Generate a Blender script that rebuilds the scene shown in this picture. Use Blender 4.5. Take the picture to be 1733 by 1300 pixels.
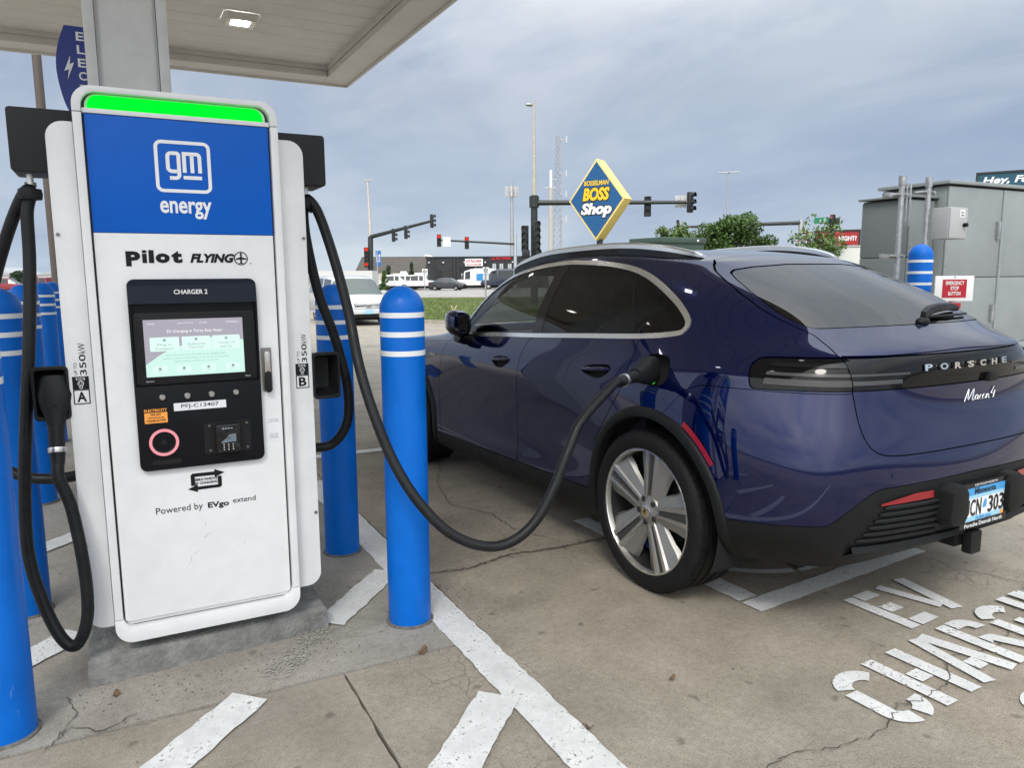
import bpy, bmesh, math, random
import numpy as np
from mathutils import Vector, Matrix, Euler
R = math.radians
for o in list(bpy.data.objects): bpy.data.objects.remove(o)
SC = bpy.context.scene
COL = SC.collection
random.seed(7); RNG = np.random.default_rng(7)

# ------------------------------------------------------------------ camera
CAMH, F, YAW, PITCH, ROLL = 1.475, 1289.0, R(27.58), R(8.17), R(-0.38)
CX, CY = 866.5, 650.0
fw = np.array([math.sin(YAW)*math.cos(PITCH), math.cos(YAW)*math.cos(PITCH), -math.sin(PITCH)])
rt0 = np.array([math.cos(YAW), -math.sin(YAW), 0.0]); up0 = np.cross(rt0, fw)
rt = math.cos(ROLL)*rt0 + math.sin(ROLL)*up0; up = -math.sin(ROLL)*rt0 + math.cos(ROLL)*up0
cam_d = bpy.data.cameras.new('camera'); cam = bpy.data.objects.new('camera', cam_d); COL.objects.link(cam)
cam_d.sensor_width = 36; cam_d.lens = F/1733*36; cam_d.clip_start = .05; cam_d.clip_end = 3000
cam.matrix_world = Matrix(((rt[0], up[0], -fw[0], 0), (rt[1], up[1], -fw[1], 0), (rt[2], up[2], -fw[2], CAMH), (0, 0, 0, 1)))
SC.camera = cam
SC.render.resolution_x, SC.render.resolution_y = 1024, 769

# ------------------------------------------------------------------ sky, sun, exposure
SUN_EL, SUN_AZ = R(46), R(212)          # azimuth clockwise from +Y
world = bpy.data.worlds.new('World'); SC.world = world; world.use_nodes = True
nt = world.node_tree; nt.nodes.clear()
def wn(t, **k):
    n = nt.nodes.new(t)
    for a, b in k.items(): setattr(n, a, b)
    return n
wout = wn('ShaderNodeOutputWorld'); wbg = wn('ShaderNodeBackground')
nt.links.new(wbg.outputs[0], wout.inputs[0])
sky = wn('ShaderNodeTexSky', sky_type='NISHITA', sun_disc=False, sun_elevation=SUN_EL, sun_rotation=SUN_AZ, air_density=1.0, dust_density=2.0)
tc = wn('ShaderNodeTexCoord'); sep = wn('ShaderNodeSeparateXYZ'); nt.links.new(tc.outputs['Generated'], sep.inputs[0])
# clouds laid on a flat deck overhead: direction / height
zc = wn('ShaderNodeMath', operation='MAXIMUM'); zc.inputs[1].default_value = 0.0; nt.links.new(sep.outputs[2], zc.inputs[0])
za = wn('ShaderNodeMath', operation='ADD'); za.inputs[1].default_value = .16; nt.links.new(zc.outputs[0], za.inputs[0])
dv = wn('ShaderNodeVectorMath', operation='DIVIDE'); cmb = wn('ShaderNodeCombineXYZ')
for i in range(3): nt.links.new(za.outputs[0], cmb.inputs[i])
nt.links.new(tc.outputs['Generated'], dv.inputs[0]); nt.links.new(cmb.outputs[0], dv.inputs[1])
def cloud(scale, detail, rough, dist, offs, stretch=(1, 1, 1), rz=0):
    mp = wn('ShaderNodeMapping'); mp.inputs['Location'].default_value = offs; mp.inputs['Scale'].default_value = stretch; mp.inputs['Rotation'].default_value = (0, 0, rz)
    nz = wn('ShaderNodeTexNoise'); nz.inputs['Scale'].default_value = scale; nz.inputs['Detail'].default_value = detail
    nz.inputs['Roughness'].default_value = rough; nz.inputs['Distortion'].default_value = dist
    nt.links.new(dv.outputs[0], mp.inputs[0]); nt.links.new(mp.outputs[0], nz.inputs['Vector']); return nz.outputs['Fac']
def ramp(sock, stops):
    r = wn('ShaderNodeValToRGB'); e = r.color_ramp.elements
    e[0].position, e[0].color = stops[0]; e[1].position, e[1].color = stops[-1]
    for p_, c_ in stops[1:-1]:
        q = e.new(p_); q.color = c_
    nt.links.new(sock, r.inputs[0]); return r.outputs['Color']
def wmix(bt, fac, a, b):
    m = wn('ShaderNodeMix', data_type='RGBA', blend_type=bt)
    for s, v in ((m.inputs[0], fac), (m.inputs[6], a), (m.inputs[7], b)):
        if hasattr(v, 'is_linked') or isinstance(v, bpy.types.NodeSocket): nt.links.new(v, s)
        else: s.default_value = v
    return m.outputs[2]
n_big = cloud(.50, 4, .52, .2, (3.1, 1.7, 0), (1, .75, 1), R(20))
n_wisp = cloud(1.35, 6, .58, .35, (.6, 4.2, 0), (1, .62, 1), R(28))
base = ramp(n_big, [(.34, (.345, .425, .575, 1)), (.50, (.44, .52, .65, 1)), (.66, (.62, .68, .75, 1))])
wisp = ramp(n_wisp, [(.40, (0, 0, 0, 1)), (.55, (.45, .45, .45, 1)), (.72, (.95, .95, .95, 1))])
hz = ramp(zc.outputs[0], [(0, (.12, .12, .12, 1)), (.12, (.20, .20, .20, 1)), (.24, (.62, .62, .62, 1)), (.36, (1, 1, 1, 1))])
wfac = wmix('MULTIPLY', 1.0, wisp, hz)
cl = wmix('MIX', wfac, base, (.90, .92, .94, 1))
# overcast deck: brighter overhead than near the horizon, a paler haze at the very horizon
grad = ramp(zc.outputs[0], [(0, (1.08, 1.12, 1.12, 1)), (.08, (.98, 1.0, 1.02, 1)), (.22, (.92, .92, .93, 1)), (.45, (1.25, 1.23, 1.19, 1)), (1.0, (2.3, 2.25, 2.15, 1))])
cl = wmix('MULTIPLY', 1.0, cl, grad)
# the sun behind the deck brightens a broad part of it
sdn = wn('ShaderNodeVectorMath', operation='DOT_PRODUCT'); nt.links.new(tc.outputs['Generated'], sdn.inputs[0])
sdn.inputs[1].default_value = (math.sin(SUN_AZ)*math.cos(SUN_EL), math.cos(SUN_AZ)*math.cos(SUN_EL), math.sin(SUN_EL))
glow = ramp(sdn.outputs['Value'], [(0, (1, 1, 1, 1)), (.5, (1.75, 1.70, 1.62, 1)), (1.0, (3.0, 2.85, 2.65, 1))])
cl = wmix('MULTIPLY', 1.0, cl, glow)
skb = wn('ShaderNodeVectorMath', operation='SCALE'); skb.inputs['Scale'].default_value = .10; nt.links.new(sky.outputs[0], skb.inputs[0])
fin = wmix('MIX', .90, skb.outputs[0], cl)
nt.links.new(fin, wbg.inputs[0]); wbg.inputs[1].default_value = 1.0

sd = bpy.data.lights.new('sun', 'SUN'); sd.energy = 1.5; sd.angle = R(14); sd.color = (1.0, .95, .88)
so = bpy.data.objects.new('sun', sd); COL.objects.link(so)
sv = Vector((math.sin(SUN_AZ)*math.cos(SUN_EL), math.cos(SUN_AZ)*math.cos(SUN_EL), math.sin(SUN_EL)))
so.rotation_euler = sv.to_track_quat('Z', 'Y').to_euler()
vs = SC.view_settings; vs.view_transform = 'Standard'; vs.look = 'None'; vs.exposure = 0.10; vs.gamma = 1.0; vs.use_curve_mapping = False

# ------------------------------------------------------------------ helpers
def px(u, v, Y):
    """point of the place on the plane world Y that the photograph shows at (u, v)"""
    d = fw + (u-CX)/F*rt - (v-CY)/F*up
    t = Y/d[1]; return (float(t*d[0]), Y, float(CAMH+t*d[2]))
def pd(u, v, d):
    q = fw + (u-CX)/F*rt - (v-CY)/F*up
    return (float(d*q[0]), float(d*q[1]), float(CAMH+d*q[2]))
MATS = {}
def mat(name, col, rough=.5, metal=0.0, coat=0.0, var=0.0, vscale=6.0, bump=0.0, bscale=60.0, spec=.5, emit=None, estr=1.0, rvar=0.0, dark=None):
    if name in MATS: return MATS[name]
    m = bpy.data.materials.new(name); m.use_nodes = True; t = m.node_tree
    b = t.nodes['Principled BSDF']; c = (*col, 1)
    b.inputs['Base Color'].default_value = c; b.inputs['Roughness'].default_value = rough; b.inputs['Metallic'].default_value = metal
    b.inputs['Coat Weight'].default_value = coat; b.inputs['Coat Roughness'].default_value = .02; b.inputs['Specular IOR Level'].default_value = spec
    if emit: b.inputs['Emission Color'].default_value = (*emit, 1); b.inputs['Emission Strength'].default_value = estr
    if var or bump or rvar:
        g = t.nodes.new('ShaderNodeNewGeometry')
        nz = t.nodes.new('ShaderNodeTexNoise'); nz.inputs['Scale'].default_value = vscale; nz.inputs['Detail'].default_value = 3; nz.inputs['Roughness'].default_value = .62
        t.links.new(g.outputs['Position'], nz.inputs['Vector'])
        if var:
            r = t.nodes.new('ShaderNodeValToRGB'); e = r.color_ramp.elements
            dk = dark or tuple(x*(1-var) for x in col); lt = tuple(min(1, x*(1+var)) for x in col)
            e[0].position = .3; e[0].color = (*dk, 1); e[1].position = .7; e[1].color = (*lt, 1)
            t.links.new(nz.outputs['Fac'], r.inputs[0]); t.links.new(r.outputs[0], b.inputs['Base Color'])
        if rvar:
            mr = t.nodes.new('ShaderNodeMapRange'); mr.inputs['To Min'].default_value = max(.02, rough-rvar); mr.inputs['To Max'].default_value = min(1, rough+rvar)
            mr.inputs['From Min'].default_value = .3; mr.inputs['From Max'].default_value = .7
            t.links.new(nz.outputs['Fac'], mr.inputs['Value']); t.links.new(mr.outputs[0], b.inputs['Roughness'])
        if bump:
            n2 = t.nodes.new('ShaderNodeTexNoise'); n2.inputs['Scale'].default_value = bscale; n2.inputs['Detail'].default_value = 4
            t.links.new(g.outputs['Position'], n2.inputs['Vector'])
            bp = t.nodes.new('ShaderNodeBump'); bp.inputs['Strength'].default_value = bump; bp.inputs['Distance'].default_value = .01
            t.links.new(n2.outputs['Fac'], bp.inputs['Height']); t.links.new(bp.outputs[0], b.inputs['Normal'])
    MATS[name] = m; return m
def emis(name, col, s=1.0):
    if name in MATS: return MATS[name]
    m = bpy.data.materials.new(name); m.use_nodes = True; t = m.node_tree; t.nodes.clear()
    o = t.nodes.new('ShaderNodeOutputMaterial'); e = t.nodes.new('ShaderNodeEmission'); e.inputs[0].default_value = (*col, 1); e.inputs[1].default_value = s
    t.links.new(e.outputs[0], o.inputs[0]); MATS[name] = m; return m

def tag(o, label=None, cat=None, group=None, kind=None):
    for k, v in (('label', label), ('category', cat), ('group', group), ('kind', kind)):
        if v: o[k] = v
    return o
def thing(name, label, cat, loc=(0, 0, 0), rz=0.0, group=None):
    o = bpy.data.objects.new(name, None); COL.objects.link(o); o.location = loc; o.rotation_euler = (0, 0, rz); o.empty_display_size = .1
    return tag(o, label, cat, group)
def root_matrix(p):
    return Matrix.Translation(p.location) @ p.rotation_euler.to_matrix().to_4x4()
def attach(o, parent, local=False):
    """world-space child (local=False) keeps its place; local=True means built in the parent's frame"""
    if parent is None: return o
    o.parent = parent
    if not local:
        m = Matrix.Identity(4); p = parent; chain = []
        while p: chain.append(p); p = p.parent
        for q in reversed(chain): m = m @ q.matrix_parent_inverse @ root_matrix(q) if q.parent else m @ root_matrix(q)
        o.matrix_parent_inverse = m.inverted()
    return o
def setmat(o, m):
    if m is None: return
    for x in (m if isinstance(m, (list, tuple)) else [m]): o.data.materials.append(MATS[x] if isinstance(x, str) else x)
def mesh(name, verts, faces, m=None, parent=None, smooth=False, local=False, matrix=None):
    me = bpy.data.meshes.new(name); me.from_pydata([tuple(v) for v in verts], [], [tuple(f) for f in faces]); me.validate()
    if matrix is not None: me.transform(matrix)
    o = bpy.data.objects.new(name, me); COL.objects.link(o); setmat(o, m)
    if smooth:
        for p in me.polygons: p.use_smooth = True
        if smooth is not True: 
            try: me.set_sharp_from_angle(angle=R(smooth))
            except Exception: pass
    return attach(o, parent, local)
class MB:
    """collects shapes of ONE mesh"""
    def __init__(s): s.v = []; s.f = []
    def add(s, v, f):
        n = len(s.v); s.v += [tuple(map(float, q)) for q in v]; s.f += [tuple(n+i for i in q) for q in f]; return s
    def box(s, x0, x1, y0, y1, z0, z1, M=None):
        v = [(x, y, z) for x in (x0, x1) for y in (y0, y1) for z in (z0, z1)]
        if M is not None: v = [tuple(M @ Vector(q)) for q in v]
        return s.add(v, [(0, 1, 3, 2), (4, 6, 7, 5), (0, 4, 5, 1), (2, 3, 7, 6), (0, 2, 6, 4), (1, 5, 7, 3)])
    def prism(s, poly, d0, d1, ax='y'):
        """poly: 2-D outline; ax y -> (x,z) outline extruded in y; x -> (y,z); z -> (x,y)"""
        def P(a, b, d): return {'y': (a, d, b), 'x': (d, a, b), 'z': (a, b, d)}[ax]
        n = len(poly); v = [P(a, b, d0) for a, b in poly]+[P(a, b, d1) for a, b in poly]
        f = [tuple(range(n)), tuple(range(2*n-1, n-1, -1))]+[(i, i+n, (i+1) % n+n, (i+1) % n) for i in range(n)]
        return s.add(v, f)
    def ring(s, outer, inner, d0, d1, ax='y'):
        def P(a, b, d): return {'y': (a, d, b), 'x': (d, a, b), 'z': (a, b, d)}[ax]
        n = len(outer); v = [P(a, b, d) for d in (d0, d1) for L in (outer, inner) for a, b in L]; f = []
        for i in range(n):
            j = (i+1) % n
            f += [(i, j, n+j, n+i), (2*n+i, 3*n+i, 3*n+j, 2*n+j), (i, 2*n+i, 2*n+j, j), (n+i, n+j, 3*n+j, 3*n+i)]
        return s.add(v, f)
    def lathe(s, prof, n=24, M=None, close=False):
        """prof: (r, z) revolved about z"""
        v = []; f = []; k = len(prof)
        for i in range(n):
            a = 2*math.pi*i/n
            for r, z in prof:
                q = Vector((r*math.cos(a), r*math.sin(a), z)); v.append(tuple(M @ q) if M is not None else tuple(q))
        for i in range(n):
            j = (i+1) % n
            for t in range(k-1+(1 if close else 0)):
                t2 = (t+1) % k; f.append((i*k+t, j*k+t, j*k+t2, i*k+t2))
        return s.add(v, f)
    def cyl(s, a, b, r0, r1=None, n=12, caps=True):
        a = Vector(a); b = Vector(b); r1 = r0 if r1 is None else r1; d = (b-a).normalized()
        u = d.orthogonal().normalized(); w = d.cross(u); v = []
        for p, r in ((a, r0), (b, r1)):
            for i in range(n):
                t = 2*math.pi*i/n; v.append(p+u*(r*math.cos(t))+w*(r*math.sin(t)))
        f = [(i, (i+1) % n, n+(i+1) % n, n+i) for i in range(n)]
        if caps: f += [tuple(range(n-1, -1, -1)), tuple(range(n, 2*n))]
        return s.add(v, f)
    def tube(s, pts, r, n=12, caps=True):
        pts = [Vector(p) for p in pts]; rr = r if hasattr(r, '__len__') else [r]*len(pts); v = []; f = []
        u = None
        for i, p in enumerate(pts):
            t = (pts[min(i+1, len(pts)-1)]-pts[max(i-1, 0)]).normalized()
            u = t.orthogonal().normalized() if u is None else (u-t*u.dot(t)).normalized()
            w = t.cross(u)
            for k in range(n):
                a = 2*math.pi*k/n; v.append(p+u*(rr[i]*math.cos(a))+w*(rr[i]*math.sin(a)))
        for i in range(len(pts)-1):
            for k in range(n): f.append((i*n+k, i*n+(k+1) % n, (i+1)*n+(k+1) % n, (i+1)*n+k))
        if caps: f += [tuple(range(n-1, -1, -1)), tuple(range((len(pts)-1)*n, len(pts)*n))]
        return s.add(v, f)
    def sphere(s, c, r, n=12, m=8, sc=(1, 1, 1)):
        pr = [(math.sin(math.pi*i/m), -math.cos(math.pi*i/m)) for i in range(m+1)]
        M = Matrix.Translation(c) @ Matrix.Diagonal((r*sc[0], r*sc[1], r*sc[2], 1)); return s.lathe(pr, n, M)
    def build(s, name, m=None, parent=None, smooth=False, local=False, bevel=0, seg=2, matrix=None, ang=30):
        o = mesh(name, s.v, s.f, m, None, False, False, matrix)
        bm = bmesh.new(); bm.from_mesh(o.data); bmesh.ops.remove_doubles(bm, verts=bm.verts, dist=1e-6)
        bmesh.ops.dissolve_degenerate(bm, edges=bm.edges, dist=1e-6)
        bmesh.ops.recalc_face_normals(bm, faces=bm.faces)
        if bevel:
            ed = [e for e in bm.edges if e.is_manifold and e.calc_face_angle(0) > R(ang)]
            if ed: bmesh.ops.bevel(bm, geom=ed, offset=bevel, segments=seg, profile=.6, affect='EDGES', clamp_overlap=True)
        bm.to_mesh(o.data); bm.free()
        if smooth or bevel:
            for p in o.data.polygons: p.use_smooth = True
            o.data.set_sharp_from_angle(angle=R(40 if smooth is True or not smooth else smooth))
        return attach(o, parent, local)
def rrect(x0, x1, z0, z1, r, n=6, corners=(1, 1, 1, 1)):
    """rounded rectangle outline, counter-clockwise from lower left; corners: ll, lr, ur, ul"""
    out = []
    for (cx, cz, a0, on) in ((x0+r, z0+r, 180, corners[0]), (x1-r, z0+r, 270, corners[1]), (x1-r, z1-r, 0, corners[2]), (x0+r, z1-r, 90, corners[3])):
        if on:
            for i in range(n+1):
                a = R(a0+90*i/n); out.append((cx+r*math.cos(a), cz+r*math.sin(a)))
        else:
            sx = -1 if a0 in (180, 90) else 1; sz = -1 if a0 in (180, 270) else 1; out.append((cx+sx*r, cz+sz*r))
    return out
def spline(pts, n=8, closed=False):
    P = [np.array(p, float) for p in pts]; N = len(P); out = []
    for i in range(N if closed else N-1):
        g = lambda k: P[k % N] if closed else P[min(max(k, 0), N-1)]
        p0, p1, p2, p3 = g(i-1), g(i), g(i+1), g(i+2)
        for k in range(n):
            t = k/n; out.append(.5*((2*p1)+(-p0+p2)*t+(2*p0-5*p1+4*p2-p3)*t*t+(-p0+3*p1-3*p2+p3)*t**3))
    if not closed: out.append(P[-1])
    return out
_TM = {}
def text_mesh(s, bold=0.0, shear=0.0, spacing=1.0, extr=.02):
    k = (s, bold, shear, spacing, extr)
    if k in _TM: return _TM[k]
    cu = bpy.data.curves.new('t', 'FONT'); cu.body = s; cu.size = 1; cu.offset = bold; cu.shear = shear; cu.space_character = spacing; cu.extrude = extr; cu.resolution_u = 3
    ob = bpy.data.objects.new('t', cu); COL.objects.link(ob); bpy.context.view_layer.update()
    me = bpy.data.meshes.new_from_object(ob.evaluated_get(bpy.context.evaluated_depsgraph_get()))
    V = np.array([v.co for v in me.vertices]); Fc = [tuple(p.vertices) for p in me.polygons]
    bpy.data.objects.remove(ob); bpy.data.curves.remove(cu); bpy.data.meshes.remove(me)
    _TM[k] = (V, Fc); return _TM[k]
def text_fit(name, s, w, h, M, m, parent, bold=0.0, shear=0.0, spacing=1.0, depth=.0012, local=False, keep=False):
    """text whose ink box is w x h, lower left at the origin of M (local x right, y up, z out)"""
    V, Fc = text_mesh(s, bold, shear, spacing); lo = V.min(0); hi = V.max(0); sp = np.maximum(hi-lo, 1e-6)
    q = (V-lo)/sp
    if keep: w = h*sp[0]/sp[1]
    q = q*np.array([w, h, depth])
    return mesh(name, [M @ Vector(v) for v in q], Fc, m, parent, False, local)
FRONT = lambda x, y, z, a=0.0: Matrix.Translation((x, y, z)) @ Matrix.Rotation(R(90), 4, 'X') @ Matrix.Rotation(a, 4, 'Z')   # faces -Y
def dup(root, label=None, loc=None, rz=None):
    r = root.copy(); COL.objects.link(r)
    if label: r['label'] = label
    if loc is not None: r.location = loc
    if rz is not None: r.rotation_euler = (0, 0, rz)
    def rec(a, b):
        for ch in list(a.children):
            c = ch.copy(); COL.objects.link(c); c.parent = b; c.matrix_parent_inverse = ch.matrix_parent_inverse.copy(); rec(ch, c)
    rec(root, r); return r
# ------------------------------------------------------------------ surface materials
def concrete(name, tan, grey, craze=1.0, dark=1.0):
    m = bpy.data.materials.new(name); m.use_nodes = True; t = m.node_tree; L = t.links.new; b = t.nodes['Principled BSDF']
    N = t.nodes.new; g = N('ShaderNodeNewGeometry'); pos = g.outputs['Position']
    def nz(sc, det=5, ro=.6, di=0, vec=None):
        n = N('ShaderNodeTexNoise'); n.inputs['Scale'].default_value = sc; n.inputs['Detail'].default_value = det; n.inputs['Roughness'].default_value = ro; n.inputs['Distortion'].default_value = di
        L(vec or pos, n.inputs['Vector']); return n
    def rmp(s, a, b_, ca, cb):
        r = N('ShaderNodeValToRGB'); e = r.color_ramp.elements; e[0].position = a; e[0].color = (*ca, 1); e[1].position = b_; e[1].color = (*cb, 1); L(s, r.inputs[0]); return r.outputs[0]
    def mx(bt, f, a, b_):
        n = N('ShaderNodeMix'); n.data_type = 'RGBA'; n.blend_type = bt
        for s, v in ((n.inputs[0], f), (n.inputs[6], a), (n.inputs[7], b_)):
            if isinstance(v, bpy.types.NodeSocket): L(v, s)
            elif hasattr(v, '__len__'): s.default_value = (*v, 1)
            else: s.default_value = v
        return n.outputs[2]
    c = mx('MIX', rmp(nz(.55, 3, .55).outputs[0], .38, .66, (0,)*3, (1,)*3), tan, grey)
    c = mx('MULTIPLY', .75, c, rmp(nz(3.2, 4, .66).outputs[0], .30, .72, (.70, .69, .67), (1.14, 1.14, 1.14)))
    c = mx('MULTIPLY', .8, c, rmp(nz(38, 3, .7).outputs[0], .30, .70, (.80, .79, .77), (1.10, 1.10, 1.09)))
    c = mx('MULTIPLY', .9, c, rmp(nz(210, 2, .6).outputs[0], .34, .50, (.62, .61, .58), (1.04, 1.04, 1.04)))
    # crazing: fine broken cracks
    wv = N('ShaderNodeVectorMath'); wv.operation = 'MULTIPLY_ADD'; L(nz(9, 1).outputs['Color'], wv.inputs[0]); wv.inputs[1].default_value = (.09, .09, .09); L(pos, wv.inputs[2])
    cr = None
    for sc, wd, off in ((9, .026, .52), (21, .03, .56)):
        v = N('ShaderNodeTexVoronoi'); v.feature = 'DISTANCE_TO_EDGE'; v.voronoi_dimensions = '2D'; v.inputs['Scale'].default_value = sc; L(wv.outputs[0], v.inputs['Vector'])
        ln = rmp(v.outputs['Distance'], wd*.3, wd*1.15, (1,)*3, (0,)*3)
        k = mx('MULTIPLY', 1.0, ln, rmp(nz(1.3, 3, .6).outputs[0], off, off+.13, (0,)*3, (craze,)*3))
        cr = k if cr is None else mx('LIGHTEN', 1.0, cr, k)
    c = mx('MULTIPLY', mx('MULTIPLY', 1.0, cr, (.8, .8, .8)), c, (.36, .34, .31))
    # oil drops and grime
    v = N('ShaderNodeTexVoronoi'); v.feature = 'F1'; v.voronoi_dimensions = '2D'; v.inputs['Scale'].default_value = 2.6; v.inputs['Randomness'].default_value = 1; L(wv.outputs[0], v.inputs['Vector'])
    c = mx('MULTIPLY', rmp(v.outputs['Distance'], .018, .05, (.55,)*3, (0,)*3), c, (.35, .34, .33))
    c = mx('MULTIPLY', rmp(nz(.28, 2, .5).outputs[0], .52, .72, (0,)*3, (.45,)*3), c, (.64, .62, .60))
    c = mx('MULTIPLY', rmp(nz(.9, 5, .7).outputs[0], .58, .74, (0,)*3, (.40,)*3), c, (.62, .60, .575))
    L(c, b.inputs['Base Color']); b.inputs['Roughness'].default_value = .88; b.inputs['Specular IOR Level'].default_value = .3
    h = mx('ADD', .5, nz(150, 1, .7).outputs[0], nz(24, 2, .6).outputs[0]); h = mx('SUBTRACT', .8, h, cr)
    bp = N('ShaderNodeBump'); bp.inputs['Strength'].default_value = .45; bp.inputs['Distance'].default_value = .004; L(h, bp.inputs['Height']); L(bp.outputs[0], b.inputs['Normal'])
    MATS[name] = m; return m
def paint(name, col, wear=.60):
    m = bpy.data.materials.new(name); m.use_nodes = True; t = m.node_tree; L = t.links.new; b = t.nodes['Principled BSDF']; N = t.nodes.new
    g = N('ShaderNodeNewGeometry'); out = t.nodes['Material Output']
    a = N('ShaderNodeTexNoise'); a.inputs['Scale'].default_value = 7; a.inputs['Detail'].default_value = 8; a.inputs['Roughness'].default_value = .72; L(g.outputs['Position'], a.inputs['Vector'])
    r = N('ShaderNodeValToRGB'); e = r.color_ramp.elements; e[0].position = .30; e[0].color = (*[x*.70 for x in col], 1); e[1].position = .66; e[1].color = (*col, 1); L(a.outputs[0], r.inputs[0]); L(r.outputs[0], b.inputs['Base Color'])
    n = N('ShaderNodeTexNoise'); n.inputs['Scale'].default_value = 75; n.inputs['Detail'].default_value = 5; n.inputs['Roughness'].default_value = .75; L(g.outputs['Position'], n.inputs['Vector'])
    q = N('ShaderNodeMath'); q.operation = 'MULTIPLY_ADD'; q.inputs[1].default_value = .45; L(a.outputs[0], q.inputs[0]); L(n.outputs[0], q.inputs[2])
    k = N('ShaderNodeValToRGB'); k.color_ramp.elements[0].position = wear+.20; k.color_ramp.elements[1].position = wear+.27; L(q.outputs[0], k.inputs[0])
    tr = N('ShaderNodeBsdfTransparent'); ms = N('ShaderNodeMixShader'); L(k.outputs[0], ms.inputs[0]); L(b.outputs[0], ms.inputs[1]); L(tr.outputs[0], ms.inputs[2]); L(ms.outputs[0], out.inputs[0])
    b.inputs['Roughness'].default_value = .7; b.inputs['Specular IOR Level'].default_value = .35
    MATS[name] = m; return m
concrete('concrete_tan', (.325, .291, .240), (.266, .244, .212), .9)
concrete('concrete_island', (.330, .318, .292), (.295, .275, .242), .25)
concrete('concrete_far', (.36, .325, .275), (.315, .29, .25), .5)
paint('line_paint', (.67, .675, .67), .618); paint('faded_paint', (.37, .355, .31), .46)
mat('joint_dirt', (.07, .062, .052), .95, var=.4, vscale=30)
mat('crack_dark', (.06, .052, .044), .95)
mat('asphalt', (.30, .285, .265), .9, var=.15, vscale=.6, bump=.2)
mat('lawn', (.085, .115, .030), .95, var=.45, vscale=1.3, bump=.6, bscale=14)
mat('field', (.16, .15, .12), .95, var=.3, vscale=.05)

# ------------------------------------------------------------------ ground, lot, road, lawn
def HR(u, d): return (rt0[0]*u+math.sin(YAW)*d, rt0[1]*u+math.cos(YAW)*d)     # right / ahead of the viewer
def sheet(name, poly, z, m, kind='structure'):
    o = mesh(name, [(x, y, z) for x, y in poly], [tuple(range(len(poly)))], m); return tag(o, kind=kind)
ZF = -.30                                   # the lot falls gently away from the canopy
def zt(y): return ZF*min(1.0, max(0.0, (y-12.5)/11.8))
ground = sheet('ground', [(-1500, -1500), (1500, -1500), (1500, 1500), (-1500, 1500)], -.37, 'field')
lot = tag(mesh('parking_lot', [(-60, -40, -.022), (60, -40, -.022), (60, 12.5, -.022), (-60, 12.5, -.022), (60, 24.3, ZF-.022), (-60, 24.3, ZF-.022), (60, 40, ZF-.022), (-60, 46, ZF-.022)], [(0, 1, 2, 3), (3, 2, 4, 5), (5, 4, 6, 7)], 'joint_dirt'), kind='structure')
def slab(poly, m, z=0.0, jit=.003):
    pts = []
    for (a, b) in zip(poly, poly[1:]+poly[:1]):
        n = max(1, int(math.hypot(b[0]-a[0], b[1]-a[1])/.06)) if jit else 1
        for i in range(n):
            t = i/n; pts.append((a[0]+(b[0]-a[0])*t+random.uniform(-jit, jit)*(i > 0), a[1]+(b[1]-a[1])*t+random.uniform(-jit, jit)*(i > 0)))
    n = len(pts); v = [(x, y, z+zt(y)) for x, y in pts]+[(x, y, -.02+zt(y)) for x, y in pts]
    f = [tuple(range(n))]+[((i+1) % n, i, n+i, n+(i+1) % n) for i in range(n)]
    return mesh('concrete_slab', v, f, m, lot)
slab([(-3.3, 2.669), (1.271, 2.669), (1.271, 5.6), (-3.3, 5.6)], 'concrete_island', .004)
slab([(-3.3, -2.4), (.667, -2.4), (.667, 2.655), (-3.3, 2.655)], 'concrete_tan', 0)
slab([(.677, -2.4), (5.5, -2.4), (5.5, 3.40), (1.281, 3.40), (1.281, 2.655), (.677, 2.655)], 'concrete_tan', .001)
slab([(1.281, 3.413), (5.5, 3.413), (5.5, 8.5), (1.281, 8.5)], 'concrete_tan', .002)
slab([(-3.3, 5.61), (1.271, 5.61), (1.271, 8.5), (-3.3, 8.5)], 'concrete_island', .001)
gx = [-30, -25, -20, -15, -11, -7.2, -3.3, 1.276, 5.5, 10, 14.5, 19, 24, 30, 37]; gy = [-14, -10, -6, -2.4, 2.66, 5.6, 8.5, 12.5, 16.5, 20.5, 24.3, 29, 34, 39]
for i in range(len(gx)-1):
    for j in range(len(gy)-1):
        x0, x1, y0, y1 = gx[i], gx[i+1], gy[j], gy[j+1]
        if x0 >= -3.4 and x1 <= 5.6 and y0 >= -2.5 and y1 <= 8.6: continue
        slab([(x0+.006, y0+.006), (x1-.006, y0+.006), (x1-.006, y1-.006), (x0+.006, y1-.006)], 'concrete_far', random.uniform(-.002, .003), 0)
sheet('road', [HR(-160, 59), HR(180, 55), HR(180, 100), HR(-160, 104)], ZF-.03, 'asphalt')
sheet('far_lot', [HR(-160, 104.2), HR(180, 100.2), HR(180, 170), HR(-160, 170)], ZF-.025, 'concrete_far')
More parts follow.
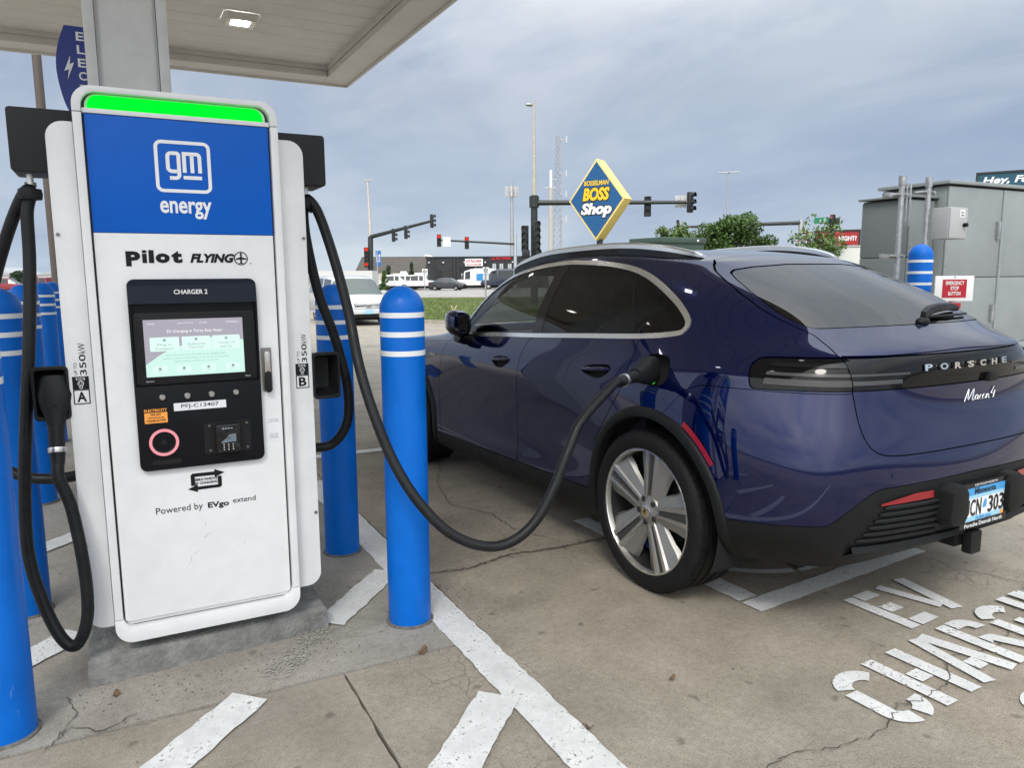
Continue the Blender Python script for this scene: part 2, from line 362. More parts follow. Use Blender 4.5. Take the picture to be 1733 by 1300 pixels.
# raised lawn strip with its kerb
lp = [HR(-4.9, 29.5), HR(1.6, 25.8), HR(26, 24), HR(44, 36), HR(19, 56.0), HR(-7.4, 58)]
lawn = MB(); n = len(lp)
lawn.add([(x, y, ZF+.10) for x, y in lp]+[(x, y, ZF-.04) for x, y in lp], [tuple(range(n))]+[((i+1) % n, i, n+i, n+(i+1) % n) for i in range(n)])
tag(lawn.build('lawn', 'lawn'), kind='structure')
kb = MB(); pr = [(.0, -.02), (.0, .13), (.15, .13), (.18, -.02)]
for a, b in zip(lp, lp[1:]+lp[:1]):
    d = Vector((b[0]-a[0], b[1]-a[1], 0)).normalized(); nn = Vector((d.y, -d.x, 0)); v = []
    for p in (Vector((*a, 0))-d*.1, Vector((*b, 0))+d*.1): v += [p+nn*q[0]+Vector((0, 0, q[1]+ZF)) for q in pr]
    kb.add(v, [(0, 1, 5, 4), (1, 2, 6, 5), (2, 3, 7, 6), (0, 3, 2, 1), (4, 5, 6, 7)])
tag(kb.build('kerb', 'concrete_far'), kind='structure')
# grass blades on the lawn (stuff)
gv = []; gf = []
def inpoly(x, y, P):
    c = False; j = len(P)-1
    for i in range(len(P)):
        if (P[i][1] > y) != (P[j][1] > y) and x < (P[j][0]-P[i][0])*(y-P[i][1])/(P[j][1]-P[i][1])+P[i][0]: c = not c
        j = i
    return c
k = 0
while k < 34000:
    u, d = RNG.uniform(-7, 14), 25+31*RNG.random()**1.6; x, y = HR(u, d)
    if not inpoly(x, y, lp): continue
    k += 1; h = RNG.uniform(.05, .12); a = RNG.uniform(0, 6.28); w = .02; dx, dy = math.cos(a)*w, math.sin(a)*w; n0 = len(gv)
    gv += [(x-dx, y-dy, ZF+.10), (x+dx, y+dy, ZF+.10), (x+RNG.uniform(-.05, .05), y+RNG.uniform(-.05, .05), ZF+.10+h)]; gf.append((n0, n0+1, n0+2))
mat('grass_blade', (.13, .17, .045), .8, var=.5, vscale=.9)
tag(mesh('grass', gv, gf, 'grass_blade'), 'short green grass covering the lawn strip', 'grass', kind='stuff')

# ------------------------------------------------------------------ painted markings
Z_P = .0075
def ribbon_poly(p, q, w, jit=.004, step=.035, taper=None):
    p = Vector((*p, 0)); q = Vector((*q, 0)); d = (q-p); L_ = d.length; d.normalize(); nn = Vector((-d.y, d.x, 0)); n = max(2, int(L_/step)); A = []; B = []
    for i in range(n+1):
        c = p+d*(L_*i/n); A.append(c+nn*(w/2+random.uniform(-jit, jit))); B.append(c-nn*(w/2+random.uniform(-jit, jit)))
    return A, B
class Paint:
    def __init__(s, z=Z_P): s.m = MB(); s.z = z
    def strip(s, p, q, w, jit=.004):
        A, B = ribbon_poly(p, q, w, jit); n = len(A)
        s.m.add([(v.x, v.y, s.z) for v in A+B], [(i, n+i, n+i+1, i+1) for i in range(n-1)]); return s
    def path(s, pts, w, z=None):
        pts = [np.array(p, float) for p in pts]; A = []; B = []
        for i, p in enumerate(pts):
            t = pts[min(i+1, len(pts)-1)]-pts[max(i-1, 0)]; t = t/np.linalg.norm(t); nn = np.array([-t[1], t[0]]); A.append(p+nn*w/2); B.append(p-nn*w/2)
        n = len(A); s.m.add([(v[0], v[1], s.z) for v in A+B], [(i, n+i, n+i+1, i+1) for i in range(n-1)]); return s
    def poly(s, P): s.m.add([(x, y, s.z) for x, y in P], [tuple(range(len(P)))]); return s
    def done(s, name, label, m='line_paint', group=None):
        o = s.m.build(name, m)
        for p_ in o.data.polygons:
            if p_.normal.z < 0: p_.flip()
        return tag(o, label, 'road marking', group)
Paint().strip((1.195, -3.0), (1.195, 5.4), .15).done('stall_line', 'long white stall line running past the front blue bollard')
Paint(.0115).strip((1.11, 2.24), (.10, 1.23), .15).done('hatch_stripe', 'white diagonal stripe meeting the long stall line at lower centre')
Paint().strip((.335, 2.652), (-.9, 1.42), .145).done('hatch_stripe', 'white diagonal stripe at the bottom left in front of the plinth')
Paint(.0115).strip((.72, 3.08), (1.13, 3.52), .14, .006).done('hatch_stripe', 'white diagonal stripe between the plinth and the front blue bollard')
Paint(.0110).strip((.42, 2.74), (.56, 2.90), .12, .012).done('worn_paint_patch', 'faded yellowish paint remnant on the concrete before the plinth', 'faded_paint')
Paint(.0110).strip((.70, 3.07), (.58, 2.95), .12, .012).done('worn_paint_patch', 'faded paint remnant at the right foot of the plinth', 'faded_paint')
Paint(.0115).strip((-.22, 3.50), (-1.2, 2.52), .14).done('hatch_stripe', 'white diagonal stripe left of the plinth behind the hanging cable')
Paint(.0115).strip((-.16, 5.0), (-1.2, 3.96), .14).done('hatch_stripe', 'white diagonal stripe behind the charger between left bollards')
Paint().strip((1.195, 5.9), (1.195, 11.5), .12).done('stall_line', 'white stall line farther off between the bollard and the parked car')
Paint().strip((1.35, 6.15), (2.2, 6.15), .12).done('stall_line', 'short white cross line beyond the front blue bollard')
# box round the symbol under the car, slightly askew
bx = Paint(); ca = .09
bx.strip((2.42, 2.350), (3.73, 2.350+.125), .115).strip((2.475, 2.425), (2.42, 3.75), .115); bx.done('marking_frame', 'white painted corner of a box under the rear of the blue car')
arc = [(3.02+.49*math.cos(a), 3.05+.49*math.sin(a)) for a in np.linspace(R(192), R(258), 18)]
arc2 = [(3.02+.49*math.cos(a), 3.05+.49*math.sin(a)) for a in np.linspace(R(261), R(345), 18)]
Paint().path(arc, .05).path(arc2, .05).strip((2.72, 2.86), (2.66, 2.98), .06).strip((2.78, 2.84), (2.80, 2.98), .06).done('symbol_marking', 'white painted ring symbol in the shade under the blue car')
# stencilled words
def glyph(ch):
    t = .17; S = []
    def r(*p): S.append((list(p), t))
    def el(cx, cy, rx, ry, a0, a1, n=9): return [(cx+rx*math.cos(R(a0+(a1-a0)*i/n)), cy+ry*math.sin(R(a0+(a1-a0)*i/n))) for i in range(n+1)]
    if ch == 'E': r((.085, 0), (.085, 1)); r((.20, .915), (.52, .915)); r((.20, .51), (.44, .51)); r((.20, .085), (.54, .085))
    elif ch == 'V': S.append(([(.07, 1), (.245, .16)], .15)); S.append(([(.545, 1), (.33, 0)], .17))
    elif ch in 'CG':
        S.append((el(.30, .72, .215, .195, 168, 20), t)); S.append(([(.085, .70), (.085, .34)]+el(.30, .28, .215, .195, 180, 262), t))
        if ch == 'C': S.append((el(.30, .28, .215, .195, 285, 370), t))
        else: S.append((el(.30, .28, .215, .195, 285, 345)+[(.515, .47)], t)); r((.30, .47), (.44, .47))
    elif ch == 'H': r((.085, 0), (.085, 1)); r((.515, 0), (.515, 1)); r((.20, .5), (.40, .5))
    elif ch == 'A': S.append(([(.06, 0), (.255, 1)], .15)); S.append(([(.56, 0), (.37, 1)], .17)); r((.22, .29), (.40, .29))
    elif ch == 'R': r((.085, 0), (.085, 1)); S.append(([(.20, .915), (.30, .915)]+el(.32, .74, .16, .175, 80, -10), .16)); S.append(([(.20, .50), (.33, .50), (.54, 0)], .16))
    elif ch == 'I': r((.085, 0), (.085, 1))
    elif ch == 'N': r((.085, 0), (.085, 1)); r((.515, 0), (.515, 1)); S.append(([(.15, .95), (.43, .05)], .15))
    elif ch == 'O': S.append((el(.30, .72, .215, .195, 75, 180)+[(.085, .5)]+el(.30, .28, .215, .195, 180, 285), t)); S.append((el(.30, .28, .215, .195, 300, 360)+[(.515, .5)]+el(.30, .72, .215, .195, 0, 60), t))
    elif ch == 'L': r((.085, 0), (.085, 1)); r((.20, .085), (.52, .085))
    elif ch == 'Y': r((.30, 0), (.30, .46)); S.append(([(.06, 1), (.25, .50)], .15)); S.append(([(.54, 1), (.35, .50)], .15))
    return S
def stencil(word, xs, org, h, label):
    pm = Paint(.0075); t_w = .142
    for ch, x in zip(word, xs):
        for pts, t in glyph(ch):
            sc = .365; hh = h
            P_ = [(org[0]+x+p[0]*sc-.05*p[1]*hh, org[1]+(x+p[0]*sc)*.092+p[1]*hh) for p in pts]; pm.path(P_, t*sc*1.04); pm.z += .00035
    return pm.done('painted_word', label)
stencil('EV', (0, .235), (2.850, 1.880), .325, 'white stencilled word EV on the concrete behind the car')
stencil('CHARGING', (0, .240, .500, .755, 1.0, 1.255, 1.36, 1.62), (2.190, 1.432), .330, 'white stencilled word CHARGING crossed by a crack')
stencil('ONLY', (0, .255, .51, .70), (2.655, 1.04), .330, 'white stencilled letters cut by the right edge below CHARGING')
# cracks
def crack(pts, w, label):
    P_ = []; 
    for a, b in zip(pts, pts[1:]):
        n = max(2, int(math.dist(a, b)/.02))
        for i in range(n): t = i/n; P_.append((a[0]+(b[0]-a[0])*t+random.gauss(0, .006), a[1]+(b[1]-a[1])*t+random.gauss(0, .006)))
    P_.append(pts[-1]); m = MB(); A = []; B = []
    for i, p in enumerate(P_):
        q = P_[min(i+1, len(P_)-1)]; r_ = P_[max(i-1, 0)]; d = Vector((q[0]-r_[0], q[1]-r_[1])).normalized(); ww = w*random.uniform(.35, 1.25)*min(1, 5*(1-abs(2*i/len(P_)-1))+.15)
        A.append((p[0]-d.y*ww/2, p[1]+d.x*ww/2, .0095)); B.append((p[0]+d.y*ww/2, p[1]-d.x*ww/2, .0095))
    n = len(A); m.add(A+B, [(i, n+i, n+i+1, i+1) for i in range(n-1)]); o = m.build('crack', 'crack_dark', lot); return o
crack([(1.55, 1.50), (1.75, 1.52), (1.93, 1.47), (2.14, 1.47), (2.27, 1.54), (2.38, 1.52), (2.6, 1.56), (2.75, 1.66), (2.98, 1.62), (3.25, 1.70)], .0045, '')
crack([(3.60, 2.42), (3.66, 2.30), (3.62, 2.21), (3.70, 2.10), (3.74, 1.93), (3.85, 1.75)], .005, '')
crack([(1.28, 3.40), (1.5, 3.36), (1.75, 3.43), (2.06, 3.40), (2.5, 3.41)], .012, '')
crack([(1.95, 4.9), (1.85, 4.4), (2.0, 4.1), (1.98, 3.8), (2.12, 3.45)], .006, '')
crack([(-.30, 2.60), (-.22, 2.74), (-.12, 2.66), (-.02, 2.72)], .005, ''); crack([(-.26, 2.67), (-.20, 2.82), (-.24, 2.95)], .004, '')
crack([(2.35, 5.9), (2.1, 5.2), (1.95, 4.9)], .006, '')
# grit and leaf scraps near the plinth
sm = MB(); ico = [(0, 0, 1), (.9, 0, .3), (.28, .85, .3), (-.72, .53, .3), (-.72, -.53, .3), (.28, -.85, .3)]; icf = [(0, 1, 2), (0, 2, 3), (0, 3, 4), (0, 4, 5), (0, 5, 1)]
for k in range(330):
    c = RNG.random()
    if c < .45: x, y = RNG.uniform(-.2, .8), 2.95-abs(RNG.normal(0, .12))
    elif c < .6: x, y = 1.0+RNG.normal(0, .25), 2.95+RNG.normal(0, .2)
    elif c < .75: x, y = 1.29+abs(RNG.normal(0, .05)), RNG.uniform(2.7, 3.4)
    else: x, y = RNG.uniform(-.2, 3.6), RNG.uniform(1.2, 3.6)
    s_ = RNG.uniform(.0016, .0055); a = RNG.uniform(0, 6.28); e_ = RNG.uniform(.5, 1)
    sm.add([(x+s_*(q[0]*math.cos(a)-q[1]*math.sin(a)*e_), y+s_*(q[0]*math.sin(a)+q[1]*math.cos(a)*e_), .005+s_*.7*q[2]) for q in ico], icf)
mat('grit', (.10, .085, .065), .9, var=.7, vscale=9)
tag(sm.build('grit', 'grit'), 'scattered grit and crumbs on the concrete', 'grit', kind='stuff')
mat('dead_leaf', (.10, .06, .03), .8, var=.4, vscale=60)
for (x, y, s_, a, lab) in ((.985, 2.66, .028, .5, 'dry curled leaf in front of the front bollard'), (-.085, 2.885, .022, 1.2, 'yellowish crumpled seed pod at the plinth corner'), (1.28, 1.93, .02, 2.2, 'small brown leaf scrap beside the long stall line'), (1.72, 2.04, .018, .2, 'small dark chip on the bare concrete left of EV')):
    v = []; f = []
    for i in range(7):
        t = i/6-.5; w = .42*math.cos(t*math.pi)**.8; zz = .01+.35*s_*math.cos(i*1.3)
        for sgn in (-1, 1):
            q = Vector((t*2*s_, sgn*w*s_, 0)); q.rotate(Euler((0, 0, a))); v.append((x+q.x, y+q.y, zz+(.3*s_ if sgn > 0 else 0)))
    for i in range(6): f.append((2*i, 2*i+1, 2*i+3, 2*i+2))
    tag(mesh('leaf_scrap', v, f, 'dead_leaf'), lab, 'leaf')

# ------------------------------------------------------------------ bollards
mat('bollard_blue', (.0, .125, .54), .42, var=.10, vscale=4, rvar=.12, spec=.25); mat('grout', (.12, .115, .105), .95, var=.4, vscale=40); mat('reflective_white', (.74, .76, .78), .35)
def scuffed(m):
    t = m.node_tree; b = t.nodes['Principled BSDF']; src = b.inputs['Base Color'].links[0].from_socket; g = t.nodes.new('ShaderNodeNewGeometry'); mp = t.nodes.new('ShaderNodeMapping'); mp.inputs['Scale'].default_value = (1, 1, .22)
    n = t.nodes.new('ShaderNodeTexNoise'); n.inputs['Scale'].default_value = 55; n.inputs['Detail'].default_value = 5; n.inputs['Roughness'].default_value = .75; r = t.nodes.new('ShaderNodeValToRGB'); r.color_ramp.elements[0].position = .655; r.color_ramp.elements[1].position = .72; r.color_ramp.elements[1].color = (.45, .45, .45, 1)
    x = t.nodes.new('ShaderNodeMix'); x.data_type = 'RGBA'; x.inputs[7].default_value = (.20, .30, .46, 1)
    t.links.new(g.outputs['Position'], mp.inputs[0]); t.links.new(mp.outputs[0], n.inputs['Vector']); t.links.new(n.outputs[0], r.inputs[0]); t.links.new(r.outputs[0], x.inputs[0]); t.links.new(src, x.inputs[6]); t.links.new(x.outputs[2], b.inputs['Base Color'])
scuffed(MATS['bollard_blue'])
def bollard(loc, label, h=1.434, r=.0905, group='blue bollards guarding the chargers'):
    t = thing('bollard', label, 'bollard', loc, 0, group)
    pr = [(r, 0), (r, h-.098)]
    for i in range(1, 11):
        a = i/10*math.pi/2; pr.append((max(r*math.cos(a), 1e-4), h-.098+.098*math.sin(a)))
    MB().lathe(pr, 40).build('sleeve', 'bollard_blue', t, smooth=50, local=True)
    MB().lathe([(r+.012, 0), (r+.010, .010), (r-.002, .014)], 28).build('base_grout', 'grout', t, local=True)
    for z in (1.318, 1.241, 1.164):
        z = z*h/1.434; MB().lathe([(r-.002, z-.0105), (r+.0012, z-.0105), (r+.0012, z+.0105), (r-.002, z+.0105)], 40).build('reflective_band', 'reflective_white', t, smooth=30, local=True)
    return t
b0 = bollard((1.045, 2.965, 0), 'front blue bollard between the charger and the car, nearest to the car')
for loc, lab in (((1.01, 3.92, 0), 'blue bollard just right of the charger, behind the hanging cable'), ((-.405, 2.80, 0), 'blue bollard cut by the left edge, nearest to the viewer'),
                 ((-.425, 3.85, 0), 'blue bollard left of the charger, second from the viewer, behind the hanging cable'), ((-.50, 5.78, 0), 'blue bollard left of the charger, third from the viewer'),
                 ((-.53, 7.9, 0), 'blue bollard left of the charger, fourth from the viewer'), ((-.56, 9.6, 0), 'farthest blue bollard left of the charger')):
    dup(b0, lab, loc)

# ------------------------------------------------------------------ canopy, column, sign
mat('canopy_white', (.66, .65, .62), .5, var=.06, vscale=2); mat('soffit', (.60, .592, .575), .55, var=.06, vscale=1.5); mat('column_white', (.70, .71, .71), .45, var=.07, vscale=5, rvar=.1)
mat('trim_grey', (.45, .46, .47), .4); mat('seam_dark', (.05, .05, .05), .7)
CX0, CX1, CY0, CY1, CZ = -3.25, 3.70, .35, 12.95, 4.60
cn = thing('canopy', 'white flat canopy roof with panelled soffit over the charger', 'canopy', (.22, 5.6, CZ))
g = .40
for (x0, x1, y0, y1) in ((CX0, CX0+g, CY0, CY1), (CX1-g, CX1, CY0, CY1), (CX0+g+.003, CX1-g-.003, CY0, CY0+g), (CX0+g+.003, CX1-g-.003, CY1-g, CY1)):
    MB().box(x0, x1, y0, y1, CZ, CZ+.10).build('gutter_panel', 'soffit', cn, bevel=.01)
for (x0, x1, y0, y1) in ((CX0-.03, CX0-.003, CY0-.03, CY1+.03), (CX1+.003, CX1+.03, CY0-.03, CY1+.03), (CX0, CX1, CY0-.03, CY0-.003), (CX0, CX1, CY1+.003, CY1+.03)):
    MB().box(x0, x1, y0, y1, CZ-.035, CZ+.95).build('fascia', 'canopy_white', cn, bevel=.006)
MB().box(CX0, CX1, CY0, CY1, CZ+.35, CZ+.40).build('roof_deck', 'canopy_white', cn)
y = CY0+g
while y < CY1-g-.01:
    y1 = min(y+.405, CY1-g); MB().box(CX0+g+.004, CX1-g-.004, y+.004, y1-.004, CZ+.17, CZ+.20).build('soffit_panel', 'soffit', cn, bevel=.004, seg=1); y = y1
for (x0, x1, y0, y1) in ((CX0+g, CX0+g+.012, CY0+g, CY1-g), (CX1-g-.012, CX1-g, CY0+g, CY1-g), (CX0+g+.015, CX1-g-.015, CY0+g-.005, CY0+g+.002), (CX0+g+.015, CX1-g-.015, CY1-g-.002, CY1-g+.005)):
    MB().box(x0, x1, y0, y1, CZ+.102, CZ+.22).build('soffit_edge', 'soffit', cn)
lens = emis('lamp_lens', (1.0, .97, .92), 14.0)
def canopy_lamp(x, y, label):
    z = CZ+.17; t = thing('canopy_light', label, 'ceiling light', (x, y, z), 0, 'square lights in the canopy soffit')
    m = MB(); o = rrect(-.215, .215, -.215, .215, .05); i = rrect(-.115, .115, -.115, .115, .03); n = len(o)
    m.add([(a, b, -.005) for a, b in o]+[(a*.82, b*.82, -.09) for a, b in o]+[(a, b, -.075) for a, b in i], [(k, (k+1) % n, n+(k+1) % n, n+k) for k in range(n)]+[(n+k, n+(k+1) % n, 2*n+(k+1) % n, 2*n+k) for k in range(n)])
    m.build('housing', 'canopy_white', t, smooth=True, local=True)
    MB().prism(rrect(-.115, .115, -.115, .115, .03), -.078, -.06, 'z').build('lens', lens, t, local=True)
for i, (x, y) in enumerate([(xx, yy) for yy in (10.75, 7.9, 5.0, 2.2) for xx in (1.72, -1.4)]):
    canopy_lamp(x, y, ['lit square light in the canopy soffit, the one in view', 'lit square canopy light over the far left of the charger', 'lit square canopy light above the column, right side', 'lit square canopy light above the column, left side', 'lit square canopy light above the front bollard', 'lit square canopy light above the near left bollard', 'lit square canopy light over the open bay nearest the viewer', 'lit square canopy light over the near left end of the canopy'][i])
col = thing('canopy_column', 'white square canopy column rising behind the charger', 'column', (.22, 6.2, 0))
MB().box(.035, .405, 5.99, 6.42, 0, CZ+.30).build('shaft', 'column_white', col)
for x0, x1 in ((-.035, .032), (.408, .475)):
    MB().box(x0, x1, 5.965, 6.45, 0, CZ+.30).build('corner_trim', 'column_white', col, bevel=.006)
for x0 in (.0355, .390):
    MB().box(x0, x0+.014, 5.978, 5.988, 0, CZ+.29).build('edge_strip', 'trim_grey', col)
mat('sign_blue', (.004, .02, .20), .35); mat('letter_white', (.72, .73, .75), .4); mat('letter_black', (.012, .012, .014), .45)
sg = thing('electric_sign', 'dark blue leaf shaped ELECTRIC sign with lightning bolt on the column', 'sign', (-.12, 6.05, 2.1))
lf = [(-.03, 3.12), (-.148, 3.12)]+[tuple(p) for p in spline([(-.148, 3.12), (-.195, 2.98), (-.211, 2.84), (-.19, 2.68), (-.148, 2.56), (-.03, 2.38)], 6)[1:]]
MB().prism(lf, 6.04, 6.07).build('panel', 'sign_blue', sg)
MB().box(-.029, -.0355, 6.05, 6.06, 2.5, 3.05).build('bracket', 'trim_grey', sg)
z = 3.115
for ch in 'ELECTRIC':
    z -= .084; w = {'I': .012}.get(ch, .046); text_fit('letter', ch, w, .055, FRONT(-.060-w/2, 6.039, z), 'letter_white', sg, bold=.02)
MB().prism([(-.165, 2.83), (-.125, 2.93), (-.13, 2.875), (-.105, 2.89), (-.15, 2.775), (-.138, 2.842)], 6.035, 6.039).build('lightning_bolt', 'letter_white', sg)
# ------------------------------------------------------------------ charger
mat('charger_white', (.68, .69, .70), .38, var=.05, vscale=7, rvar=.08, coat=.1); mat('panel_white', (.69, .70, .71), .33, var=.04, vscale=9, rvar=.06)
mat('panel_blue', (.0, .100, .50), .42, var=.03, vscale=4, spec=.2); mat('decal_white', (.80, .81, .83), .45); mat('decal_black', (.008, .008, .010), .5, spec=.2)
mat('black_plastic', (.009, .0095, .011), .45, spec=.22, bump=.12, bscale=400, rvar=.1, var=.15, vscale=12); mat('black_satin', (.006, .0065, .009), .32, spec=.15); mat('black_gloss', (.006, .006, .008), .08)
mat('steel', (.55, .54, .52), .28, 1.0, rvar=.1); mat('dark_steel', (.20, .19, .18), .35, 1.0); mat('rubber', (.009, .0095, .011), .46, spec=.25, var=.35, vscale=25, rvar=.15)
mat('arm_grey', (.017, .0185, .021), .5, var=.1, spec=.22); mat('orange_label', (.85, .33, .06), .5); mat('pink_ring', (.85, .30, .36), .4); mat('label_paper', (.70, .71, .76), .5)
mat('plinth_concrete', (.175, .174, .166), .92, var=.30, vscale=11, bump=.9, bscale=60)
green = emis('green_light', (.0, 1.0, .03), 1.05)
pl = MB(); b_ = [(-.175, 2.985), (.715, 3.045), (.715, 3.75), (-.175, 3.70)]; t_ = [(-.158, 3.008), (.698, 3.068), (.700, 3.735), (-.16, 3.685)]
pl.add([(x, y, 0) for x, y in b_]+[(x, y, .094) for x, y in [(-.170, 2.990), (.710, 3.050), (.714, 3.748), (-.172, 3.698)]]+[(x, y, .104) for x, y in t_],
       [(0, 1, 5, 4), (1, 2, 6, 5), (2, 3, 7, 6), (3, 0, 4, 7), (4, 5, 9, 8), (5, 6, 10, 9), (6, 7, 11, 10), (7, 4, 8, 11), (8, 9, 10, 11)])
tag(pl.build('plinth', 'plinth_concrete', bevel=.006, seg=2), 'worn grey concrete plinth under the charger', 'plinth')

ch = thing('ev_charger', 'tall white and blue electric car charger with screen, number 2', 'charger', (.26, 3.3, 0))
YF = 2.985
MB().box(-.02, .54, 3.08, 3.56, .100, .152).build('base_frame', 'seam_dark', ch)
MB().box(-.06, .58, 3.062, 3.62, .15, 2.06).build('cabinet', 'charger_white', ch, bevel=.015)
for x0, x1, z0, z1, cr in ((-.156, -.0735, .20, 1.995, (1, 0, 0, 1)), (.5925, .690, .212, 1.985, (0, 1, 1, 0))):
    MB().prism(rrect(x0, x1, z0, z1, .055, 7, cr), 3.035, 3.55).build('side_cover', 'charger_white', ch, bevel=.005)
    for z in (1.62, .52):
        xx = x0+.012 if x0 < 0 else x1-.012
        MB().cyl((xx, 3.031, z), (xx, 3.036, z), .006, n=12).build('screw', 'dark_steel', ch)
def arch_piece(z0, z1, top):
    o = rrect(-.0715, .5905, .145, 2.108, .062, 8); i = rrect(-.044, .563, .197, 2.088, .046, 8)
    sel = [k for k in range(len(o)) if (o[k][1] > z0 and top) or (o[k][1] < z1 and not top)]
    return o, i
o = rrect(-.0715, .5905, .145, 2.108, .062, 8); i_ = rrect(-.044, .563, .200, 2.088, .046, 8)
nq = 9
zt, zb = 2.022, .236
# top cap: from (right, zt) over the top to (left, zt)
top_o = [(.5905, zt)]+o[2*nq:4*nq]+[(-.0715, zt)]; top_i = [(.563, zt)]+i_[2*nq:4*nq]+[(-.044, zt)]
bot_o = [(-.0715, zb)]+o[0:2*nq]+[(.5905, zb)]; bot_i = [(-.044, zb)]+i_[0:2*nq]+[(.563, zb)]
MB().prism(top_o+top_i[::-1], YF, 3.06).build('top_cap', 'charger_white', ch, bevel=.0035)
MB().prism(bot_o+bot_i[::-1], YF, 3.06).build('bottom_cap', 'charger_white', ch, bevel=.0035)
for x0, x1 in ((-.0715, -.044), (.563, .5905)):
    MB().box(x0, x1, YF, 3.06, zb+.002, zt-.002).build('side_rail', 'charger_white', ch, bevel=.0035)
MB().box(-.05, .57, 3.034, 3.058, .19, 2.09).build('door_recess', mat('recess_grey', (.16, .165, .17), .6), ch)
door = MB().prism(rrect(-.0375, .5565, .222, 1.6265, .012, 3, (1, 1, 0, 0)), 2.999, 3.03).build('door', 'panel_white', ch, bevel=.0025)
MB().prism(rrect(-.034, .553, .206, .2195, .006, 2), 3.012, 3.03).build('door_sill', 'charger_white', ch)
MB().box(-.0375, .5565, 2.999, 3.03, 1.628, 2.0185).build('logo_panel', 'panel_blue', ch, bevel=.0025)
MB().box(-.0435, .5625, 2.996, 3.03, 2.0205, 2.036).build('light_ledge', 'panel_white', ch, bevel=.002)
MB().prism(rrect(-.026, .541, 2.0375, 2.081, .034, 7, (0, 0, 1, 1)), 3.004, 3.03).build('light_bar', green, ch)
MB().prism(rrect(-.034, .550, 2.0362, 2.0865, .040, 7, (0, 0, 1, 1)), 3.012, 3.031).build('light_surround', 'charger_white', ch)
YD = 2.9985
# gm energy mark
def ringpart(name, x0, x1, z0, z1, r, w, y0, y1, m, par): return MB().ring(rrect(x0, x1, z0, z1, r, 7), rrect(x0+w, x1-w, z0+w, z1-w, max(r-w, .002), 7), y0, y1).build(name, m, par)
def strokes(name, paths, w, y, m, par, n=0, depth=.0012):
    mb = MB()
    for pts in paths:
        pts = [np.array(p, float) for p in pts]; A = []; B = []
        for k, p in enumerate(pts):
            d0 = pts[k]-pts[k-1] if k else pts[1]-pts[0]; d1 = pts[k+1]-pts[k] if k < len(pts)-1 else d0
            d0 = d0/np.linalg.norm(d0); d1 = d1/np.linalg.norm(d1); nn = np.array([-(d0+d1)[1], (d0+d1)[0]]); nn = nn/np.linalg.norm(nn)
            s_ = w/2/max(.5, abs(nn @ np.array([-d0[1], d0[0]]))); A.append(p+nn*s_); B.append(p-nn*s_)
        mb.add([(q[0], y, q[1]) for q in A+B], [(k, k+1, len(A)+k+1, len(A)+k) for k in range(len(A)-1)])
    return mb.build(name, m, par)
ringpart('logo_frame', .168, .3515, 1.771, 1.949, .024, .0115, YD-.001, YD, 'decal_white', ch)
a5 = lambda cx, cz, r, a0, a1, n=5: [(cx+r*math.cos(R(a0+(a1-a0)*k/n)), cz+r*math.sin(R(a0+(a1-a0)*k/n))) for k in range(n+1)]
strokes('logo_letters', [
    a5(.222, 1.894, .012, 90, 180)+a5(.222, 1.856, .012, 180, 270)+[(.240, 1.844)], [(.222, 1.906), (.241, 1.906)]+[(.2455, 1.9015), (.2455, 1.836)]+a5(.2335, 1.833, .012, 0, -90)+[(.214, 1.821)],
    [(.2635, 1.841), (.2635, 1.906), (.30, 1.906)]+a5(.304, 1.896, .0105, 90, 0)+[(.3145, 1.841)], [(.289, 1.841), (.289, 1.901)],
    [(.2585, 1.824), (.3195, 1.824)]], .0125, YD-.0008, 'decal_white', ch)
text_fit('logo_word', 'energy', .170, .062, FRONT(.176, YD, 1.680), 'decal_white', ch, bold=.022)
# pilot flying
text_fit('brand_letter', 'P', .046, .052, FRONT(.055, YD, 1.513), 'decal_black', ch, bold=.05)
x = .108
x = .106
for c_, w in (('i', .0165), ('l', .0165), ('o', .046), ('t', .036)):
    text_fit('brand_letter', c_, w, {'o': .034, 't': .043}.get(c_, .045), FRONT(x, YD, 1.5245), 'decal_black', ch, bold=.06 if c_ != 'i' else .025); x += w+.0052
text_fit('brand_word', 'FLYING', .152, .033, FRONT(.262, YD, 1.5255), 'decal_black', ch, bold=.05, shear=.28)
ringpart('brand_ring', .412, .461, 1.517, 1.566, .0244, .0035, YD-.001, YD, 'decal_black', ch)
MB().prism([(.434, 1.561), (.440, 1.561), (.4405, 1.546), (.456, 1.541), (.456, 1.537), (.440, 1.538), (.440, 1.527), (.446, 1.523), (.428, 1.523), (.434, 1.527), (.434, 1.538), (.418, 1.537), (.418, 1.541), (.434, 1.546)], YD-.0012, YD).build('brand_plane', 'decal_black', ch)
MB().cyl((.470, YD, 1.523), (.470, YD-.001, 1.523), .0022, n=10).build('brand_dot', 'decal_black', ch)
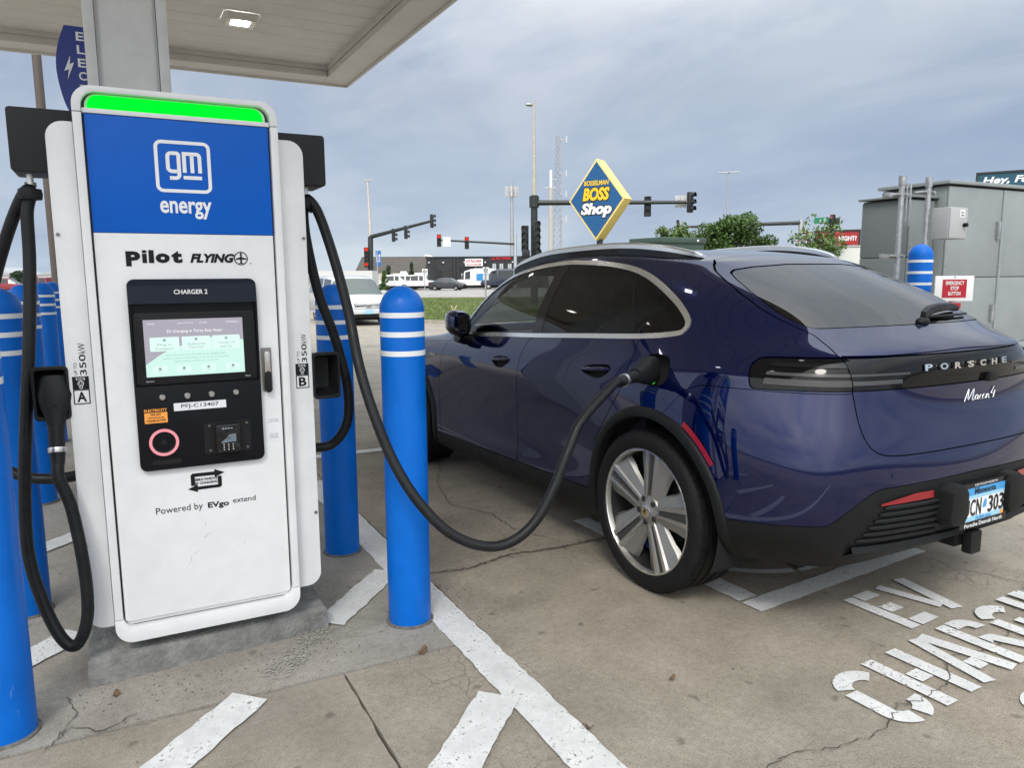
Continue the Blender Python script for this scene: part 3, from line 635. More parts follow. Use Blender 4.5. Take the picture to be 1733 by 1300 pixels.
# black user panel
up_ = MB().prism(rrect(.050, .481, .780, 1.468, .024, 6), 2.993, 2.9985).build('user_panel', 'black_satin', ch)
hood = MB(); hp = rrect(.050, .481, 1.382, 1.468, .024, 6, (0, 0, 1, 1)); nh = len(hp)
hood.add([(a, 2.9925, b) for a, b in hp]+[(a, 2.972 if b < 1.40 else 2.980, b) for a, b in hp], [tuple(range(nh, 2*nh))]+[(k, (k+1) % nh, nh+(k+1) % nh, nh+k) for k in range(nh)]); hood.build('screen_hood', 'sign_dark' if 'sign_dark' in MATS else mat('sign_dark', (.005, .008, .018), .35, spec=.2), ch)
MB().prism(rrect(.050, .481, .780, 1.088, .024, 6, (1, 1, 0, 0)), 2.978, 2.9925).build('lower_panel', 'black_satin', ch, bevel=.002)
for x0, x1 in ((.050, .0575), (.4735, .481)):
    MB().prism([(2.9925, 1.0885), (2.978, 1.0885), (2.972, 1.3815), (2.9925, 1.3815)], x0, x1, 'x').build('screen_cheek', 'black_satin', ch)
MB().prism(rrect(.060, .472, 1.0925, 1.350, .012, 4), 2.9835, 2.9925).build('screen_bezel', 'black_plastic', ch, bevel=.0025)
YS = 2.983
mint = emis('screen_mint', (.66, .95, .86), .95); mauve = emis('screen_mauve', (.50, .47, .55), .85); card = emis('screen_card', (.74, .97, .90), 1.0); sdark = emis('screen_ink', (.33, .50, .50), .8); swhite = emis('screen_white', (.93, .95, .98), 1.0)
scr = MB().box(.0925, .4265, YS-.0004, YS+.001, 1.121, 1.325).build('screen', mint, ch)
MB().prism([(.0925, 1.325), (.4265, 1.325), (.4265, 1.242)]+[tuple(p) for p in spline([(.4265, 1.242), (.36, 1.262), (.27, 1.245), (.17, 1.215), (.0925, 1.165)], 5)[1:]], YS-.0010, YS-.0005).build('screen_header', mauve, scr)
text_fit('screen_text', 'EV Charging in Three Easy Steps', .185, .0125, FRONT(.168, YS-.0011, 1.2745), swhite, scr, bold=.01, depth=.0003)
for sx, sw, st in ((.106, .022, '10:00 AM'), (.205, .052, 'pilot FLYING'), (.277, .026, 'gm energy'), (.368, .045, 'CHARGER 2')):
    text_fit('screen_text', st, sw, .0058, FRONT(sx, YS-.0011, 1.3075), swhite, scr, depth=.0003)
for cx_, l1, l2 in ((.158, 'Plug in', 'Connector'), (.263, 'Authorize', 'Payment'), (.366, 'Charge Up', 'and Go')):
    MB().prism(rrect(cx_-.048, cx_+.048, 1.212, 1.262, .003, 3), YS-.0016, YS-.0011).build('screen_card', card, scr)
    for l_, zz in ((l1, 1.2295), (l2, 1.2165)): text_fit('screen_text', l_, .0068*len(l_), .0098, FRONT(cx_-.0034*len(l_), YS-.0017, zz), sdark, scr, depth=.0003)
    MB().cyl((cx_, YS-.0017, 1.2515), (cx_, YS-.0020, 1.2515), .005, n=16).build('screen_icon', sdark, scr)
for k, l_ in enumerate(('Note: if the screen does not progress after plugging in the', 'connector, please use the buttons on the screen or the physical', 'buttons below to select your connector.')):
    w = (.20, .225, .15)[k]; text_fit('screen_text', l_, w, .0066, FRONT(.26-w/2, YS-.0007, 1.1925-.0115*k), sdark, scr, depth=.0002)
for cx_ in (.138, .217, .300, .385):
    MB().prism(rrect(cx_-.024, cx_+.024, 1.133, 1.158, .003, 3), YS-.0010, YS-.0006).build('screen_button', card, scr)
    MB().cyl((cx_, YS-.0011, 1.148), (cx_, YS-.0014, 1.148), .0055, n=16).build('screen_icon', sdark, scr)
    text_fit('screen_text', 'Select', .02, .004, FRONT(cx_-.01, YS-.0011, 1.1365), sdark, scr, depth=.0002)
text_fit('panel_number', 'CHARGER 2', .112, .0165, FRONT(.199, 2.9745, 1.414), 'decal_white', ch, bold=.012, depth=.002)
for s_, x_, w in (('Siemens', .09, .026), ('BizLink', .428, .018)):
    text_fit('maker_mark', s_, w, .006, FRONT(x_, YS, 1.103), 'trim_grey', ch, depth=.0004)
for x in (.138, .221, .304, .389):
    bt = MB().lathe([(.0001, -.010), (.0085, -.010), (.0105, -.008), (.0125, -.004), (.0125, .002)], 20, Matrix.Translation((x, 2.977, 1.047)) @ Matrix.Rotation(R(-90), 4, 'X')).build('push_button', 'steel', ch, smooth=30)
    MB().lathe([(.0045, -.0108), (.0062, -.0108), (.0062, -.0098), (.0045, -.0098)], 16, Matrix.Translation((x, 2.977, 1.047)) @ Matrix.Rotation(R(-90), 4, 'X'), True).build('button_ring', 'dark_steel', bt)
YL = 2.9775
for z_ in (): pass
MB().box(.173, .352, YL-.0006, YL, .993, 1.0215).build('serial_label', 'label_paper', ch)
text_fit('serial_text', 'PFJ-C13407', .128, .0175, FRONT(.198, YL-.0007, .9985), 'decal_black', ch, bold=.004, depth=.0005)
lb = MB().box(.075, .150, YL-.0006, YL, .955, .993).build('power_label', 'orange_label', ch)
for s_, z_, w, m_, h_ in (('ELECTRICITY', .9965, .075, 'orange_label', .010), ('350 kW', .9825, .034, 'decal_black', .0075), ('CONTAINS 500 VDC', .9725, .054, 'decal_black', .0045), ('CONDUCTIVE', .9595, .062, 'decal_black', .0085)):
    text_fit('label_text', s_, w, h_, FRONT(.1125-w/2, YL-.0007, z_), m_, lb, bold=.03, depth=.0004)
MB().lathe([(.0395, 0), (.0395, -.004), (.0495, -.004), (.0495, 0)], 48, Matrix.Translation((.133, YL, .882)) @ Matrix.Rotation(R(-90), 4, 'X')).build('reader_ring', 'pink_ring', ch, smooth=30)
MB().lathe([(.0001, -.001), (.009, -.001), (.011, .003), (.030, .006), (.0392, -.003)], 40, Matrix.Translation((.133, YL-.0005, .882)) @ Matrix.Rotation(R(-90), 4, 'X')).build('reader_dish', 'black_plastic', ch, smooth=60)
MB().prism(rrect(.090, .186, .800, .818, .002, 2), YL-.001, YL+.001).build('reader_label', 'black_gloss', ch)
cr_ = MB().prism(rrect(.268, .434, .822, .940, .006, 3), YL-.0018, YL+.001).build('card_plate', 'black_plastic', ch)
for x, z_ in ((.288, .928), (.288, .835), (.42, .928), (.42, .835)): MB().cyl((x, YL-.0018, z_), (x, YL-.0045, z_), .0045, n=10).build('bolt', 'dark_steel', cr_)
rd = MB().prism(rrect(.307, .393, .826, .932, .010, 4), YL-.028, YL-.002).build('card_reader', 'black_gloss', ch, bevel=.004)
MB().prism([(.325, .862), (.325, .868), (.345, .882), (.352, .893), (.377, .896), (.377, .866), (.362, .866)], YL-.0288, YL-.0281).build('reader_screen', emis('reader_screen', (.20, .25, .30), .8), rd)
text_fit('reader_mark', ')))', .014, .012, FRONT(.345, YL-.0289, .874), 'decal_black', rd, depth=.0003)
for k in range(4): MB().box(.330+k*.010, .336+k*.010, YL-.0288, YL-.028, .916, .918).build('reader_light', 'letter_white', rd)
for k in range(3):
    for j in range(3): MB().cyl((.333+k*.016, YL-.028, .838+j*.009), (.333+k*.016, YL-.0286, .838+j*.009), .0025, n=8).build('reader_key', 'trim_grey', rd)
# door latch, help label without its code square, arrows
MB().prism(rrect(.4905, .5265, 1.040, 1.206, .004, 3), 2.9925, 2.9988).build('latch_plate', 'dark_steel', ch, bevel=.0015)
MB().prism(rrect(.4985, .5195, 1.088, 1.193, .009, 4), 2.978, 2.9925).build('latch_handle', 'steel', ch, bevel=.003)
MB().prism(rrect(.4975, .5205, 1.036, 1.118, .0105, 5), 2.972, 2.985).build('latch_grip', 'black_plastic', ch, bevel=.003)
hl = MB().box(.496, .549, 2.9980, 2.9988, .843, .932).build('help_label', 'label_paper', ch)
for s_, w, z_ in (('Need help', .032, .924), ('starting a charge?', .042, .9165), ('Scan for support', .032, .868), ('or call the number', .034, .8605), ('on this label', .030, .853)):
    text_fit('label_text', s_, w, .0045, FRONT(.5225-w/2, 2.9979, z_), 'decal_black', hl, depth=.0003)
YA = 2.9988
MB().prism([(.2145, .702), (.2145, .742), (.221, .749), (.298, .748), (.298, .757), (.334, .741), (.298, .7255), (.298, .7345), (.2285, .7355), (.2285, .702)], YA-.0008, YA).build('arrow_mark', 'decal_black', ch)
MB().prism([(.3225, .729), (.3225, .692), (.316, .685), (.237, .685), (.237, .676), (.2025, .6905), (.237, .706), (.237, .697), (.3085, .697), (.3085, .729)], YA-.0008, YA).build('arrow_mark', 'decal_black', ch)
for s_, z_, w in (('SIMULTANEOUS', .7185, .078), ('EV CHARGING', .7045, .078)): text_fit('arrow_text', s_, w, .0095, FRONT(.229, YA, z_, R(0)), 'decal_black', ch, bold=.03, depth=.0008)
strokes('scuff', [[(.246, .50), (.262, .508), (.270, .512)], [(.249, .497), (.258, .5005)], [(.255, .556), (.2565, .54)], [(.195, .412), (.199, .42), (.1985, .43)], [(.21, .44), (.225, .448)], [(.19, .40), (.193, .408)], [(.392, .45), (.3925, .462)]], .0016, YA-.0005, mat('scuff_grey', (.42, .42, .41), .7), ch)
text_fit('credit_text', 'Powered by', .160, .032, FRONT(.090, YA, .603), 'decal_black', ch, depth=.0008)
text_fit('credit_text', 'EVgo', .075, .028, FRONT(.268, YA, .603), 'decal_black', ch, bold=.03, depth=.0008)
text_fit('credit_text', 'extend', .083, .0205, FRONT(.358, YA, .616), 'decal_black', ch, depth=.0008)
# connector labels A and B on the side covers (lettering turned upwards)
YW = 3.0345
UPW = lambda x, z: FRONT(x, YW-.0008, z, R(90))
for x0, L_ in ((-.1405, 'A'), (.6235, 'B')):
    x1 = x0+.051; pb = MB().box(x0, x1, YW-.0006, YW+.001, 1.035, 1.272).build('plug_label', 'charger_white', ch)
    text_fit('label_text', '350', .073, .021, UPW(x1-.004, 1.137), 'decal_black', pb, bold=.012, depth=.0005)
    text_fit('label_text', 'kW', .036, .021, UPW(x1-.004, 1.2135), 'decal_black', pb, depth=.0005)
    text_fit('label_text', 'UP TO', .044, .010, UPW(x1-.033, 1.138), 'decal_black', pb, depth=.0005)
    MB().box(x0, x1, YW-.0010, YW-.0006, 1.0875, 1.133).build('plug_symbol_panel', 'decal_black', pb)
    text_fit('label_text', 'CCS', .028, .009, FRONT(x0+.0115, YW-.0011, 1.1205), 'decal_white', pb, bold=.01, depth=.0005)
    for cz_, rr in ((1.108, .0095), (1.0945, .0052)):
        ringpart('plug_symbol', x0+.0255-rr, x0+.0255+rr, cz_-rr, cz_+rr, rr*.98, .0016, YW-.0014, YW-.0011, 'decal_white', pb)
    for dx, dz in ((-.004, .0), (.004, .0), (0, -.004), (-.003, .005), (.003, .005)): MB().cyl((x0+.0255+dx, YW-.0011, 1.108+dz), (x0+.0255+dx, YW-.0014, 1.108+dz), .0015, n=8).build('plug_symbol', 'decal_white', pb)
    ringpart('label_frame', x0, x1, 1.035, 1.087, .002, .0035, YW-.0010, YW-.0006, 'decal_black', pb)
    text_fit('label_text', L_, .030, .036, FRONT(x0+.0105, YW-.0009, 1.043), 'decal_black', pb, bold=.03, depth=.0005)
# cable arms and holsters
MB().prism(rrect(-.272, -.062, 1.838, 2.052, .012, 3, (1, 0, 0, 1)), 3.16, 3.36).build('cable_arm', 'arm_grey', ch, bevel=.02, seg=3)
MB().prism(rrect(.578, .806, 1.834, 2.034, .012, 3, (0, 1, 1, 0)), 3.16, 3.36).build('cable_arm', 'arm_grey', ch, bevel=.02, seg=3)
for x in (-.222, .735):
    MB().cyl((x, 3.22, 1.836), (x, 3.22, 1.796), .011, n=12).cyl((x-.018, 3.22, 1.80), (x+.018, 3.22, 1.80), .008, n=8).build('cable_hanger', 'steel', ch, smooth=30)
def holster(xa, xb, z0, z1, flip):
    o_ = rrect(xa, xb, z0, z1, .016, 4); m = MB(); n = len(o_); cx_, cz_ = (xa+xb)/2, (z0+z1)/2
    i1 = [(cx_+(a-cx_)*.84, cz_+(b-cz_)*.86) for a, b in o_]; i2 = [(cx_+(a-cx_)*.62, cz_+(b-cz_)*.66) for a, b in o_]; bk = [(cx_+(a-cx_)*.85, cz_+(b-cz_)*.8) for a, b in o_]
    v = [(a, 3.03, b) for a, b in o_]+[(a, 3.03, b) for a, b in i1]+[(a, 3.14, b) for a, b in i2]+[(a, 3.18, b) for a, b in bk]
    f = [(k, (k+1) % n, n+(k+1) % n, n+k) for k in range(n)]+[(n+k, n+(k+1) % n, 2*n+(k+1) % n, 2*n+k) for k in range(n)]+[tuple(range(2*n, 3*n))]+[(k, 3*n+k, 3*n+(k+1) % n, (k+1) % n) for k in range(n)]+[tuple(range(3*n, 4*n))]
    m.add(v, f); return m.build('plug_holster', 'black_plastic', ch, bevel=.003)
holster(-.262, -.150, .985, 1.175, 0); holster(.690, .800, .985, 1.175, 0)
MB().box(-.165, -.14, 3.06, 3.16, 1.02, 1.15).build('holster_bracket', 'arm_grey', ch); MB().box(.688, .70, 3.06, 3.16, 1.02, 1.15).build('holster_bracket', 'arm_grey', ch)

# ------------------------------------------------------------------ cables
def cable(pts, n=10): return [Vector(p) for p in spline(pts, n)]
CR = .0205
def plug_body(name, a, b, par, roll=0.0, r=1.0, ls=.74):
    """connector body from nose a back to cable end b"""
    a = Vector(a); b = Vector(b); d = (b-a); L_ = d.length; d.normalize(); Mq = Matrix.Translation(a) @ d.to_track_quat('Z', 'Y').to_matrix().to_4x4() @ Matrix.Rotation(roll, 4, 'Z') @ Matrix.Diagonal((1, 1, ls, 1))
    prof = [(0, .030, .046), (.02, .034, .054), (.09, .036, .060), (.14, .034, .050), (.19, .029, .036), (.23, .0265, .030)]
    v = []; f = []; n = 20
    for z_, rx, ry in prof:
        for k in range(n):
            t = 2*math.pi*k/n; cs, sn = math.cos(t), math.sin(t); e = .75
            v.append(Mq @ Vector((rx*r*abs(cs)**e*(1 if cs > 0 else -1), ry*r*abs(sn)**e*(1 if sn > 0 else -1), z_)))
    for j in range(len(prof)-1):
        for k in range(n): f.append((j*n+k, j*n+(k+1) % n, (j+1)*n+(k+1) % n, (j+1)*n+k))
    f += [tuple(range(n)), tuple(range((len(prof)-1)*n, len(prof)*n))]
    mesh(name, v, f, 'black_plastic', par, 40)
    MB().cyl(Mq @ Vector((0, 0, .225)), Mq @ Vector((0, 0, .34)), .0265, .0245, 18).build('strain_sleeve', 'black_plastic', par, smooth=30)
    MB().lathe([(.024, 0), (.0285, 0), (.0295, .006), (.0295, .018), (.0285, .024), (.024, .024)], 28, Mq @ Matrix.Translation((0, 0, .335))).build('collar', 'steel', par, smooth=30)
    MB().cyl(Mq @ Vector((0, 0, .358)), Mq @ Vector((0, 0, .41)), .0245, .0215, 18).build('boot', 'rubber', par, smooth=30)
    return Mq @ Vector((0, 0, .40)), d
cb = thing('charging_cable', 'thick black charging cable looping from the charger to the plug in the blue car', 'charging cable', (.73, 3.22, 0))
PORT = (2.165, 2.745, 1.052)
plug_end = px(1030, 655, 2.60)
e2, d2 = plug_body('plug', PORT, plug_end, cb, 0, 1.08)
pts = [(.66, 3.30, .735), (.74, 3.27, .735), px(565, 750, 3.25), px(588, 712, 3.22), px(587, 650, 3.2), px(566, 570, 3.2), px(540, 500, 3.2), px(521, 420, 3.2), px(514, 372, 3.2), (.724, 3.20, 1.775), (.745, 3.19, 1.778), px(541, 366, 3.16), px(566, 440, 3.08), px(590, 530, 2.98), px(608, 620, 2.88), px(634, 705, 2.80), px(668, 786, 2.73), px(710, 852, 2.66), px(762, 903, 2.60), px(820, 925, 2.56), px(868, 916, 2.54), px(908, 880, 2.53), px(938, 824, 2.53), px(962, 762, 2.54), px(985, 711, 2.565), tuple(e2+d2*.05), tuple(e2)]
MB().tube(cable(pts), CR, 14).build('cable', 'rubber', cb, smooth=True)
for s_ in (-1, 1): pass
MB().lathe([(.020, -.02), (.034, -.018), (.037, 0), (.034, .018), (.020, .02)], 20, Matrix.Translation((.735, 3.205, 1.765)) @ Matrix.Rotation(R(35), 4, 'Y')).build('hanger_ring', 'black_plastic', cb, smooth=60)
cl_ = thing('charging_cable', 'black charging cable hanging in a loop at the charger left side, plug holstered', 'charging cable', (-.22, 3.22, 0))
e3, d3 = plug_body('plug', (-.197, 3.07, 1.135), (-.203, 2.985, .80), cl_, R(90), .95)
MB().cyl((-.199, 3.022, 1.035), (-.199, 3.012, 1.032), .009, n=12).build('plug_button', 'black_gloss', cl_)
pts = [tuple(e3), tuple(e3+d3*.06), px(121, 860, 2.98), px(143, 965, 2.97), px(148, 1045, 2.97), px(130, 1092, 2.98), px(104, 1080, 3.0), px(73, 1020, 3.04), px(48, 935, 3.08), px(42, 820, 3.1), px(45, 690, 3.12), px(50, 560, 3.15), px(50, 440, 3.18), px(46, 360, 3.2), (-.222, 3.21, 1.775), (-.245, 3.215, 1.765), px(18, 380, 3.25), px(-6, 460, 3.3), px(-40, 600, 3.35), px(-52, 700, 3.38), px(-30, 768, 3.38), px(10, 795, 3.36), px(60, 810, 3.33), px(125, 806, 3.30), (-.10, 3.30, .76)]
MB().tube(cable(pts), CR, 14).build('cable', 'rubber', cl_, smooth=True)
MB().lathe([(.020, -.02), (.036, -.018), (.039, 0), (.036, .018), (.020, .02)], 20, Matrix.Translation((-.225, 3.205, 1.765))).build('hanger_ring', 'black_plastic', cl_, smooth=60)
# ------------------------------------------------------------------ blue car: body surface (car frame: x ahead, y left, z up, rear axle at x = 0)
def _n(s): return [tuple(map(float, q.split(','))) for q in s.split()]
NET = [_n(s) for s in (
 '3.66,0,0.22 3.62,0.45,0.22 3.5,0.72,0.22 3.3,0.84,0.21 2.89,0.88,0.21 2.4,0.87,0.21 1.9,0.875,0.21 1.3,0.875,0.21 0.75,0.875,0.21 0.25,0.88,0.22 -0.1,0.885,0.27 -0.45,0.86,0.308 -0.7,0.76,0.323 -0.82,0.6,0.328 -0.88,0.32,0.358 -0.89,0,0.358',
 '3.72,0,0.27 3.68,0.46,0.27 3.55,0.76,0.27 3.32,0.9,0.26 2.89,0.935,0.26 2.4,0.918,0.255 1.9,0.918,0.255 1.3,0.918,0.255 0.75,0.92,0.26 0.25,0.932,0.27 -0.1,0.942,0.31 -0.46,0.915,0.37 -0.75,0.805,0.4 -0.87,0.62,0.41 -0.925,0.33,0.42 -0.94,0,0.42',
 '3.76,0,0.4 3.72,0.47,0.4 3.58,0.79,0.4 3.33,0.93,0.39 2.89,0.965,0.39 2.4,0.942,0.375 1.9,0.93,0.37 1.3,0.928,0.37 0.75,0.934,0.375 0.25,0.955,0.4 -0.1,0.968,0.42 -0.48,0.942,0.45 -0.77,0.83,0.48 -0.895,0.63,0.5 -0.95,0.33,0.51 -0.965,0,0.51',
 '3.77,0,0.54 3.73,0.47,0.54 3.59,0.8,0.53 3.34,0.94,0.53 2.89,0.972,0.54 2.4,0.94,0.51 1.9,0.918,0.5 1.3,0.914,0.5 0.75,0.924,0.51 0.25,0.962,0.54 -0.1,0.976,0.57 -0.49,0.95,0.6 -0.78,0.835,0.61 -0.9,0.635,0.62 -0.955,0.33,0.63 -0.97,0,0.63',
 '3.75,0,0.68 3.7,0.47,0.68 3.56,0.79,0.68 3.32,0.93,0.7 2.89,0.972,0.74 2.4,0.945,0.72 1.9,0.928,0.7 1.3,0.925,0.69 0.75,0.936,0.7 0.25,0.966,0.74 -0.1,0.98,0.78 -0.49,0.948,0.78 -0.772,0.825,0.775 -0.89,0.63,0.77 -0.935,0.33,0.77 -0.945,0,0.77',
 '3.66,0,0.78 3.6,0.46,0.79 3.45,0.74,0.82 3.24,0.875,0.86 2.89,0.938,0.92 2.4,0.942,0.9 1.9,0.944,0.875 1.3,0.944,0.865 0.75,0.947,0.875 0.25,0.958,0.9 -0.1,0.96,0.93 -0.46,0.918,0.93 -0.721,0.81,0.92 -0.85,0.64,0.91 -0.9,0.33,0.905 -0.91,0,0.9',
 '3.57,0,0.82 3.5,0.45,0.83 3.37,0.71,0.865 3.18,0.84,0.91 2.87,0.905,0.97 2.4,0.926,0.965 1.9,0.934,0.95 1.3,0.936,0.945 0.75,0.938,0.955 0.25,0.942,0.98 -0.1,0.938,1.01 -0.43,0.895,1.025 -0.68,0.79,1.03 -0.82,0.635,1.03 -0.88,0.33,1.03 -0.895,0,1.03',
 '3.45,0,0.87 3.38,0.44,0.88 3.25,0.68,0.92 3.1,0.79,0.96 2.8,0.865,1.01 2.38,0.898,1.02 1.95,0.912,1.015 1.3,0.918,1.025 0.75,0.918,1.045 0.25,0.912,1.07 -0.1,0.9,1.095 -0.38,0.86,1.12 -0.617,0.765,1.145 -0.77,0.625,1.155 -0.86,0.33,1.165 -0.88,0,1.168',
 '2.5,0,1.1 2.48,0.3,1.1 2.43,0.55,1.095 2.36,0.7,1.09 2.29,0.8,1.082 2.19,0.85,1.08 1.9,0.874,1.09 1.3,0.882,1.12 0.75,0.88,1.145 0.25,0.868,1.175 -0.08,0.84,1.2 -0.33,0.765,1.22 -0.556,0.63,1.24 -0.635,0.48,1.24 -0.685,0.25,1.245 -0.7,0,1.245',
 '2.24,0,1.31 2.22,0.28,1.31 2.17,0.5,1.305 2.11,0.645,1.3 2.05,0.725,1.295 1.95,0.772,1.292 1.73,0.792,1.3 1.22,0.8,1.325 0.75,0.8,1.34 0.32,0.785,1.355 0.05,0.755,1.365 -0.18,0.695,1.37 -0.36,0.605,1.36 -0.42,0.46,1.37 -0.465,0.24,1.375 -0.475,0,1.375',
 '1.87,0,1.533 1.86,0.25,1.531 1.835,0.43,1.522 1.79,0.555,1.508 1.735,0.622,1.49 1.61,0.652,1.494 1.37,0.66,1.515 1,0.66,1.53 0.72,0.66,1.528 0.45,0.652,1.518 0.25,0.635,1.505 0.1,0.6,1.5 -0.03,0.525,1.495 -0.08,0.4,1.505 -0.12,0.21,1.512 -0.13,0,1.515',
 '1.7,0,1.57 1.69,0.22,1.568 1.66,0.38,1.56 1.61,0.49,1.549 1.55,0.552,1.54 1.44,0.585,1.548 1.25,0.595,1.565 0.97,0.605,1.578 0.72,0.605,1.576 0.5,0.597,1.568 0.34,0.58,1.555 0.21,0.545,1.548 0.1,0.475,1.543 0.06,0.36,1.55 0.03,0.19,1.556 0.02,0,1.558',
 '1.3,0,1.605 1.29,0.15,1.604 1.25,0.26,1.6 1.2,0.33,1.595 1.13,0.37,1.592 1.07,0.39,1.592 1,0.4,1.595 0.87,0.405,1.598 0.72,0.405,1.596 0.6,0.4,1.593 0.5,0.385,1.59 0.42,0.36,1.588 0.34,0.31,1.586 0.31,0.23,1.588 0.29,0.12,1.59 0.285,0,1.591',
 '1.1,0,1.612 1.08,0,1.612 1.04,0,1.612 1,0,1.612 0.95,0,1.612 0.9,0,1.612 0.84,0,1.612 0.78,0,1.612 0.72,0,1.612 0.66,0,1.61 0.61,0,1.608 0.57,0,1.607 0.53,0,1.606 0.5,0,1.605 0.48,0,1.604 0.47,0,1.604')]
def bs_matrix(n, sub):
    """rows: samples; columns: n+2 control points (with one ghost at each end)"""
    T = []
    for i in range(n-1):
        for k in range(sub):
            T.append((i, k/sub))
    T.append((n-2, 1.0)); A = np.zeros((len(T), n+2))
    for r_, (i, t) in enumerate(T):
        A[r_, i:i+4] += np.array([(1-t)**3, 3*t**3-6*t**2+4, -3*t**3+3*t**2+3*t+1, t**3])/6
    return A
FL = np.array([1, -1, 1.0])
def ghost(N_):
    top = N_[-2]*FL; bot = 2*N_[0]-N_[1]
    G = np.concatenate([bot[None], N_, top[None]], 0)
    return np.concatenate([G[:, 1:2]*FL, G, G[:, -2:-1]*FL], 1)
def body_surface(sub_r=8, sub_c=13):
    N0 = np.array(NET); N_ = N0.copy(); k = np.zeros((1, 1))
    A1, B1 = bs_matrix(len(NET), 1), bs_matrix(len(NET[0]), 1)
    for _ in range(2): N_ = N_+.8*(N0-np.einsum('ri,ijk,cj->rck', A1, ghost(N_), B1))
    V = np.einsum('ri,ijk,cj->rck', bs_matrix(len(NET), sub_r), ghost(N_), bs_matrix(len(NET[0]), sub_c))
    V[:, 0, 1] = 0; V[:, -1, 1] = 0; V[-1, :, 1] = 0
    du = np.gradient(V, axis=1); dv_ = np.gradient(V, axis=0)
    du[:, 0] = (V[:, 1]-V[:, 1]*FL); du[:, -1] = (V[:, -2]*FL-V[:, -2]); dv_[-1] = V[-2]*FL-V[-2]
    Nn = np.cross(dv_, du); ln = np.linalg.norm(Nn, axis=2, keepdims=True); Nn = Nn/np.maximum(ln, 1e-9)
    Nn[-1] = np.array([0, 0, 1.0])
    # orient outward
    ctr = np.array([1.4, 0, .7]); s = np.sign(np.einsum('rck,rck->rc', Nn, V-ctr)); s = 1 if s.sum() > 0 else -1; Nn = Nn*s
    Nn = np.where((V[..., 2:3] > 1.5) & (Nn[..., 2:3] < 0), -Nn, Nn)
    r_, c_ = V.shape[:2]; idx = np.arange(r_*c_).reshape(r_, c_)
    a, b, c, d = idx[:-1, :-1].ravel(), idx[:-1, 1:].ravel(), idx[1:, 1:].ravel(), idx[1:, :-1].ravel()
    T = np.concatenate([np.stack([a, b, c], 1), np.stack([a, c, d], 1)])
    V = V.reshape(-1, 3); Nn = Nn.reshape(-1, 3)
    fn = np.cross(V[T[:, 1]]-V[T[:, 0]], V[T[:, 2]]-V[T[:, 0]]); good = np.linalg.norm(fn, axis=1) > 1e-10; T = T[good]; fn = fn[good]
    flip = np.einsum('ij,ij->i', fn, Nn[T].mean(1)) < 0; T[flip] = T[flip][:, ::-1]
    return V, Nn, T
# ------------------------------------------------------------------ blue car: panels cut from the surface
class Sf:
    def __init__(s, V, N, T): s.V, s.N, s.T = V, N, T
    @property
    def X(s): return s.V[:, 0]
    @property
    def Y(s): return s.V[:, 1]
    @property
    def Z(s): return s.V[:, 2]
def clip(S, f):
    """keep f <= 0"""
    if len(S.T) == 0: return S
    f = np.where(np.abs(f) < 1e-7, -1e-7, f); ins = f < 0; cnt = ins[S.T].sum(1)
    full = S.T[cnt == 3]; cr = S.T[(cnt == 1) | (cnt == 2)]
    if len(cr) == 0:
        T = full; V, N = S.V, S.N
    else:
        ci = ins[cr]; one = ci.sum(1) == 1
        lone = np.where(one, ci.argmax(1), (~ci).argmax(1)); k = np.arange(len(cr))
        a = cr[k, lone]; b = cr[k, (lone+1) % 3]; c = cr[k, (lone+2) % 3]
        def cut(p, q):
            lo, hi = np.minimum(p, q), np.maximum(p, q); return lo.astype(np.int64)*(len(S.V)+1)+hi
        e = np.concatenate([cut(a, b), cut(a, c)]); ue, inv = np.unique(e, return_inverse=True); lo = ue//(len(S.V)+1); hi = ue % (len(S.V)+1)
        t = (f[lo]/(f[lo]-f[hi]))[:, None]; nV = S.V[lo]*(1-t)+S.V[hi]*t; nN = S.N[lo]*(1-t)+S.N[hi]*t; nN /= np.linalg.norm(nN, axis=1, keepdims=True)
        n0 = len(S.V); ab = inv[:len(cr)]+n0; ac = inv[len(cr):]+n0
        T = np.concatenate([full, np.stack([a, ab, ac], 1)[one], np.stack([ab, b, c], 1)[~one], np.stack([ab, c, ac], 1)[~one]])
        V = np.concatenate([S.V, nV]); N = np.concatenate([S.N, nN])
    u, inv = np.unique(T, return_inverse=True); return Sf(V[u], N[u], inv.reshape(-1, 3))
def sdp(x, z, poly):
    P_ = np.array(poly, float); Q = np.roll(P_, -1, 0); d2 = np.full(len(x), 1e9); ins = np.zeros(len(x), bool)
    for (x0, z0), (x1, z1) in zip(P_, Q):
        ex, ez = x1-x0, z1-z0; t = np.clip(((x-x0)*ex+(z-z0)*ez)/max(ex*ex+ez*ez, 1e-12), 0, 1)
        d2 = np.minimum(d2, (x-x0-t*ex)**2+(z-z0-t*ez)**2)
        cnd = ((z0 > z) != (z1 > z)) & (x < ex*(z-z0)/(ez if ez else 1e-12)+x0); ins ^= cnd
    return np.where(ins, -1, 1)*np.sqrt(d2)
def smooth_poly(p, n=5): return [tuple(q) for q in spline(p, n, True)]
def mirror(S): return Sf(S.V*FL, S.N*FL, S.T[:, ::-1])
def join(*L):
    V, N, T, n = [], [], [], 0
    for s in L: V.append(s.V); N.append(s.N); T.append(s.T+n); n += len(s.V)
    return Sf(np.concatenate(V), np.concatenate(N), np.concatenate(T))
def weld(S):
    k = np.round(S.V*2e4).astype(np.int64); _, i, inv = np.unique(k, axis=0, return_index=True, return_inverse=True); inv = inv.reshape(-1)
    T = inv[S.T]; ok = (T[:, 0] != T[:, 1]) & (T[:, 1] != T[:, 2]) & (T[:, 0] != T[:, 2]); return Sf(S.V[i], S.N[i], T[ok])
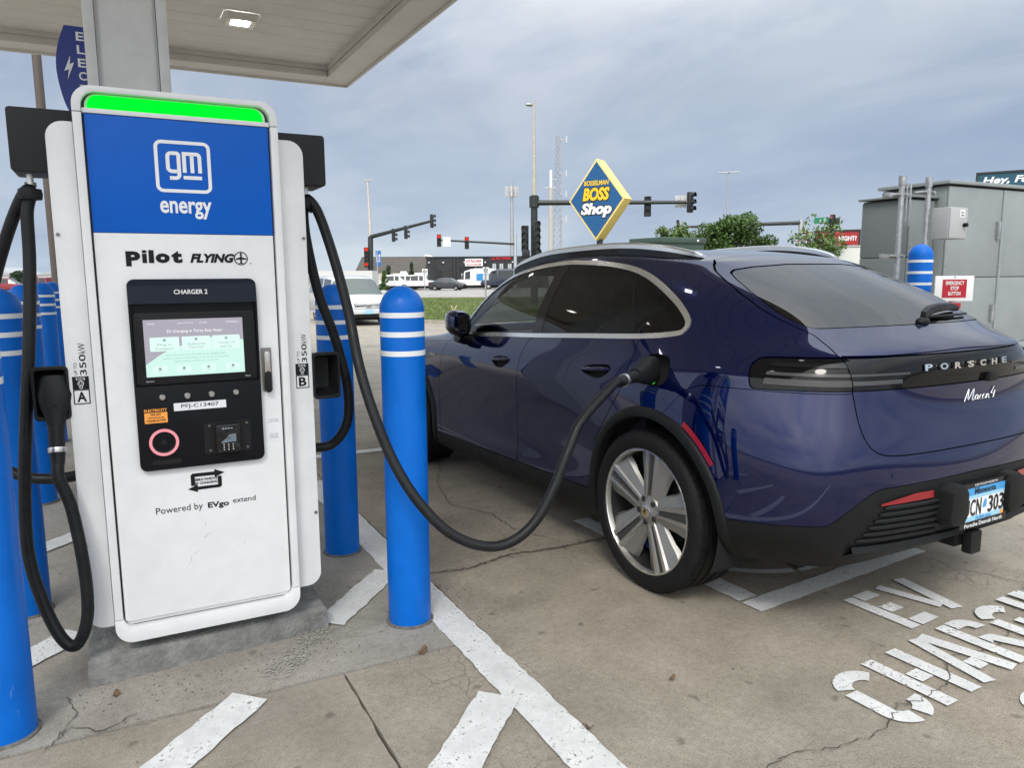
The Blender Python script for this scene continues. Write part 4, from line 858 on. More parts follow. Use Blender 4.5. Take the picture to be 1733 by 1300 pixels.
def surf_obj(name, S, m, parent, off=0.0, flange=.010, local=True):
    S = weld(S); V = S.V+S.N*off; N = S.N; T = S.T; Vs = [V]; Ns = [N]; Fs = [T]
    if flange:
        e = np.concatenate([T[:, [0, 1]], T[:, [1, 2]], T[:, [2, 0]]]); key = np.sort(e, 1); _, idx, ct = np.unique(key, axis=0, return_index=True, return_counts=True)
        be = e[idx[ct == 1]]; n0 = len(V); k = len(be)
        p, q = V[be[:, 0]], V[be[:, 1]]; pi, qi = p-N[be[:, 0]]*flange, q-N[be[:, 1]]*flange
        fn = np.cross(q-p, pi-p); fn = -fn/np.maximum(np.linalg.norm(fn, axis=1, keepdims=True), 1e-9)
        Vs += [p, q, qi, pi]; Ns += [fn]*4; r_ = np.arange(k)+n0
        Fs += [np.stack([r_+k, r_, r_+3*k], 1), np.stack([r_+k, r_+3*k, r_+2*k], 1)]
    V = np.concatenate(Vs); N = np.concatenate(Ns); T = np.concatenate(Fs)
    me = bpy.data.meshes.new(name); me.vertices.add(len(V)); me.vertices.foreach_set('co', V.astype(np.float32).ravel())
    me.loops.add(len(T)*3); me.loops.foreach_set('vertex_index', T.astype(np.int32).ravel()); me.polygons.add(len(T)); me.polygons.foreach_set('loop_start', np.arange(0, len(T)*3, 3, dtype=np.int32)); me.polygons.foreach_set('loop_total', np.full(len(T), 3, np.int32))
    me.update(calc_edges=True); me.polygons.foreach_set('use_smooth', np.ones(len(T), bool)); me.normals_split_custom_set_from_vertices([tuple(n) for n in N])
    o = bpy.data.objects.new(name, me); COL.objects.link(o); setmat(o, m); return attach(o, parent, local)
BASE = Sf(*body_surface()); BLO = Sf(*body_surface(5, 8))
def surf_pt(a, b, view='rear'):
    """exact point and normal of the left half: rear view (y, z) or side view (x, z)"""
    S = BLO; sg = 1 if (view != 'rear' or a >= 0) else -1; a_ = abs(a) if view == 'rear' else a; i = 1 if view == 'rear' else 0
    A, B, C_ = (S.V[S.T[:, k]] for k in range(3)); v0 = B[:, [i, 2]]-A[:, [i, 2]]; v1 = C_[:, [i, 2]]-A[:, [i, 2]]; v2 = np.array([a_, b])-A[:, [i, 2]]
    den = v0[:, 0]*v1[:, 1]-v1[:, 0]*v0[:, 1]; den = np.where(np.abs(den) < 1e-12, 1e-12, den); u = (v2[:, 0]*v1[:, 1]-v1[:, 0]*v2[:, 1])/den; w = (v0[:, 0]*v2[:, 1]-v2[:, 0]*v0[:, 1])/den
    ok = (u >= -1e-4) & (w >= -1e-4) & (u+w <= 1.0001); ok &= (A[:, 0] < .4) if view == 'rear' else (A[:, 1] > .4)
    if not ok.any():
        q = np.hypot(S.V[:, i]-a_, S.V[:, 2]-b)+np.where((S.X < .4) if view == 'rear' else (S.Y > .4), 0, 9); k = int(np.argmin(q)); p = S.V[k].copy(); p[i] = a_; p[2] = b
        return Vector(p*np.array([1, sg, 1])), Vector(S.N[k]*np.array([1, sg, 1]))
    c = np.where(ok)[0]; k = c[np.argmin(A[c, 0])] if view == 'rear' else c[np.argmax(A[c, 1])]
    p = A[k]+u[k]*(B[k]-A[k])+w[k]*(C_[k]-A[k]); n = S.N[S.T[k]].mean(0); n /= np.linalg.norm(n)
    return Vector(p*np.array([1, sg, 1])), Vector(n*np.array([1, sg, 1]))

def car_paint():
    m = bpy.data.materials.new('blue_metallic_paint'); m.use_nodes = True; t = m.node_tree; b = t.nodes['Principled BSDF']
    b.inputs['Base Color'].default_value = (.0004, .0042, .052, 1); b.inputs['Metallic'].default_value = .6; b.inputs['Roughness'].default_value = .17; b.inputs['Specular IOR Level'].default_value = .0
    b.inputs['Coat Weight'].default_value = 1.0; b.inputs['Coat Roughness'].default_value = .012; b.inputs['Coat IOR'].default_value = 1.58
    MATS['car_paint'] = m; return
    tcn = t.nodes.new('ShaderNodeTexCoord'); n = t.nodes.new('ShaderNodeTexNoise'); n.inputs['Scale'].default_value = 900; n.inputs['Detail'].default_value = 1; t.links.new(tcn.outputs['Object'], n.inputs['Vector'])
    bp = t.nodes.new('ShaderNodeBump'); bp.inputs['Strength'].default_value = .04; bp.inputs['Distance'].default_value = .001; t.links.new(n.outputs[0], bp.inputs['Height']); t.links.new(bp.outputs[0], b.inputs['Normal'])
    MATS['car_paint'] = m
car_paint()
def tinted(name, col, mixf, rough=.0):
    m = bpy.data.materials.new(name); m.use_nodes = True; t = m.node_tree; t.nodes.clear(); N = t.nodes.new
    o = N('ShaderNodeOutputMaterial'); fr = N('ShaderNodeFresnel'); fr.inputs[0].default_value = 1.55; gl = N('ShaderNodeBsdfGlossy'); gl.inputs['Roughness'].default_value = rough; gl.inputs['Color'].default_value = (.9, .9, .9, 1)
    tr = N('ShaderNodeBsdfTransparent'); tr.inputs[0].default_value = (*col, 1); ms = N('ShaderNodeMixShader'); mr = N('ShaderNodeMath'); mr.operation = 'MULTIPLY'; mr.inputs[1].default_value = mixf; mr.use_clamp = True
    t.links.new(fr.outputs[0], mr.inputs[0]); t.links.new(mr.outputs[0], ms.inputs[0]); t.links.new(tr.outputs[0], ms.inputs[1]); t.links.new(gl.outputs[0], ms.inputs[2]); t.links.new(ms.outputs[0], o.inputs[0]); MATS[name] = m
tinted('glass_light', (.90, .96, .93), .9); tinted('glass_dark', (.035, .038, .040), .85); tinted('glass_rear', (.025, .026, .028), 1.35)
mat('trim_black', (.006, .006, .007), .10, spec=.4); mat('cladding', (.008, .0085, .009), .50, spec=.2, bump=.15, bscale=500, rvar=.06, var=.1, vscale=10); mat('satin_silver', (.88, .88, .87), .24, 1.0); mat('liner_black', (.004, .004, .005), .9)
mat('lamp_black', (.003, .003, .0035), .05, spec=.28); mat('lamp_red', (.35, .004, .008), .12, coat=1.0); mat('reflector_red', (.24, .004, .010), .25, coat=.5); mat('chrome_letter', (.80, .80, .80), .12, 1.0); mat('lamp_clear', (.06, .058, .06), .2, .1, spec=.3)
mat('tyre', (.0085, .0085, .009), .66, spec=.2, var=.25, vscale=18, rvar=.12, bump=.3, bscale=120); mat('rim_machined', (.80, .79, .77), .25, 1.0, rvar=.05); mat('rim_grey', (.34, .335, .32), .48, .85, rvar=.06); mat('rim_groove', (.10, .10, .098), .4, .7); mat('rim_dark', (.02, .02, .022), .5)
mat('seat_black', (.02, .02, .022), .55); mat('brake_disc', (.06, .06, .06), .5, .8); mat('caliper_blue', (.006, .014, .09), .4)
CAR_LOC, CAR_YAW = (3.0787, 2.7820, 0), 0.0321
car = thing('parked_car', 'dark blue metallic coupe SUV charging in the bay, seen from behind', 'car', CAR_LOC, R(90)+CAR_YAW)
WX = (0.0, 2.893); ACX = (-.03, 2.88); ACZ, AR = .402, .433
DLO = smooth_poly([(2.046, 1.080), (2.045, 1.142), (1.995, 1.245), (1.894, 1.361), (1.709, 1.452), (1.418, 1.507), (1.10, 1.531), (.90, 1.529), (.718, 1.521), (.504, 1.498), (.339, 1.462), (.182, 1.408), (.029, 1.340), (-.060, 1.285), (-.094, 1.253), (-.092, 1.232), (-.060, 1.214), (.155, 1.190), (.596, 1.164), (1.085, 1.134), (1.455, 1.115), (1.80, 1.094)], 5)
GAP = .0045
def arcs(S): return np.maximum(np.where(S.Y > .55, np.maximum(AR-np.hypot(S.X-ACX[0], S.Z-ACZ), -1), -1), np.where(S.Y > .55, AR-np.hypot(S.X-ACX[1], S.Z-ACZ), -1))
def f_dlo(S): return np.where(S.Z > 1.0, sdp(S.X, S.Z, DLO), 1.0)
def zclad(S):
    side = np.interp(S.X, [-.84, -.49, .43, 1.23, 2.32, 3.3], [.518, .483, .378, .353, .335, .40]); rear = np.interp(S.Y, [0, .3, .55, .60, .65, .71, .76], [.668, .662, .655, .642, .61, .563, .518])
    return np.where((S.X < -.3) & (S.Y < .76), rear, np.where(S.X > 3.3, .40, side))
f_clad = lambda S: S.Z-zclad(S)
HATCH = [(-1, .772), (.31, .772), (.42, .7725)]+[tuple(q) for q in spline([(.42, .7725), (.50, .777), (.555, .788), (.592, .812), (.614, .85), (.625, .90), (.628, .94)], 5)[1:]]+[ (.630, 1.03), (.634, 1.155), (.604, 1.225), (.640, 1.285), (.648, 1.33), (.635, 1.385), (.600, 1.445), (.566, 1.488), (.53, 1.515), (.487, 1.537), (.45, 1.66), (-1, 1.66)]
f_hatch = lambda S: np.where(S.X < .3, np.maximum(sdp(S.Y, S.Z, HATCH), S.X-.088-.12*np.maximum(0, .40-S.Y)*0), 1.0)
RW = [(-.6, 1.256), (.25, 1.254), (.45, 1.252), (.57, 1.250), (.598, 1.262), (.618, 1.30), (.617, 1.34), (.598, 1.395), (.566, 1.445), (.535, 1.478), (.50, 1.492), (.40, 1.505), (.2, 1.517), (-.6, 1.521)]
f_rw = lambda S: np.where(S.X < .3, sdp(S.Y, S.Z, RW), 1.0)
f_lamp = lambda S: np.where(S.X < 0, np.maximum(sdp(S.X, S.Z, smooth_poly([(-.505, 1.102), (-.514, 1.130), (-.55, 1.143), (-.80, 1.150), (-1.4, 1.152), (-1.4, 1.030), (-.80, 1.026), (-.575, 1.022), (-.53, 1.030)], 4)), -1), 1.0)
WS = [(-.6, 1.112), (.55, 1.107), (.715, 1.105), (.725, 1.14), (.69, 1.22), (.635, 1.34), (.565, 1.45), (.52, 1.495), (.43, 1.512), (-.6, 1.527)]
f_ws = lambda S: np.where(S.X > 1.5, sdp(S.Y, S.Z, WS), 1.0)
HOOD = [(3.44, -1), (3.44, .2), (3.36, .46), (3.20, .64), (2.95, .735), (2.6, .775), (2.42, .76), (2.47, .55), (2.53, .2), (2.53, -1)]
f_hood = lambda S: np.where(S.Z > .80, sdp(S.X, S.Y, HOOD), 1.0)
BSPL = [(1.093, 1.128), (1.158, 1.076), (1.190, .991), (1.205, .868), (1.232, .70), (1.243, .645), (1.240, .41), (1.228, .353)]
FSPL = [(2.322, .325), (2.338, .402), (2.344, .65), (2.318, .80), (2.268, .957), (2.215, 1.03), (2.17, 1.062)]
belt = [(x, z) for x, z in ((2.05, 1.074), (1.80, 1.088), (1.455, 1.108), (1.085, 1.127))]
FDOOR = FSPL+[(2.10, 1.070)]+belt[:-1]+[(1.093, 1.1265)]+BSPL[1:-1]+[(1.228, .356), (1.7, .345)]
RDOOR = [(1.093, 1.1265), (.60, 1.156), (.16, 1.183), (.163, 1.083), (.178, .985), (.197, .913), (.28, .80), (.385, .66), (.44, .50), (.46, .379), (.8, .366), (1.228, .356)]+BSPL[1:-1][::-1]
f_fd = lambda S: np.where(S.Y > .7, sdp(S.X, S.Z, FDOOR), 1.0); f_rd = lambda S: np.where(S.Y > .7, sdp(S.X, S.Z, RDOOR), 1.0)
PORT2 = smooth_poly([(.066, 1.020), (.070, 1.085), (.045, 1.108), (-.02, 1.114), (-.085, 1.104), (-.112, 1.066), (-.110, 1.005), (-.06, .975), (.03, .982)], 4)
f_port = lambda S: np.where(S.Y > .7, sdp(S.X, S.Z, PORT2), 1.0)
HF = smooth_poly([(1.535, .950), (1.49, .972), (1.42, .980), (1.325, .980), (1.303, .960), (1.34, .935), (1.40, .910), (1.475, .914)], 4); HRR = smooth_poly([(.552, .986), (.51, 1.012), (.42, 1.026), (.32, 1.032), (.298, 1.008), (.33, .985), (.385, .960), (.470, .966)], 4)
f_h1 = lambda S: np.where(S.Y > .7, sdp(S.X, S.Z, HF), 1.0); f_h2 = lambda S: np.where(S.Y > .7, sdp(S.X, S.Z, HRR), 1.0)
f_bump = lambda S: np.where(S.X < -.1, np.maximum(sdp(S.X, S.Z, [(-.10, .84), (-.165, .90), (-.24, .985), (-.32, 1.012), (-.55, 1.016), (-1.5, 1.016), (-1.5, .2), (-.10, .2)]), -1), 1.0)
FBUMP = [(3.25, .2), (3.25, .60), (3.19, .70), (3.24, .80), (3.36, .86), (3.46, .845), (4, .845), (4, .2)]
f_fb = lambda S: np.where(S.X > 2.9, sdp(S.X, S.Z, FBUMP), 1.0)
rem = clip(BASE, arcs(BASE))
def take(f, gap=GAP):
    global rem
    part = clip(rem, f(rem)+gap/2); rem = clip(rem, -f(rem)+gap/2); return part
both = lambda S: join(S, mirror(S))
# glass and lamps first
dlo = take(f_dlo, .002)
rw = take(f_rw, .004); ws = take(f_ws, .006)
lampS = take(f_lamp, .004)
hatch = take(f_hatch); clad = take(f_clad, .003); hood = take(f_hood); fb = take(f_fb)
port = take(f_port, .001); bump = take(f_bump, .003)
h1 = take(f_h1, .001); h2 = take(f_h2, .001); fd = take(f_fd); rd = take(f_rd)
fend = clip(rem, 2.0-rem.X); fend = clip(fend, fend.Z-1.062); shell = rem
f_fen = lambda S: np.maximum(2.02-S.X, S.Z-1.066)
fend = take(f_fen, .004)
CP = 'car_paint'
surf_obj('body_shell', both(rem), CP, car); hood_o = surf_obj('bonnet', both(hood), CP, car)
surf_obj('front_bumper', both(fb), CP, car); hatch_o = surf_obj('tailgate', both(hatch), CP, car); bump_o = surf_obj('rear_bumper', both(bump), CP, car)
surf_obj('cladding', both(clad), 'cladding', car, off=.002, flange=.015)
surf_obj('windscreen', both(ws), 'glass_light', car, off=-.002, flange=0)
rwg = surf_obj('rear_window', both(rw), 'glass_rear', hatch_o, off=-.0015, flange=.004)
fdo = {}; rdo = {}
for sgn, fl in ((1, lambda S: S), (-1, mirror)):
    fdo[sgn] = surf_obj('front_door', fl(fd), CP, car); rdo[sgn] = surf_obj('rear_door', fl(rd), CP, car); surf_obj('front_wing', fl(fend), CP, car)
    # glass of the side window band
    bp = lambda S, a: (S.X-(1.088+(S.Z-1.14)*.072)-a)          # >0 ahead of the pillar line
    g1 = clip(dlo, f_dlo(dlo)+.006); fg = clip(g1, -bp(g1, .045)); mid = clip(g1, bp(g1, .045)); mid = clip(mid, -bp(mid, -.055)); g2 = clip(g1, bp(g1, -.055))
    cp = lambda S: S.X-(.210+(S.Z-1.20)*.72)
    rg = clip(g2, -cp(g2)+.006); qg = clip(g2, cp(g2)+.006); dv2 = clip(clip(g2, cp(g2)-.005), -cp(g2 if False else clip(g2, cp(g2)-.005))-.005)
    surf_obj('window', fl(fg), 'glass_light', fdo[sgn], off=-.003, flange=0); surf_obj('window', fl(rg), 'glass_dark', rdo[sgn], off=-.003, flange=0); surf_obj('quarter_window', fl(qg), 'glass_dark', car, off=-.003, flange=0)
    surf_obj('pillar_trim', fl(mid), 'trim_black', car, off=-.001, flange=.012); surf_obj('window_divider', fl(dv2), 'trim_black', car, off=-.002, flange=.012)
    # silver surround of the window band
    ring = clip(BASE, np.where((BASE.Z > 1.0), sdp(BASE.X, BASE.Z, DLO), 1.0)-.020); ring = clip(ring, -(f_dlo(ring))-.0035)
    ring = clip(ring, ring.X-2.02)
    surf_obj('window_trim', fl(ring), 'satin_silver', car, off=.0045, flange=.006)
    seal = clip(dlo, -f_dlo(dlo)-.0062); surf_obj('window_seal', fl(seal), 'liner_black', car, off=-.002, flange=.01)
    tr = clip(dlo, 1.93-.15*(dlo.Z-1.1)/.2-dlo.X); 
    lp_ = clip(lampS, .6275-lampS.Y)
    tl = surf_obj('tail_light', fl(lp_), 'lamp_black', car, off=-.004, flange=.02)
    # light strips inside the lamp
    for z0, z1, mm, o_ in ((1.112, 1.128, 'lamp_clear', -.002), (1.078, 1.090, 'lamp_clear', -.001), (1.042, 1.066, 'lamp_clear', -.002)):
        st = clip(clip(lp_, lp_.Z-z1), z0-clip(lp_, lp_.Z-z1).Z); st = clip(st, st.X+.575); surf_obj('light_strip', fl(st), mm if z0 < 1.1 else 'trim_black', tl, off=o_+.002, flange=.003)
    pk = surf_obj('handle_recess', fl(h1), 'liner_black', fdo[sgn], off=-.028, flange=-.027); pk2 = surf_obj('handle_recess', fl(h2), 'liner_black', rdo[sgn], off=-.028, flange=-.027)
    for dr, (xa, xb, zz, dz) in ((fdo[sgn], (1.528, 1.312, .953, .016)), (rdo[sgn], (.545, .305, .992, .022))):
        pts = []; rr = []
        for i in range(13):
            t = i/12; p, n = surf_pt(xa+(xb-xa)*t, zz+dz*t, 'side'); q = p+n*(.004*math.sin(math.pi*t)-.004); pts.append((q.x, sgn*q.y, q.z)); rr.append(.0135*(.35+.65*math.sin(math.pi*min(1, max(.06, t*.9+.05)))**.5))
        MB().tube(pts, rr, 12).build('handle', CP, dr, smooth=60, local=True)
lc = clip(lampS, lampS.Y-.6225); lbar = surf_obj('light_bar', both(lc), 'lamp_black', hatch_o, off=-.004, flange=.02)
for z0, z1, y1, mm in ((1.080, 1.088, .48, 'lamp_clear'), (1.046, 1.062, .52, 'lamp_grid')):
    if mm == 'lamp_grid': mat('lamp_grid', (.05, .05, .052), .3)
    for sgn, fl in ((1, lambda S: S), (-1, mirror)):
        st = clip(lc, lc.Z-z1); st = clip(st, z0-st.Z); st = clip(st, (.36 if z0 > 1.07 else .40)-st.Y); surf_obj('light_strip', fl(st), mm, lbar, off=-.001, flange=.003)
# tailgate lip above the light bar
lipS = clip(BASE, np.where(BASE.X < -.3, np.abs(BASE.Z-1.158)-.006, 1.0)); lipS = clip(lipS, lipS.Y-.622)
surf_obj('lip', both(lipS), CP, hatch_o, off=.007, flange=.02)
# dark shell just below every shut line
ln = clip(BASE, arcs(BASE)); ln = clip(ln, -f_dlo(ln)-.012); ln = clip(ln, -f_ws(ln)-.02); ln = clip(ln, -f_port(ln)-.002); ln = clip(ln, -f_rw(ln)-.02); ln = clip(ln, ln.Z-1.575)
surf_obj('inner_shell', both(ln), 'liner_black', car, off=-.034, flange=0)
pr_ = surf_obj('charge_port', port, 'liner_black', car, off=-.05, flange=-.049)
# arch trims: ring that follows the body and stands a little proud
for sgn in (1, -1):
    for cxx in ACX:
        m = MB(); prof = [(.478, -.008), (.476, .006), (.468, .011), (.444, .013), (.431, .009), (.426, -.004), (.423, -.05)]; nA = 56; cols = []
        a0, a1 = (R(-17), R(192)) if cxx < 1 else (R(-10), R(197))
        for i in range(nA+1):
            a = a0+(a1-a0)*i/nA; row = []
            for r_, off in prof:
                x, z = cxx+r_*math.cos(a), ACZ+r_*math.sin(a)
                rs = max(r_, .432); xs, zs = cxx+rs*math.cos(a), ACZ+rs*math.sin(a); p, n = surf_pt(xs, max(zs, .27), 'side'); row.append((x, sgn*(p.y+off), z))
            cols.append(row)
        k = len(prof); m.add([q for c_ in cols for q in c_], [(i*k+j, i*k+j+1, (i+1)*k+j+1, (i+1)*k+j) for i in range(nA) for j in range(k-1)])
        m.build('arch_trim', 'cladding', car, smooth=50, local=True)
        # wheel well
        w = MB(); prw = [(.430, .94*sgn), (.430, .60*sgn), (.05, .58*sgn)]; v = []
        for i in range(33):
            a = R(-25)+R(230)*i/32
            for r_, y in prw: v.append((cxx+r_*math.cos(a), y, ACZ+r_*math.sin(a)))
        w.add(v, [(i*3+j, i*3+j+1, (i+1)*3+j+1, (i+1)*3+j) for i in range(32) for j in range(2)]); w.build('wheel_well', 'liner_black', car, smooth=40, local=True)
MB().box(-.60, 3.55, -.62, .62, .24, .34).box(.50, 2.38, -.86, .86, .20, .26).build('underbody', 'liner_black', car, local=True)
# wheels
def wheel(x, sgn):
    yo = .956*sgn; zc_ = .380
    Mw = Matrix.Translation((x, yo, zc_)) @ (Matrix.Rotation(R(90), 4, 'X') if sgn < 0 else Matrix.Rotation(R(-90), 4, 'X'))   # local z outward
    MBAR = MB().lathe([(.276, -.245), (.2795, -.023)], 48, Mw)
    rim = MB().lathe([(.280, -.022), (.281, -.016), (.283, -.010), (.287, -.002), (.297, -.001), (.299, -.010), (.292, -.02), (.290, -.245)], 72, Mw).build('wheel', 'rim_machined' if False else 'rim_grey', car, smooth=35, local=True)
    MB().lathe([(.2865, -.0025), (.2885, .0008), (.2955, .001), (.2985, -.004)], 72, Mw).build('rim_lip', 'rim_machined', rim, smooth=40, local=True)
    T = [(.300, -.255), (.345, -.272), (.368, -.268), (.377, -.255)]
    for g0 in (-.222, -.163, -.104, -.050): T += [(.380, g0-.0075), (.370, g0-.006), (.370, g0+.006), (.380, g0+.0075)]
    T += [(.379, -.025), (.374, -.008), (.364, .004), (.345, .011), (.322, .011), (.306, .006), (.299, -.004)]
    MB().lathe(T, 96, Mw).build('tyre', 'tyre', rim, smooth=32, local=True)
    MBAR.build('barrel', 'rim_dark', rim, smooth=40, local=True)
    # shoulder blocks
    sb = MB()
    for i in range(72):
        a = 2*math.pi*i/72; Mi = Mw @ Matrix.Rotation(a, 4, 'Z'); sb.box(.3715, .3806, -.0105, .0105, -.044, -.013, Mi)
    sb.build('tread_blocks', 'tyre', rim, local=True)
    MB().lathe([(.05, -.10), (.19, -.10), (.19, -.12), (.05, -.12)], 40, Mw, True).build('brake_disc', 'brake_disc', rim, local=True)
    MB().lathe([(.0, -.13), (.262, -.15)], 40, Mw).build('wheel_back', 'rim_dark', rim, local=True)
    cal = MB(); 
    for i in range(7):
        a0 = R(28+i*9); a1 = a0+R(9.0)
        v = [Mw @ Vector((r_*math.cos(a), r_*math.sin(a), z_)) for a in (a0, a1) for r_ in (.135, .215) for z_ in (-.135, -.075)]
        cal.add(v, [(0, 1, 3, 2), (4, 6, 7, 5), (0, 4, 5, 1), (2, 3, 7, 6), (0, 2, 6, 4), (1, 5, 7, 3)])
    cal.build('caliper', 'caliper_blue', rim, local=True)
    # five spokes: two bright ridges either side of a groove, grey flanks falling back to the barrel
    sec = [(-1.75, -.055), (-1.55, -.034), (-.72, -.012), (-.62, 0), (-.30, 0), (-.22, -.009), (.22, -.009), (.30, 0), (.62, 0), (.72, -.012), (1.55, -.034), (1.75, -.055)]
    rad = [(.040, .034, -.022), (.075, .040, -.020), (.12, .045, -.017), (.18, .054, -.012), (.235, .062, -.007), (.275, .068, -.0035), (.2875, .070, -.0025)]
    face = MB(); rid = MB(); gro = MB()
    for s_ in range(5):
        a = R(38)+2*math.pi*s_/5+(R(6) if x < 1 else 0); Mi = Mw @ Matrix.Rotation(a, 4, 'Z'); G = []
        for r_, hw, z_ in rad:
            fl_ = 1.0; row = []
            for t_, d_ in sec:
                tt = t_ if abs(t_) < 1 else math.copysign(.80+(abs(t_)-.80)*fl_, t_)
                row.append(Mi @ Vector((math.sqrt(max(r_*r_-(tt*hw)**2, 1e-6)) if r_ > .2 else r_, tt*hw, z_+d_*min(1, .35+r_*2.6))))
            G.append(row)
        k = len(sec)
        for j in range(k-1):
            tgt = rid if j in (3, 7) else (gro if j in (4, 5, 6) else face)
            for i in range(len(rad)-1): tgt.add([G[i][j], G[i][j+1], G[i+1][j+1], G[i+1][j]], [(0, 1, 2, 3)])
    face.build('spoke_flanks', 'rim_grey', rim, smooth=25, local=True); rid.build('spoke_ridges', 'rim_machined', rim, smooth=25, local=True); gro.build('spoke_grooves', 'rim_groove', rim, smooth=25, local=True)
    MB().lathe([(.0001, -.012), (.031, -.012), (.036, -.016), (.075, -.024), (.088, -.05)], 40, Mw).build('hub', 'rim_grey', rim, smooth=40, local=True)
    cap = MB().lathe([(.0001, -.006), (.022, -.0065), (.030, -.009), (.031, -.013)], 32, Mw).build('hub_cap', 'rim_machined', rim, smooth=40, local=True)
    cm = Mw @ Matrix.Rotation(R(-10), 4, 'Z') if sgn > 0 else Mw
    MB().add([cm @ Vector((a_, b_, -.0055)) for a_, b_ in ((-.013, .016), (0, .019), (.013, .016), (.012, -.004), (0, -.020), (-.012, -.004))], [tuple(range(6))]).build('cap_crest', mat('crest_gold', (.55, .36, .08), .3, .8), cap, local=True)
    MB().add([cm @ Vector((a_, b_, -.0050)) for a_, b_ in ((-.005, .006), (.005, .006), (.005, -.004), (0, -.009), (-.005, -.004))], [tuple(range(5))]).build('cap_crest', 'decal_black', cap, local=True)
    for s_ in range(5):
        a = R(38+36)+2*math.pi*s_/5+(R(6) if x < 1 else 0); q = Vector((.0575*math.cos(a), .0575*math.sin(a), 0))
        MB().cyl(Mw @ (q+Vector((0, 0, -.0215))), Mw @ (q+Vector((0, 0, -.0165))), .0135, n=16).build('lug_hole', 'rim_dark', rim, local=True)
    return rim
for x in WX:
    for sgn in (1, -1): wheel(x, sgn)
# roof rails
for sgn in (1, -1):
    P_ = spline([(1.80, .605, 1.515), (1.68, .605, 1.556), (1.38, .597, 1.608), (.94, .585, 1.628), (.62, .570, 1.627), (.38, .545, 1.606), (.22, .510, 1.578), (.15, .485, 1.560)], 8); m = MB(); v = []
    for i, p in enumerate(P_):
        e = math.sin(math.pi*min(max(i/(len(P_)-1), .02), .98))**.35
        for dy, dz in ((-.015, -.016), (-.015, .008), (-.008, .015), (.008, .015), (.017, .006), (.017, -.016)): v.append((p[0], sgn*(p[1]+dy), p[2]+dz*e))
    n = len(P_); m.add(v, [(i*6+j, i*6+(j+1) % 6, (i+1)*6+(j+1) % 6, (i+1)*6+j) for i in range(n-1) for j in range(6)]+[tuple(range(6)), tuple(range((n-1)*6, n*6))])
    rl = m.build('roof_rail', 'satin_silver', car, smooth=30, local=True)
    m = MB(); v = []
    for i, p in enumerate(P_):
        for dy, dz in ((-.012, -.052), (-.012, -.010), (.010, -.010), (.010, -.052)): v.append((p[0], sgn*(p[1]+dy), p[2]+dz))
    m.add(v, [(i*4+j, i*4+(j+1) % 4, (i+1)*4+(j+1) % 4, (i+1)*4+j) for i in range(n-1) for j in range(4)]); m.build('rail_foot', 'trim_black', rl, local=True)
# mirrors
for sgn in (1, -1):
    c = Vector((1.90, .990, 1.160)); prof = []; v = []; f = []; n = 20; Lr = [(-.075, .055, .055), (-.070, .084, .074), (-.035, .100, .086), (.02, .103, .085), (.07, .088, .070), (.10, .055, .045), (.11, .012, .012)]
    for x_, ry, rz_ in Lr:
        for k in range(n):
            a = 2*math.pi*k/n; cs, sn = math.cos(a), math.sin(a); e = .72; yy = ry*abs(cs)**e*(1 if cs > 0 else -1); zz = rz_*abs(sn)**e*(1 if sn > 0 else -1)
            v.append((c.x+x_-.55*yy, sgn*(c.y+yy), c.z+zz+.12*yy))
    for j in range(len(Lr)-1):
        for k in range(n): f.append((j*n+k, j*n+(k+1) % n, (j+1)*n+(k+1) % n, (j+1)*n+k))
    f += [tuple(range(n)), tuple(range((len(Lr)-1)*n, len(Lr)*n))]
    up_f = [q for q in f if sum(v[i][2] for i in q)/len(q) > c.z-.012]; lo_f = [q for q in f if q not in up_f]
    mr = mesh('mirror', v, up_f, CP, car, 50, True); mesh('mirror_base', v, lo_f, 'trim_black', mr, 50, True)
    MB().add([(c.x-.0775-.55*a_, sgn*(c.y+a_), c.z+b_+.12*a_) for a_, b_ in ((-.05, -.045), (.05, -.04), (.05, .045), (-.05, .045))], [(0, 1, 2, 3)]).build('mirror_glass', mat('mirror_glass', (.8, .8, .8), .02, 1.0), mr, local=True)
    MB().tube([(1.93, sgn*.87, 1.055), (1.925, sgn*.93, 1.050), (1.915, sgn*.985, 1.075)], [.045, .040, .045], 12).build('mirror_arm', 'trim_black', mr, smooth=50, local=True)
# rear details. REAR: text frame, x to the viewer's right, y up, z out of the car
def REAR(y, z, off=.001, tilt=True):
    p, n = surf_pt(y, z); n = n.normalized(); zx = n; xx = Vector((0, -1, 0)); xx = (xx-zx*xx.dot(zx)).normalized(); yy = zx.cross(xx); p = p+n*off
    return Matrix(((xx.x, yy.x, zx.x, p.x), (xx.y, yy.y, zx.y, p.y), (xx.z, yy.z, zx.z, p.z), (0, 0, 0, 1)))
ys = np.linspace(.268, -.262, 7)
for c_, y in zip('PORSCHE', ys): text_fit('badge_letter', c_, .042 if c_ != 'O' else .047, .026, REAR(y+.02, 1.088, .002), 'chrome_letter', lbar, bold=.035, depth=.005, local=True)
